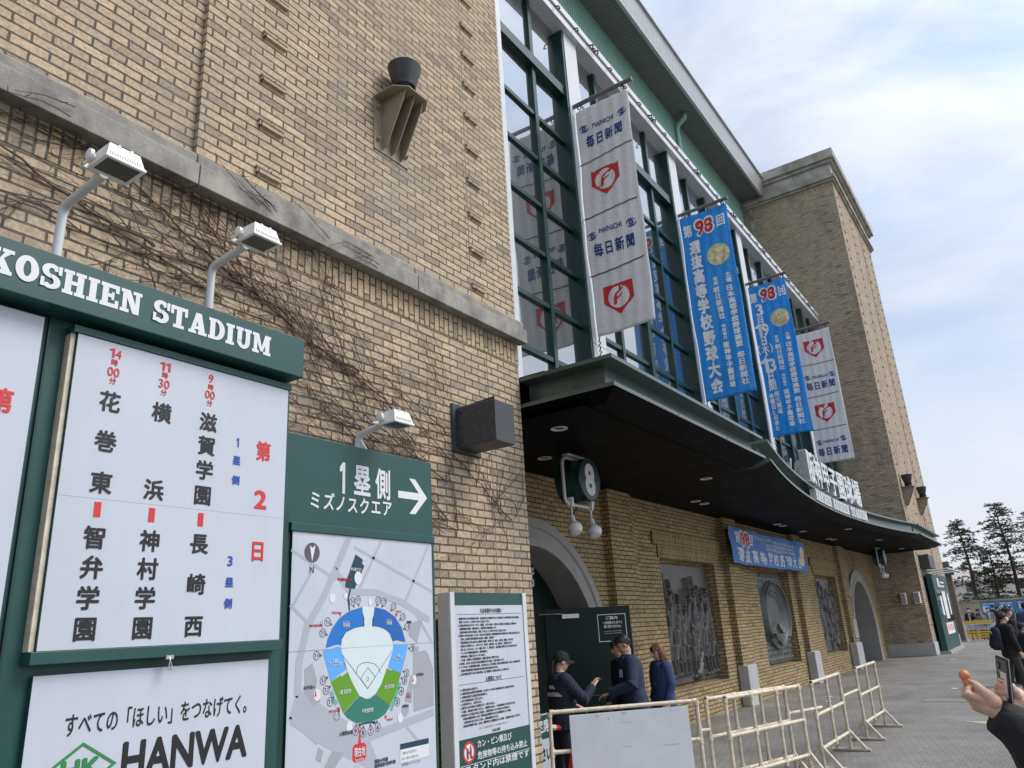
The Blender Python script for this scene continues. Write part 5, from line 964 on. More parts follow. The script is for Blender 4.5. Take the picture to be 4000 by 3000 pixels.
for i in range(420):
    x, z = rv.gauss(4.6, 1.2), rv.gauss(4.0, .5)
    if not (1.0 < x < 6.8 and 2.6 < z < 4.9): continue
    q = Vector((x, 4.476 - rv.uniform(0, .02), z)); e = Vector((rv.gauss(0, 1), rv.gauss(0, .4), rv.gauss(0, 1))).normalized(); f0 = e.orthogonal().normalized(); sz = rv.uniform(.005, .013); b.add([q - e * sz, q + f0 * sz * .6, q + e * sz, q - f0 * sz * .5], [(0, 1, 2, 3)])
o = b.build('dry_vine', M['vine']); tag(o, 'tangle of dry brown climbing vine stems over the near brick wall', 'vine', kind='stuff')

# ------------------------------------------------------------------ crowd barriers
def bar_parts(name, nv, coupler=0, L_=1.5):
    t = thing(name, None, None, (0, 0, 0)); rr = .021; b = MB()
    def T(p, q, r=rr): b.tube([p, q], r, 10)
    for x in (0, L_): b = MB(); b.tube([(x, 0, .03), (x, 0, 1.0)], rr, 10); b.build('post', M['pvc'], t, smooth='auto')
    for z in (1.0, .62, .24): b = MB(); b.tube([(0, 0, z), (L_, 0, z)], rr, 10); b.build('rail', M['pvc'], t, smooth='auto')
    for i in range(nv): b = MB(); x = L_ * (i + 1) / (nv + 1); b.tube([(x, 0, .24), (x, 0, 1.0)], rr * .9, 10); b.build('upright', M['pvc'], t, smooth='auto')
    for x in (0, L_):
        b = MB(); b.tube([(x, -.25, .025), (x, .25, .025)], rr, 10); T((x, -.2, .03), (x, 0, .28), rr * .9); T((x, .2, .03), (x, 0, .28), rr * .9); b.build('foot', M['pvc'], t, smooth='auto')
    b = MB()
    for x in [0] + [L_ * (i + 1) / (nv + 1) for i in range(nv)] + [L_]:
        for z in (1.0, .62, .24):
            b.tube([(x, 0, z - .045), (x, 0, z + (.045 if z < 1 else .0))], .027, 10)
            if x > 0: b.tube([(x - .045, 0, z), (x, 0, z)], .0268, 10)
            if x < L_: b.tube([(x, 0, z), (x + .045, 0, z)], .0268, 10)
    b.build('joint', M['pvc'], t, smooth='auto')
    if coupler: b = MB(); b.tube([(L_, 0, .70), (L_ + coupler, 0, .70)], rr * .9, 10); b.tube([(L_, 0, .66), (L_, 0, .74)], .028, 10); b.build('coupler', M['pvc'], t, smooth='auto')
    return t
GRP = 'cream pipe crowd barriers along the plaza'
def place(t, p, q, label):
    t.location = (p[0], p[1], 0); t.rotation_euler = (0, 0, math.atan2(q[1] - p[1], q[0] - p[0])); tag(t, label, 'barrier', GRP)
A_ = bar_parts('crowd_barrier', 1); place(A_, (13.05, 2.76), (14.55, 2.76), 'cream pipe barrier standing last in the row, nearest the far arch')
B_ = bar_parts('crowd_barrier', 1, 1.05); place(B_, (10.52, 2.78), (12.02, 2.78), 'cream pipe barrier standing second from the far end of the row')
C_ = bar_parts('crowd_barrier', 2, .75); place(C_, (8.52, 3.40), (9.95, 2.96), 'cream pipe barrier overlapped by another, the one nearer the brick wall')
D_ = copy_tree(C_); place(D_, (8.62, 3.22), (10.05, 2.82), 'cream pipe barrier overlapping its neighbour, the one nearer the open plaza')
for ch in list(D_.children):
    if ch.name.startswith('coupler'): bpy.data.objects.remove(ch)
E_ = bar_parts('crowd_barrier', 0, .12, 1.64); place(E_, (7.21, 4.60), (8.38, 3.46), 'cream pipe barrier with a white board fixed to it, in front of the gate staff')
e0 = Vector((7.21, 4.60, 0)); eu = Vector((1.17, -1.14, 0)).normalized(); en = Vector((eu.y, -eu.x, 0)); en = en if en.dot(-e0) > 0 else -en
b = MB(); b.obox(e0 + eu * .86 + en * .034 + Vector((0, 0, .52)), eu, en, Vector((0, 0, 1)), .66, .006, .44); o = b.build('white_board', M['board'], bevel=.002); tag(o, 'plain scuffed white board tied to the nearest barrier', 'board')
b = MB()
for u, z, w_, h in ((.5, .93, .012, .02), (.62, .9, .006, .03), (.78, .935, .004, .004), (.8, .94, .02, .02), (1.32, .94, .004, .03), (.8, .62, .05, .004), (1.3, .6, .09, .005), (.82, .85, .06, .004)): b.obox(e0 + eu * u + en * .0412 + Vector((0, 0, z)), eu, en, Vector((0, 0, 1)), w_, .0004, h * .5)
b.build('scuff_mark', M['map_road'], o)
# rod and small sign behind the barrier
p = at(2116, 2841, X=7.75); q = at(2214, 2843, X=8.05)
t = thing('striped_rod', 'red and white striped cone bar half hidden behind the white board', 'cone bar', (p.x, p.y, 0)); b = MB(); d = (q - p); b.tube([p - d * 1.2, p + d * .55], .03, 10); b.build('white_section', M['white_paint'], t); b = MB(); b.tube([p + d * .56, p + d * 1.3], .0302, 10); b.build('red_section', M['print_red'], t)
for k in (-1.1, 1.2): b = MB(); c = p + d * k; b.lathe((c.x, c.y, 0), [(.17, 0), (.17, .03), (.12, .035), (.035, c.z + .05), (0, c.z + .05)], 16); b.build('cone', M['print_red'], t, smooth='auto')
t = thing('small_sign', 'small upright sign with white lettering in the gap beside the brick corner', 'sign', (7.62, 4.95, 0)); s0 = at(2130, 2905, X=7.7); b = MB(); b.box(7.3, 7.84, s0.y, s0.y + .03, .3, .93); b.build('board', M['panel_white'], t); b = MB(); b.box(7.3, 7.84, s0.y - .004, s0.y - .001, .68, .92); b.build('heading_panel', M['green'], t)
b = MB(); f_ = plY(s0.y - .004); tx(b, f_, '指定席', 7.40, 7.80, .74, .88, .03, d0=.001); b.build('white_lettering', M['print_white'], t); b = MB(); f_ = plY(s0.y); tx(b, f_, 'ください', 7.42, 7.80, .45, .6, .02, d0=.002); b.build('black_lettering', M['print_black'], t); b = MB(); b.box(7.4, 7.43, s0.y + .03, s0.y + .06, 0, .9); b.box(7.7, 7.73, s0.y + .03, s0.y + .06, 0, .9); b.build('leg', M['steel'], t)

# ------------------------------------------------------------------ far end: ticket board, pillar, yellow barrier, wall, posters, trees
t = thing('ticket_board', 'tall dark green board with posters behind glass at the foot of the far tower', 'notice board', (39.5, 4.2, 0))
b = MB(); b.box(37.0, 42.2, 4.10, 4.33, .12, 3.2); b.build('cabinet', M['green'], t, bevel=.01); b = MB(); b.box(36.95, 42.6, 4.0, 4.40, 0, .12); b.build('base', M['grey_render'], t); f_ = plY(4.098)
b = MB(); b.box(37.3, 42.0, 4.09, 4.0995, 1.25, 2.55); gp = b.build('glass_front', M['glass'], t)
for x0, x1, z0, z1 in ((38.1, 38.6, 1.5, 2.3), (39.1, 40.2, 1.35, 2.5), (40.9, 41.3, 1.5, 2.4)): b = MB(); b.box(x0, x1, 4.08, 4.0895, z0, z1); b.build('poster', M['paper'], t)
b = MB(); b.box(38.3, 41.0, 4.08, 4.0995, .72, 1.18); b.build('poster', M['paper'], t); b = MB()
for i in range(4): x = 38.6 + i * .62; shape(b, plY(4.079), [(x, .85), (x + .25, .85), (x + .3, 1.12), (x + .05, 1.12)], .001)
b.build('poster_print', M['print_red'], t); b = MB(); shape(b, f_, [(38.4, 2.68), (40.6, 2.68), (40.6, 2.76), (39.0, 2.76), (39.0, 3.05), (38.4, 3.05)], .004); shape(b, f_, [(39.3, 2.85), (40.8, 2.85), (40.8, 2.92), (39.3, 2.92)], .004); b.build('emblem', M['print_white'], t)
b = MB()
for x in (37.6, 39.5, 41.4): b.tube([(x, 4.3, 3.2), (x, 4.3, 3.32), (x, 3.5, 3.38)], .03, 8)
b.tube([(37.2, 3.5, 3.38), (42.0, 3.5, 3.38)], .04, 8); b.build('lamp_arm', M['white_metal'], t)
t = thing('pillar', 'brown square pillar with a dark box near its top, beyond the ticket board', 'pillar', (49.7, 4.75, 0)); b = MB(); b.box(49.5, 50.0, 4.52, 4.92, .08, 4.25); b.build('shaft', mat('brown_pillar', (.16, .13, .11), .8, var=.15, bump=.2), t, bevel=.01); b = MB(); b.box(49.4, 50.1, 4.44, 5.0, 0, .08); b.build('base', M['grey_render'], t); b = MB(); b.box(49.15, 49.49, 4.35, 4.95, 3.5, 3.95); b.build('box', M['box_metal'], t)
M['yellow'] = mat('yellow_paint', (.72, .45, .03), .5, var=.08, scale=6)
t = thing('yellow_barrier', 'yellow and white barrier with a no smoking sign in front of the crowd', 'barrier', (49.4, 3.7, 0)); b = MB(); b.box(49.36, 49.44, 3.0, 4.42, .9, 1.05); b.build('top_rail', M['yellow'], t)
for z in (.16, .29, .42): b = MB(); b.box(49.37, 49.43, 3.0, 4.42, z, z + .085); b.build('rail', M['yellow'], t)
b = MB(); b.box(49.345, 49.355, 3.06, 4.40, .57, .895); sgn = b.build('sign_panel', M['panel_white'], t)
for y in (3.02, 4.44): b = MB(); b.box(49.36, 49.44, y - .03, y + .03, 0.05, 1.0); b.box(49.15, 49.65, y - .03, y + .03, 0, .05); b.build('post', M['white_paint'], t)
fx = lambda a, z, d: (49.345 - d, -a, z)
b = MB(); ringp(b, fx, -4.17, .73, .10, .10, .078, .078, .003); shape(b, fx, [(-4.235, .785), (-4.22, .80), (-4.105, .675), (-4.12, .66)], .004); b.build('ban_symbol', M['print_red'], sgn); b = MB(); tx(b, fx, 'スタンド内は禁煙です', -4.0, -3.2, .72, .85, .03, d0=.002); tx(b, fx, '喫煙は所定の喫煙所でお願いします', -4.0, -3.2, .63, .69, .01, d0=.002); b.build('black_lettering', M['print_black'], sgn)
WM = mat('tan_wall', (.36, .32, .25), .9, var=.18, scale=1.5, bump=.3, bscale=15)
t = thing('boundary_wall', 'long tan boundary wall with blue poster boards behind the crowd', 'wall', (60.2, 0, 0)); b = MB(); b.box(60, 60.3, -40, 14, 0, 2.05); b.build('wall', WM, t); b = MB(); b.box(59.93, 60.37, -40, 14, 2.052, 2.14); b.build('coping', M['cornice'], t)
for i, y in enumerate((4.16, 3.17, 2.19, 1.2, .2)):
    t = thing('poster_board', ('first blue poster board on the tan wall, counted from the far tower', 'second blue poster board on the tan wall, counted from the far tower', 'third blue poster board on the tan wall, by the blue jacket', 'fourth blue poster board on the tan wall, near the right edge', 'fifth blue poster board on the tan wall, at the right edge')[i], 'poster', (59.96, y - .42, 1.29), 0, 'poster boards on the boundary wall'); b = MB(); b.box(59.95, 59.999, y - .86, y, 1.27, 1.97); b.build('frame', M['m_navy'], t); b = MB(); b.box(59.938, 59.949, y - .83, y - .03, 1.30, 1.94); pp = b.build('poster', M['cloth_blue'], t); b = MB(); f_ = lambda a, z, d: (59.938 - d, -a, z)
    for j in range(2): a = -y + .07 + j * .4; shape(b, f_, [(a, 1.86), (a + .3, 1.86), (a + .3, 1.90), (a, 1.90)], .003)
    if i == 0: shape(b, f_, [(-y + .06, 1.32), (-y + .4, 1.32), (-y + .4, 1.75), (-y + .06, 1.75)], .003)
    else: shape(b, f_, [(-y + .12, 1.5), (-y + .3, 1.5), (-y + .3, 1.78), (-y + .12, 1.78)], .003); shape(b, f_, [(-y + .5, 1.42), (-y + .62, 1.42), (-y + .62, 1.8), (-y + .5, 1.8)], .003)
    b.build('white_print', M['print_white'], pp)
M['bark'] = mat('bark', (.075, .055, .042), .95, var=.3, scale=10, bump=.5, bscale=20)
M['needle'] = mat('conifer_needles', (.088, .105, .066), .8, var=.35, scale=1.5); M['needle_b'] = mat('brown_needles', (.20, .13, .075), .8, var=.35, scale=1.5)
def conifer(name, x, y, h, rad, z0, m, label, seed, dens=1.0):
    r = random.Random(seed); t = thing(name, label, 'tree', (x, y, 0), 0, 'trees behind the boundary wall'); b = MB(); lx, ly = r.uniform(-.15, .15), r.uniform(-.2, .2)
    tr = lambda z: Vector((x + lx * z / h, y + ly * z / h + .06 * math.sin(z), z)); b.tube([tr(h * i / 14) for i in range(15)], [.17 * (1 - .93 * i / 14) + .012 for i in range(15)], 8); c = MB(); z = z0
    while z < h - .1:
        f = 1 - (z - z0) / (h - z0); rl = rad * (.18 + .82 * f ** .8)
        for k in range(r.choice((3, 4, 4, 5))):
            an = r.uniform(0, 6.283); L_ = rl * r.uniform(.45, 1.15); P = tr(z); dirv = Vector((math.cos(an), math.sin(an), 0)); pts = []
            n = max(3, int(L_ / .28))
            for i in range(n + 1): q = i / n; pts.append(P + dirv * L_ * q + Vector((0, 0, L_ * (.28 * q - .38 * q * q) + r.uniform(-.02, .02))))
            b.tube(pts, [.03 * (1 - .8 * i / n) * (.5 + .5 * f) + .006 for i in range(n + 1)], 4, cap=False)
            for i in range(1, n + 1):
                for s in range(int(r.choice((5, 6, 8)) * dens)):
                    o = pts[i] + Vector((r.gauss(0, .10), r.gauss(0, .10), r.gauss(.02, .05))); td = (dirv * .6 + Vector((r.gauss(0, .6), r.gauss(0, .6), r.gauss(.15, .3)))).normalized(); sd_ = td.cross(Vector((r.gauss(0, .3), r.gauss(0, .3), 1))).normalized(); ln = r.uniform(.12, .28); wd = ln * .085
                    for w2 in (0, 1):
                        sx = sd_ if w2 == 0 else td.cross(sd_); c.add([o - sx * wd, o + td * ln * .5 - sx * wd * 1.5, o + td * ln, o + td * ln * .45 + sx * wd * 1.5, o + sx * wd], [(0, 1, 2, 3, 4)])
        z += r.uniform(.16, .34) * (1.25 if f > .5 else 1)
    b.build('trunk', M['bark'], t, smooth=True); c.build('crown', m, t)
T0 = lambda x, y: (3500 + x * .3014, 1880 + y * .3014)
p = at(*T0(800, 480), X=66); conifer('conifer_tree', 66, p.y - .05, p.z, 2.3, 1.7, M['needle'], 'dark conifer with a leaning look beside the far tower, left of the evergreens', 1, 1.3)
p = at(*T0(1305, 265), X=67); conifer('conifer_tree', 67, p.y, p.z, 2.5, 3.2, M['needle'], 'tallest conifer behind the boundary wall, with a bare lower trunk', 2, 1.2)
p = at(*T0(1190, 890), X=68); conifer('conifer_tree', 68, p.y, p.z, 1.9, 1.6, M['needle'], 'shorter conifer standing between two taller ones', 3, 1.4)
p = at(*T0(1690, 380), X=66); conifer('conifer_tree', 66, p.y, p.z, 2.4, 2.0, M['needle_b'], 'brownish conifer cut by the right edge of the picture', 4, 1.6)
def bare_tree(x, y, h, label, seed):
    r = random.Random(seed); t = thing('bare_tree', label, 'tree', (x, y, 0), 0, 'trees behind the boundary wall'); b = MB(); c = MB()
    def br(p, d, L_, rad, dep, mb):
        n = 5; pts = [p]
        for i in range(n): d = (d + Vector((r.gauss(0, .13), r.gauss(0, .13), r.gauss(.03, .1)))).normalized(); pts.append(pts[-1] + d * L_ / n)
        mb.tube(pts, [rad * (1 - .55 * i / n) for i in range(n + 1)], 5 if dep < 2 else 3, cap=False)
        if dep < 5:
            for k in range(r.choice((2, 3, 3))): q = pts[r.choice((3, 4, 5))]; br(q, (d + Vector((r.gauss(0, .55), r.gauss(0, .55), r.gauss(.05, .4)))).normalized(), L_ * r.uniform(.55, .8), rad * .5, dep + 1, c)
    br(Vector((x, y, 0)), Vector((0, -.05, 1)), h * .42, .2, 0, b); b.build('trunk', M['bark'], t, smooth=True); c.build('crown', M['bark'], t)
p = at(3650, 2050, X=70); bare_tree(70, p.y + .6, 8.8, 'leafless tree with fine twigs showing past the far tower', 9)
b = MB(); rr = random.Random(8)
for i in range(5200):
    o = Vector((60.9 + rr.uniform(0, 1.6), rr.uniform(-16, 9), 0)); o.z = rr.uniform(1.5, 2.35 + .55 * noise.noise(Vector((o.y * .8, 0, 3)))); a = Vector((rr.gauss(0, 1), rr.gauss(0, 1), rr.gauss(0, 1))).normalized(); c = a.orthogonal().normalized(); s = rr.uniform(.06, .12); b.add([o - c * s, o + a * s * 1.3, o + c * s, o - a * s * .6], [(0, 1, 2, 3)])
tag(b.build('hedge', mat('hedge_leaves', (.05, .075, .028), .7, var=.4, scale=3)), 'ragged green hedge along the top of the boundary wall', 'hedge', kind='stuff')
PW = mat('pale_house_wall', (.60, .58, .55), .8, var=.06); RF = mat('grey_roof_tile', (.42, .38, .36), .8, var=.1)
for i, (x, y0, y1, h, lb) in enumerate(((108, 1.5, 12, 4.6, 'pale low house behind the conifers, nearer the far tower'), (112, -14, .5, 6.0, 'pale low house behind the conifers, toward the right edge'))):
    t = thing('distant_house', lb, 'house', (x, (y0 + y1) / 2, 0)); b = MB(); b.box(x, x + 10, y0, y1, 0, h); b.build('wall', PW, t); b = MB(); b.prism([(x - .5, y0 - .5, h + .002), (x + 5, y0 - .5, h + 1.6), (x + 10.5, y0 - .5, h + .002)], (0, y1 - y0 + 1, 0)); b.build('roof', RF, t)
    yy = y0 + .8
    while yy < y1 - 1.5:
        for z in (1.0, 3.4):
            if z + 1.1 < h: b = MB(); b.box(x - .05, x - .002, yy, yy + 1.1, z, z + 1.1); b.build('window', M['glass'], t)
        yy += 2.6
# ------------------------------------------------------------------ people
SK = lambda n, c: mat(n, c, .55, var=.08, scale=25)
M['skin'] = SK('skin', (.56, .37, .275)); M['skin2'] = SK('skin_tan', (.48, .29, .20)); M['lip'] = mat('lip', (.35, .13, .11), .5, var=.05); M['eye'] = mat('dark_eye', (.02, .016, .014), .4, var=.02)
M['hair'] = mat('black_hair', (.012, .010, .010), .5, var=.3, scale=40); M['hair_b'] = mat('brown_hair', (.16, .065, .032), .45, var=.3, scale=40)
FB = lambda n, c: cloth(n, c, .85, .6, 12)
M['navy'] = FB('navy_jacket_cloth', (.020, .028, .062)); M['navy2'] = FB('dark_navy_cloth', (.012, .016, .036)); M['denim'] = FB('denim_blue_cloth', (.030, .058, .145)); M['blackc'] = FB('black_cloth', (.012, .012, .014)); M['olive'] = FB('olive_trousers', (.045, .045, .035)); M['whitec'] = FB('white_cloth', (.6, .6, .6)); M['puffer'] = FB('blue_puffer', (.025, .045, .12)); M['greyc'] = FB('grey_cloth', (.16, .17, .19)); M['shoe'] = mat('shoe', (.03, .03, .035), .6); M['sole'] = mat('white_sole', (.6, .6, .6), .6)
class Prims:
    def __init__(s, fn): s.fn = fn; s.v = []; s.f = []; s.t = []
    def limb(s, P, r, tag_, n=10, flat=False, step=.03):
        P = [Vector(p) for p in P]; r = r if isinstance(r, (list, tuple)) else [r] * len(P); Q = []; Rr = []
        for i in range(len(P) - 1):
            k = max(1, int((P[i + 1] - P[i]).length / step))
            for j in range(k): q = j / k; Q.append(P[i].lerp(P[i + 1], q)); Rr.append(r[i] + (r[i + 1] - r[i]) * q)
        Q.append(P[-1]); Rr.append(r[-1]); d0 = (Q[1] - Q[0]).normalized(); d1 = (Q[-1] - Q[-2]).normalized()
        fe = .05 if flat else 1
        Q = [Q[0] - d0 * Rr[0] * .9, Q[0] - d0 * Rr[0] * .6] + Q + [Q[-1] + d1 * Rr[-1] * .6 * fe, Q[-1] + d1 * Rr[-1] * .9 * fe]; Rr = [Rr[0] * .3, Rr[0] * .8] + Rr + [Rr[-1] * .8, Rr[-1] * .3]
        mb = MB(); mb.tube(Q, Rr, n); s.put(mb, tag_)
    def put(s, mb, tag_):
        b = len(s.v); s.v += [s.fn(v) for v in mb.v]; s.f += [tuple(i + b for i in q) for q in mb.f]; s.t += [tag_] * len(mb.v)
    def ell(s, c, r, tag_, n=14, m=None): mb = MB(); mb.ellip(c, *r, n=n, mat=m); s.put(mb, tag_)
    def rings(s, R, tag_, n=20):
        R2 = []
        for i in range(len(R) - 1):
            k = max(1, int(abs(R[i + 1][2] - R[i][2]) / .03))
            for j in range(k): q = j / k; R2.append([R[i][m] + (R[i + 1][m] - R[i][m]) * q for m in range(5)])
        R2.append(R[-1]); mb = MB(); vs = [(cx + rx * math.cos(2 * math.pi * a / n), cy + ry * math.sin(2 * math.pi * a / n), z) for cx, cy, z, rx, ry in R2 for a in range(n)]
        k = len(R2); mb.add(vs, [(i * n + a, i * n + (a + 1) % n, (i + 1) * n + (a + 1) % n, (i + 1) * n + a) for i in range(k - 1) for a in range(n)] + [tuple(range(n))[::-1], tuple(range((k - 1) * n, k * n))]); s.put(mb, tag_)
    def mesh(s, name, mats, vox, parent=None, smooth_it=1):
        me = bpy.data.meshes.new('t'); me.from_pydata([tuple(v) for v in s.v], [], s.f); o = bpy.data.objects.new('t', me); COL.objects.link(o)
        md = o.modifiers.new('r', 'REMESH'); md.mode = 'VOXEL'; md.voxel_size = vox; m2 = o.modifiers.new('s', 'SMOOTH'); m2.iterations = 2 * smooth_it; m2.factor = .5
        me2 = bpy.data.meshes.new_from_object(o.evaluated_get(bpy.context.evaluated_depsgraph_get())); bpy.data.objects.remove(o)
        kd = kdtree.KDTree(len(s.v))
        for i, v in enumerate(s.v): kd.insert(v, i)
        kd.balance(); keys = sorted(set(s.t)); og = origin(parent)
        me2.materials.clear()
        for k in keys: me2.materials.append(mats[k])
        for p in me2.polygons: p.use_smooth = True; p.material_index = keys.index(s.t[kd.find(p.center)[1]])
        me2.transform(Matrix.Translation(-og)); me2.name = name; o = bpy.data.objects.new(name, me2); COL.objects.link(o)
        if parent is not None: o.parent = parent
        return o
def hand(pr, w_, d, nrm, side, tag_='skin', s=1.0, curl=.5, grip=0):
    """palm, four unequal bent fingers and a thumb; d = reach, nrm = back of hand, side = thumb side"""
    d, nrm, side = Vector(d).normalized(), Vector(nrm).normalized(), Vector(side).normalized(); w_ = Vector(w_)
    for k in (-.025, -.008, .008, .025): pr.limb([w_ + side * k * .8 * s, w_ + d * .085 * s + side * k * s], [.018 * s, .015 * s], tag_, 8)
    for k, L_, c in ((.030, .070, .9), (.010, .080, 1), (-.010, .074, 1.05), (-.030, .058, 1.15)):
        a = curl * c; p0 = w_ + d * .09 * s + side * k * s; p1 = p0 + (d * math.cos(a * .6) - nrm * math.sin(a * .6)) * L_ * .5 * s; p2 = p1 + (d * math.cos(a * 1.5) - nrm * math.sin(a * 1.5)) * L_ * .32 * s; p3 = p2 + (d * math.cos(a * 2.1) - nrm * math.sin(a * 2.1)) * L_ * .22 * s
        pr.limb([p0, p1, p2, p3], [.0105 * s, .0098 * s, .009 * s, .0075 * s], tag_, 8, step=.012)
    t0 = w_ + d * .025 * s + side * .032 * s; pr.limb([t0, t0 + (d * .6 + side * .7 - nrm * .2) * .045 * s, t0 + (d * .95 + side * .55 - nrm * .45) * .085 * s], [.014 * s, .011 * s, .0085 * s], tag_, 8, step=.012)
def person(label, pos, head, h=1.70, top='navy', bottom='blackc', skin='skin', hair='hair', hairstyle='short', arms=None, mask=False, cap=None, lean=0, bulk=1.14, vox=.011, pitch=0, yaw=0, legs=0.05, shirt=None, build_legs=True, hands=True, group=None, hood=False):
    k = h / 1.70; fx, fy = Vector(head).normalized(); fwd = Vector((fx, fy, 0)); rgt = Vector((fy, -fx, 0)); base = Vector((pos[0], pos[1], 0))
    cl_, sl_ = math.cos(lean), math.sin(lean)
    def W(v):
        x, y, z = v; x, y, z = x * k, y * k, z * k
        if z > .9 * k: dz = z - .9 * k; y, z = y * cl_ + dz * sl_, .9 * k + dz * cl_ - y * sl_ * .3
        return base + rgt * x + fwd * y + Vector((0, 0, z))
    root = thing('person', label, 'person', base, 0, group); pr = Prims(W); bk = bulk
    # trunk
    pr.rings([(0, -.005, .80, .165 * bk, .120 * bk), (0, 0, .90, .168 * bk, .122 * bk), (0, .005, 1.05, .158 * bk, .112 * bk), (0, .0, 1.20, .172 * bk, .120 * bk), (0, -.01, 1.33, .182 * bk, .118 * bk), (0, -.015, 1.40, .160 * bk, .100 * bk), (0, -.01, 1.45, .095 * bk, .075 * bk)], 'top')
    [pr.rings([(0, -.010, 1.41 + q * .012, .088 - q * .004, .080 - q * .003), (0, -.010, 1.411 + q * .012, .088 - q * .004, .080 - q * .003)], 'top', 30) for q in range(6)]; pr.rings([(0, -.010, 1.41, .088, .080), (0, -.008, 1.474, .067, .066)], 'top', 30)
    if hood: pr.limb([(-.09, -.10, 1.40), (0, -.13, 1.45), (.09, -.10, 1.40)], [.05, .06, .05], 'top', 10)
    if shirt: pr.rings([(0, .075 * bk, 1.0, .045, .055 * bk), (0, .07 * bk, 1.2, .05, .06 * bk), (0, .06 * bk, 1.38, .06, .055 * bk)], 'shirt', 12)
    if build_legs:
        for s in (-1, 1):
            st = legs * s; pr.limb([(.085 * s, 0, .87), (.10 * s, .015 + st * .5, .48), (.10 * s, -.01 + st, .09)], [.098, .073, .056], 'bottom', 14)
            pr.limb([(.10 * s, -.06 + st, .045), (.105 * s, .06 + st, .045), (.115 * s, .15 + st, .035)], [.044, .046, .036], 'shoe', 12); pr.limb([(.10 * s, -.07 + st, .012), (.115 * s, .17 + st, .012)], [.03, .03], 'sole', 12)
        pr.ell((0, 0, .86), (.165, .125, .12), 'bottom')
    # arms
    arms = arms or [((-.24, -.03, 1.14), (-.23, .06, .90)), ((.24, -.03, 1.14), (.23, .06, .90))]; iv = []
    for s, (el, wr) in zip((-1, 1), arms):
        sh = (.17 * s, -.01, 1.385); el, wr = Vector(el), Vector(wr); d = (wr - el).normalized(); pr.limb([sh, Vector(sh).lerp(el, .5), el, el.lerp(wr, .6), wr], [.070 * bk, .060 * bk, .050 * bk, .045 * bk, .041 * bk], 'top', 20, True, .02)
        if hands:
            up = Vector((0, 0, 1)); sd_ = d.cross(up); sd_ = sd_.normalized() if sd_.length > .2 else Vector((s, 0, 0)); nr = sd_.cross(d).normalized()
            if abs(d.z) > .7: hand(pr, wr + d * .02, d, Vector((s, 0, 0)), Vector((0, 1, 0)), curl=.55)
            else: hand(pr, wr + d * .02, d, nr if nr.z > 0 else -nr, -sd_ * s if s > 0 else -sd_ * s, curl=.45)
        iv.append((W(wr + d * .11), d))
    # head
    cy, sy, cp, sp = math.cos(yaw), math.sin(yaw), math.cos(pitch), math.sin(pitch); HC = Vector((0, .02, 1.595))
    Rm = Matrix(((cy, -sy, 0), (sy, cy, 0), (0, 0, 1))) @ Matrix(((1, 0, 0), (0, cp, sp), (0, -sp, cp)))
    def H(x, y, z): return HC + Rm @ Vector((x, y, z))
    pr.limb([(0, -.005, 1.47), tuple(H(0, -.02, -.07))], [.054, .053], 'skin', 22, step=.012)
    pr.ell(H(0, -.004, .022), (.075, .093, .092), 'skin', 44, Rm); pr.ell(H(0, .022, -.045), (.060, .066, .068), 'skin', 36, Rm); pr.ell(H(0, .055, -.082), (.030, .026, .024), 'skin', 12, Rm)
    pr.limb([H(0, .084, .012), H(0, .104, -.022)], [.009, .014], 'skin', 8, step=.01)
    for s in (-1, 1):
        pr.ell(H(.078 * s, -.008, -.005), (.012, .022, .032), 'skin', 10, Rm); pr.ell(H(.030 * s, .080, .014), (.011, .009, .005), 'eye', 8, Rm); pr.limb([H(.018 * s, .0845, .034), H(.044 * s, .078, .034)], [.0042, .0036], 'hair', 6, step=.01)
    if mask: pr.ell(H(0, .045, -.045), (.064, .062, .052), 'mask', 18, Rm)
    else: pr.limb([H(-.018, .086, -.053), H(.018, .086, -.053)], [.007, .007], 'lip', 6, step=.01)
    mats = dict(skin=M[skin], top=M[top], bottom=M[bottom], shoe=M['shoe'], sole=M['sole'], eye=M['eye'], lip=M['lip'], hair=M[hair], mask=M['paper'], shirt=M['whitec'])
    pr.mesh('body', mats, vox * k, root)
    hp = Prims(W); hp_r = random.Random(int(abs(pos[0]) * 100))
    def cap_shell(cx, cyy, cz, rx, ry, rz, back):
        mb = MB(); n, m_ = 36, 16; vs = []; jit = [hp_r.uniform(-.10, .10) for a in range(n)]
        for i in range(m_ + 1):
            for a in range(n):
                ph = 2 * math.pi * a / n; sn = math.sin(ph); cut = 1.66 - (.50 * sn if sn > 0 else (back - 1.66) * sn) + jit[a]; t2 = cut * i / m_; j = 1 + (hp_r.uniform(-.03, .035) if 0 < i < m_ else -.02 if i else 0)
                vs.append(H(cx + rx * j * math.sin(t2) * math.cos(ph), cyy + ry * j * math.sin(t2) * sn, cz + rz * j * math.cos(t2)))
        mb.add(vs, [(i * n + a, (i + 1) * n + a, (i + 1) * n + (a + 1) % n, i * n + (a + 1) % n) for i in range(m_) for a in range(n)]); hp.put(mb, 'hair')
    cap_shell(0, -.008, .022, .086, .106, .112, 2.12 if hairstyle == 'short' else 2.15)
    for i in range(90):
        ph = hp_r.uniform(0, 6.283); sn = math.sin(ph); th = hp_r.uniform(.2, 1.62 - .45 * sn); q = H(.084 * math.sin(th) * math.cos(ph), -.008 + .103 * math.sin(th) * sn, .022 + .109 * math.cos(th)); th2 = th + .32; q2 = H(.092 * math.sin(th2) * math.cos(ph + .1), -.008 + .112 * math.sin(th2) * math.sin(ph + .1), .022 + .119 * math.cos(th2))
        if not cap: hp.limb([q, q.lerp(q2, .6), q2], [.009, .007, .002], 'hair', 5, step=.1)
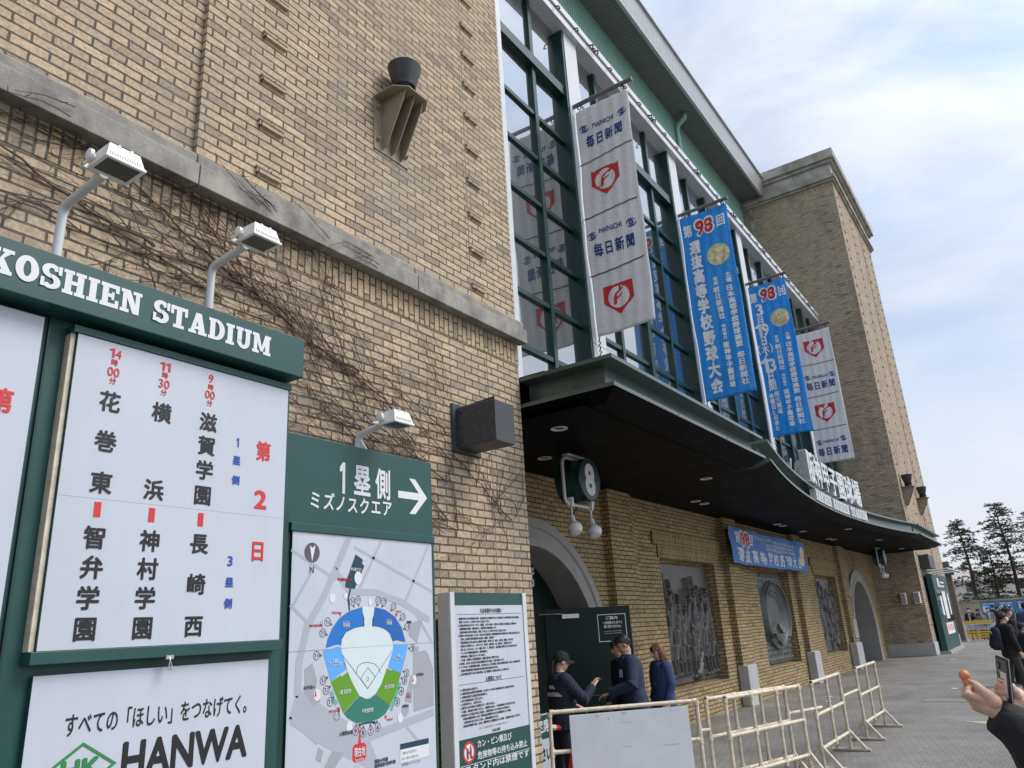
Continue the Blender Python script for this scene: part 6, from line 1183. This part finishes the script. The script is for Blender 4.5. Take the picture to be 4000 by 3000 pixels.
    if hairstyle == 'bob':
        for i in range(46):
            an = math.pi * (.95 + 1.12 * i / 45) if True else 0; x, y = .084 * math.cos(an), -.006 + .098 * math.sin(an); hp.limb([H(x * .85, y * .85, .06), H(x * 1.06, y * 1.06, -.03), H(x * 1.12 + hp_r.uniform(-.008, .008), y * 1.1, -.125 - hp_r.uniform(0, .03))], [.016, .015, .008], 'hair', 5, step=.05)
        for i in range(9): x = -.05 + .0125 * i; hp.limb([H(x * .8, .075, .085), H(x, .098, .045 - .004 * (i % 3))], [.012, .006], 'hair', 5)
    if hairstyle == 'tail': hp.limb([H(0, -.09, .03), H(0, -.13, -.03), H(0, -.12, -.14), H(0, -.10, -.24)], [.03, .035, .03, .012], 'hair', 10)
    mb = MB(); mb.add(hp.v, hp.f); mb.build('hair', M[hair], root, smooth=True)
    if cap:
        cpm = Prims(W); mb = MB(); n, m_ = 28, 10; vs = []
        for i in range(m_ + 1):
            th = 1.62 * i / m_
            for a in range(n): ph = 2 * math.pi * a / n; vs.append(H(.094 * math.sin(th) * math.cos(ph), -.008 + .116 * math.sin(th) * math.sin(ph), .030 + .112 * math.cos(th)))
        mb.add(vs, [(i * n + a, (i + 1) * n + a, (i + 1) * n + (a + 1) % n, i * n + (a + 1) % n) for i in range(m_) for a in range(n)])
        vs = []
        for o, z in ((0, .036), (1, .018), (1, .010), (0, .026)):
            for a in range(13): ph = math.pi * (.14 + .72 * a / 12); rr = 1 + o * .72 * math.sin(ph) ** .7; vs.append(H(.093 * math.cos(ph) * (1 + o * .03), -.008 + .114 * math.sin(ph) * rr, z - .012 * o * abs(math.cos(ph)) * 2))
        mb.add(vs, [(i * 13 + a, (i + 1) * 13 + a, (i + 1) * 13 + a + 1, i * 13 + a + 1) for i in range(3) for a in range(12)]); cpm.put(mb, 'cap'); m3 = MB(); m3.add(cpm.v, cpm.f); m3.build('cap', M[cap], root, smooth='auto')
    return root, W, iv, H
# gate staff and visitors behind the first barrier
VD = lambda hx, hy: (hx, hy)
pA, W, iv, H = person('gate steward in navy jacket with white lettering and dark cap, pointing with a card', (8.12, 5.02), (.80, -.60), 1.545, 'navy2', 'navy2', cap='blackc', hairstyle='tail', arms=[((-.30, .08, 1.16), (-.24, .30, 1.05)), ((.28, .20, 1.14), (.20, .36, 1.29))], lean=.05, vox=.009, yaw=0, pitch=.12, bulk=1.34)
b = MB()
def backfn(a, z, d): an = a / .2; q = W(((.202 + d) * math.sin(an), -.012 - (.140 + d) * math.cos(an), z)); return tuple(q)
tx(b, backfn, 'HANSHIN', .02, .20, 1.285, 1.325, .05, False, d0=.016); tx(b, backfn, 'KOSHIEN STADIUM', -.10, .26, 1.195, 1.24, .05, False, d0=.016); b.build('jacket_lettering', M['print_white'], pA)
b = MB()
cf = lambda a, z, d: tuple(H(a, .118 + d - a * a * 4, z)); shape(b, cf, [(-.014, .055), (-.006, .055), (.010, .092), (.002, .092)], .003); shape(b, cf, [(.002, .066), (.014, .066), (.014, .073), (.002, .073)], .003); b.build('cap_emblem', M['print_white'], pA)
q = iv[1][0]; b = MB(); b.obox(q + Vector((.035, -.035, .015)), Vector((.7, -.7, .2)).normalized(), Vector((.7, .7, 0)).normalized(), Vector((-.14, .14, .98)).normalized(), .045, .03, .003); tag(b.build('card', M['black']), "small dark card held out in the gate steward's fingers", 'card')
pB, W, iv, H = person('black haired man in navy jacket with chest badge, looking down, holding out a phone', (9.42, 4.70), (-.62, .78), 1.69, 'navy', 'blackc', 'skin2', arms=[((-.31, .06, 1.12), (-.17, .34, 1.04)), ((.27, .05, 1.12), (.10, .32, .90))], lean=.10, vox=.009, pitch=.32, bulk=1.42)
nb = (W((-.5, .87, 1.27)) - W((0, 0, 1.27))).normalized(); tb = Vector((0, 0, 1)); sb = tb.cross(nb).normalized(); b = MB(); b.obox(W((-.165, .150, 1.26)), sb, tb, nb, .026, .048, .006); b.build('badge', mat('pale_blue_badge', (.35, .5, .56), .4), pB)
q = iv[0][0]; f3 = Vector((-.62, .78, 0)); b = MB(); b.obox(q + f3 * .05 + Vector((0, 0, .012)), f3, Vector((.78, .62, 0)), Vector((0, 0, 1)), .075, .036, .004); tag(b.build('phone', M['dark_metal'], bevel=.003), "flat grey phone held out in the navy jacketed man's hand", 'phone')
q = iv[1][0]; b = MB(); b.obox(q + f3 * .02, f3, Vector((.78, .62, 0)), Vector((0, 0, 1)), .025, .045, .05); tag(b.build('pouch', mat('dark_green_pouch', (.03, .045, .03), .7), bevel=.008), "small dark green pouch in the navy jacketed man's lower hand", 'pouch')
person('visitor in black half hidden behind the man in the navy jacket', (9.80, 5.06), (-.70, .55), 1.63, 'blackc', 'blackc', 'skin2', vox=.011, pitch=.2)
pC, W, iv, H = person('young woman with straight brown bob hair in an open denim blue jacket', (10.42, 4.76), (-.72, .55), 1.535, 'denim', 'blackc', hair='hair_b', hairstyle='bob', vox=.009, pitch=.22, bulk=1.40)
b = MB(); b.lathe(W((-.06, .155, 1.15)), [(.0, .012), (.012, .01), (.012, 0)], 10, tuple((W((0, 1, 1)) - W((0, 0, 1))).normalized()), cap=False); b.build('button', M['steel'], pC)
# group at the right
p0 = (19.65, 1.04); pD, W, iv, H = person('man in black jacket and dark olive trousers wearing a white face mask and a backpack', p0, (.60, -.80), 1.63, 'blackc', 'olive', mask=True, vox=.011, legs=.10, bulk=1.22, pitch=-.12)
t = thing('backpack', "bulky dark navy backpack on the masked man's back", 'backpack', W((0, -.2, 1.0)))
pr = Prims(W); pr.rings([(0, -.235, .93, .13, .07), (0, -.255, 1.0, .155, .10), (0, -.25, 1.2, .155, .10), (0, -.235, 1.34, .13, .08), (0, -.225, 1.41, .07, .05)], 'b'); pr.rings([(0, -.33, .97, .10, .04), (0, -.345, 1.05, .12, .05), (0, -.33, 1.16, .10, .035)], 'b'); pr.mesh('pack', dict(b=M['navy2']), .012, t)
b = MB()
for s in (-1, 1): b.tube([W((.09 * s, -.17, 1.40)), W((.105 * s, -.05, 1.47)), W((.11 * s, .10, 1.40)), W((.12 * s, .15, 1.25)), W((.16 * s, .05, 1.08)), W((.14 * s, -.16, .98))], .018, 6)
b.build('strap', M['blackc'], t, smooth=True); b = MB(); b.tube([W((.05, -.345, 1.26)), W((.055, -.36, 1.30)), W((.04, -.36, 1.33)), W((.03, -.35, 1.28))], .006, 6); b.build('buckle', M['steel'], t)
p = at(*(3700 + 1200 * .18083, 2300 + 430 * .18083), X=22.0); person('tall man with short hair and bare face looking right, behind the masked man', (22.0, p.y - .05), (.50, -.86), 1.72, 'blackc', 'blackc', 'skin2', vox=.012, pitch=-.1)
p = at(3700 + 1490 * .18083, 2300 + 760 * .18083, X=20.5); person('boy with short dark hair in a dark jacket, looking right beside the masked man', (20.5, p.y - .08), (.45, -.89), 1.38, 'navy2', 'blackc', 'skin2', vox=.011, pitch=-.15)
p = at(3700 + 1570 * .18083, 2300 + 300 * .18083, X=27.0); person('person seen from behind in a blue puffer jacket with hood', (27.0, p.y - .1), (.9, .25), 1.80, 'puffer', 'blackc', vox=.013, bulk=1.45, hood=True)
G5 = 'people queueing behind the yellow barrier'; z17 = lambda x, y: (3700 + x * .18083, 2300 + y * .18083)
for (x, y), X, h, hd_, kw, lb in (((430, 430), 51, 1.70, (-.9, .1), dict(top='navy2', mask=True, shirt=True, arms=[((-.27, .05, 1.15), (-.08, .22, 1.36)), ((.24, -.03, 1.14), (.23, .06, .90))]), 'masked person with dark hair and white shirt raising a hand behind the yellow barrier'),
    ((690, 500), 50.6, 1.50, (-.9, -.2), dict(top='greyc', cap='greyc'), 'shorter person in a pale grey cap and grey top behind the yellow barrier'),
    ((625, 440), 52.5, 1.62, (.3, -.9), dict(top='blackc', cap='navy2'), 'dark clothed person in a dark cap behind the grey capped person'),
    ((840, 415), 53, 1.66, (-.9, -.1), dict(top='greyc', mask=True, shirt=True), 'masked person in an open grey jacket over white shirt by the first poster board'),
    ((945, 355), 55, 1.80, (.9, .1), dict(top='blackc'), 'tall person in black seen from behind, in front of the first poster board'),
    ((1040, 400), 54, 1.70, (.8, -.4), dict(top='navy2'), 'person in dark navy between the poster boards'),
    ((1090, 400), 56.5, 1.74, (-.8, -.4), dict(top='blackc', shirt=True), 'person with open collar standing farther back between the poster boards'),
    ((1225, 375), 56, 1.78, (.9, .2), dict(top='blackc', hair='hair_b'), 'brown haired person in black in front of the second poster board'),
    ((1330, 420), 52, 1.66, (.2, -1), dict(top='navy2'), 'person in navy in the queue just left of the blue puffer jacket')):
    p = at(*z17(x, y), X=X); person(lb, (X, p.y - .05), hd_, h, vox=.02, group=G5, hands=True, **kw)

# person in the foreground holding a small figurine and a phone
FZ = lambda x, y: (3680 + x * .3316, 2450 + y * .3316)
def fp(x, y, d=0): return at(*FZ(x, y), D=2.45 + d)
hr = Vector((.57, -.82, -.06)).normalized(); vw = ray(3830, 2720).normalized()
hd = Vector((-.57 - .35 * vw.x, .82 - .35 * vw.y)); hd.normalize()
hand0 = fp(640, 960); base = hand0 + hr * .62 + vw * .12; HF = 1.66
root = thing('person', 'person in black coat at the right edge, showing only raised forearms and hands', 'person', (base.x, base.y, 0))
k = HF / 1.70; fwd = Vector((hd.x, hd.y, 0)); rg = Vector((hd.y, -hd.x, 0)); B0 = Vector((base.x, base.y, 0))
Wf = lambda v: B0 + rg * v[0] * k + fwd * v[1] * k + Vector((0, 0, v[2] * k))
pr = Prims(Wf)
pr.rings([(0, 0, .55, .20, .15), (0, 0, .8, .20, .15), (0, 0, 1.05, .185, .135), (0, 0, 1.25, .205, .14), (0, -.01, 1.36, .20, .13), (0, -.015, 1.42, .12, .09)], 'top'); pr.limb([(0, 0, 1.42), (0, 0, 1.50)], [.07, .06], 'skin', 12)
for s in (-1, 1): pr.limb([(.09 * s, 0, .8), (.1 * s, 0, .45), (.1 * s, 0, .09)], [.09, .07, .055], 'bottom', 12); pr.limb([(.1 * s, -.05, .045), (.11 * s, .16, .04)], .045, 'shoe', 10)
pr.ell((0, .02, 1.60), (.078, .096, .115), 'skin'); pr.limb([(0, .10, 1.60), (0, .122, 1.575)], [.01, .014], 'skin', 8); pr.ell((0, .05, 1.53), (.055, .06, .05), 'skin')
for s in (-1, 1): pr.ell((.08 * s, 0, 1.59), (.012, .02, .03), 'skin'); pr.ell((.03 * s, .10, 1.615), (.013, .01, .008), 'eye', 8)
ident = lambda v: Vector(v); pw = Prims(ident)
inv = lambda p: Vector(((p - B0).dot(rg) / k, (p - B0).dot(fwd) / k, p.z / k))
shL, shR = (-.19, 0, 1.37), (.19, 0, 1.37)
cuffA, elbA = fp(620, 1020, .0), fp(1270, 1640, .06)
pr.limb([shL if (Wf(shL) - hand0).length < (Wf(shR) - hand0).length else shR, inv(elbA), inv(fp(1110, 1400, .03)), inv(fp(890, 1190, .015)), inv(fp(625, 1022, .0))], [.075, .075, .066, .055, .047], 'top', 22, True, .015)
elbB = fp(1500, 1400, .3); pr.limb([shR if (Wf(shL) - hand0).length < (Wf(shR) - hand0).length else shL, inv(elbB), inv(fp(1120, 1130, .16))], [.07, .065, .050], 'top', 20, True, .015)
body = pr.mesh('body', dict(top=M['blackc'], skin=M['skin'], bottom=M['blackc'], shoe=M['shoe'], eye=M['eye']), .010, root)
hp = MB(); hp.ellip(Wf((0, -.012, 1.625)), .088 * k, .088 * k, .112 * k, 20); hp.build('hair', M['hair'], root, smooth=True)
# near hand: pinches the figurine
F = lambda pts, r, k=1: pw.limb([fp(*p) for p in pts], [x * k for x in r], 'skin', 12, step=.005)
F([(760, 1080, .01), (650, 985, .0), (570, 930, 0)], [.023, .024, .026]); 
for a, c in (((600, 900, -.012), (450, 835, -.018)), ((590, 930, .0), (415, 880, .0)), ((580, 960, .012), (385, 915, .014)), ((590, 985, .02), (400, 945, .024))): F([a, c], [.017, .0105])
F([(448, 838, -.018), (295, 788, -.020), (312, 730, -.012), (330, 692, -.004)], [.0102, .0088, .0080, .0068])
F([(412, 882, .0), (262, 800, .004), (268, 735, .004), (296, 690, .004)], [.0100, .0086, .0078, .0066])
F([(385, 915, .014), (330, 850, .035), (375, 770, .035), (392, 715, .025)], [.0095, .0082, .0075, .0063])
F([(400, 945, .024), (360, 905, .05), (400, 830, .052), (420, 780, .045)], [.0085, .0074, .0066, .0056])
F([(610, 870, -.02), (545, 800, -.026), (470, 745, -.022), (395, 678, -.008), (372, 655, -.004)], [.019, .0140, .0112, .0096, .0072])
pw.mesh('hand', dict(skin=M['skin']), .0021, root)
ta = (fp(390, 670, -.01) - fp(465, 742, -.02)).normalized(); tn = (-vw * .8 + Vector((0, 0, .6))); tn = (tn - ta * tn.dot(ta)).normalized(); b = MB(); b.obox(fp(398, 676, -.010) + tn * .0068, ta, ta.cross(tn), tn, .0055, .0042, .0012); b.build('thumbnail', mat('nail', (.62, .42, .36), .3), root, bevel=.001)
# far hand: wraps the phone
pw = Prims(ident)
F([(1010, 1040, .13), (900, 900, .09), (830, 850, .07)], [.030, .033, .036]); F([(900, 960, .08), (760, 880, .05)], [.030, .026]); F([(880, 850, .09), (800, 760, .075)], [.026, .02])
F([(790, 800, .07), (660, 715, .045), (690, 690, .018), (735, 712, .004)], [.0105, .0096, .0088, .0076])
F([(790, 870, .06), (655, 800, .04), (690, 775, .014), (760, 775, .002)], [.0105, .0096, .0088, .0076])
F([(790, 900, .055), (670, 850, .036), (700, 845, .014), (745, 850, .004)], [.0098, .0090, .0082, .0072]); F([(800, 920, .05), (715, 890, .03), (745, 895, .012), (775, 895, .006)], [.0088, .0080, .0074, .0065])
F([(905, 880, .08), (870, 800, .045), (840, 745, .035), (825, 700, .035)], [.017, .014, .012, .0095])
pw.mesh('hand', dict(skin=M['skin']), .0023, root)
b = MB(); b.tube([fp(560, 915), fp(620, 985, 0), fp(640, 1000, .0)], [.02, .03, .034], 14); 
# figurine
t = thing('figurine', 'small orange toy figure with a round head pinched between finger and thumb', 'figurine', fp(300, 620)); FG = mat('orange_vinyl', (.56, .20, .095), .4, var=.08, scale=60); pf = Prims(ident)
pf.ell(fp(262, 567), (.0138, .0138, .0136), 'o', 18); pf.limb([fp(268, 612), fp(300, 655), fp(330, 700)], [.0085, .0115, .010], 'o', 10, step=.006); pf.ell(fp(322, 588, -.004), (.0035, .004, .005), 'o', 8); pf.ell(fp(225, 520), (.003, .003, .003), 'o', 8)
pf.limb([fp(310, 625, -.006), fp(345, 650, -.010), fp(378, 656, -.008)], [.0045, .004, .0032], 'o', 8, step=.005); pf.limb([fp(275, 640, .006), fp(258, 668, .008)], [.0042, .003], 'o', 8, step=.005); pf.limb([fp(318, 690), fp(335, 745, .002)], [.006, .004], 'o', 8, step=.005); pf.limb([fp(340, 690, .004), fp(365, 740, .006)], [.006, .004], 'o', 8, step=.005); pf.mesh('figure', dict(o=FG), .0014, t)
# phone
c = fp(735, 610, .012); up = (fp(705, 350, .0) - fp(760, 880, .02)).normalized(); ax = (fp(780, 620, -.012) - fp(655, 600, .015)); ax = (ax - up * ax.dot(up)).normalized(); nz_ = up.cross(ax).normalized(); nz_ = nz_ if nz_.dot(-vw) > 0 else -nz_
hl = (fp(705, 350, .0) - fp(760, 880, .02)).length / 2; t = thing('phone', 'black phone in case with painted highlight rim and paper sticker, held up in the foreground', 'phone', c); wv_ = Vector((0, 0, 0))
n0 = (-vw + up * vw.dot(up)).normalized(); r0 = up.cross(n0).normalized(); r0 = r0 if r0.dot(hr) > 0 else -r0
nz_ = (n0 * math.cos(R_(69)) - r0 * math.sin(R_(69))).normalized(); ax = (r0 * math.cos(R_(69)) + n0 * math.sin(R_(69))).normalized()
b = MB(); b.obox(c, ax, up, nz_, .034, hl * .97, .0052); b.build('case', mat('phone_case', (.012, .012, .015), .18, var=.05), t, bevel=.0045); b = MB()
b.obox(c, ax, up, nz_, .0352, hl * .97 + .0012, .0012); b.build('highlight_rim', mat('case_highlight_grey', (.35, .35, .37), .15, var=.05, spec=.8), t, bevel=.001); b = MB()  # thin pale rim: the highlight along the black case edge, put in as colour
for ii, (x, y, r) in enumerate(((-.016, hl - .024, .0095), (-.016, hl - .047, .0085))): o = c + ax * x * (1) + up * y + nz_ * .0053; b.lathe(o, [(r, 0), (r, .002), (r * .85, .0028), (r * .8, .0016), (0, .0016)], 18, tuple(nz_), cap=False)
b.build('camera_lens', M['lens'], t, smooth='auto'); b = MB(); b.obox(c - up * .012 + nz_ * .0055, ax, up, nz_, .024, .030, .0003); st_ = b.build('sticker', M['paper'], t); b = MB()
for i, (y, w_) in enumerate(((.012, .016), (.003, .012), (-.006, .017), (-.014, .014))): b.obox(c - up * (.012 - y) - ax * (.02 - w_) + nz_ * .0060, ax, up, nz_, w_, .0016, .0002)
b.build('sticker_print', M['print_red'], st_)
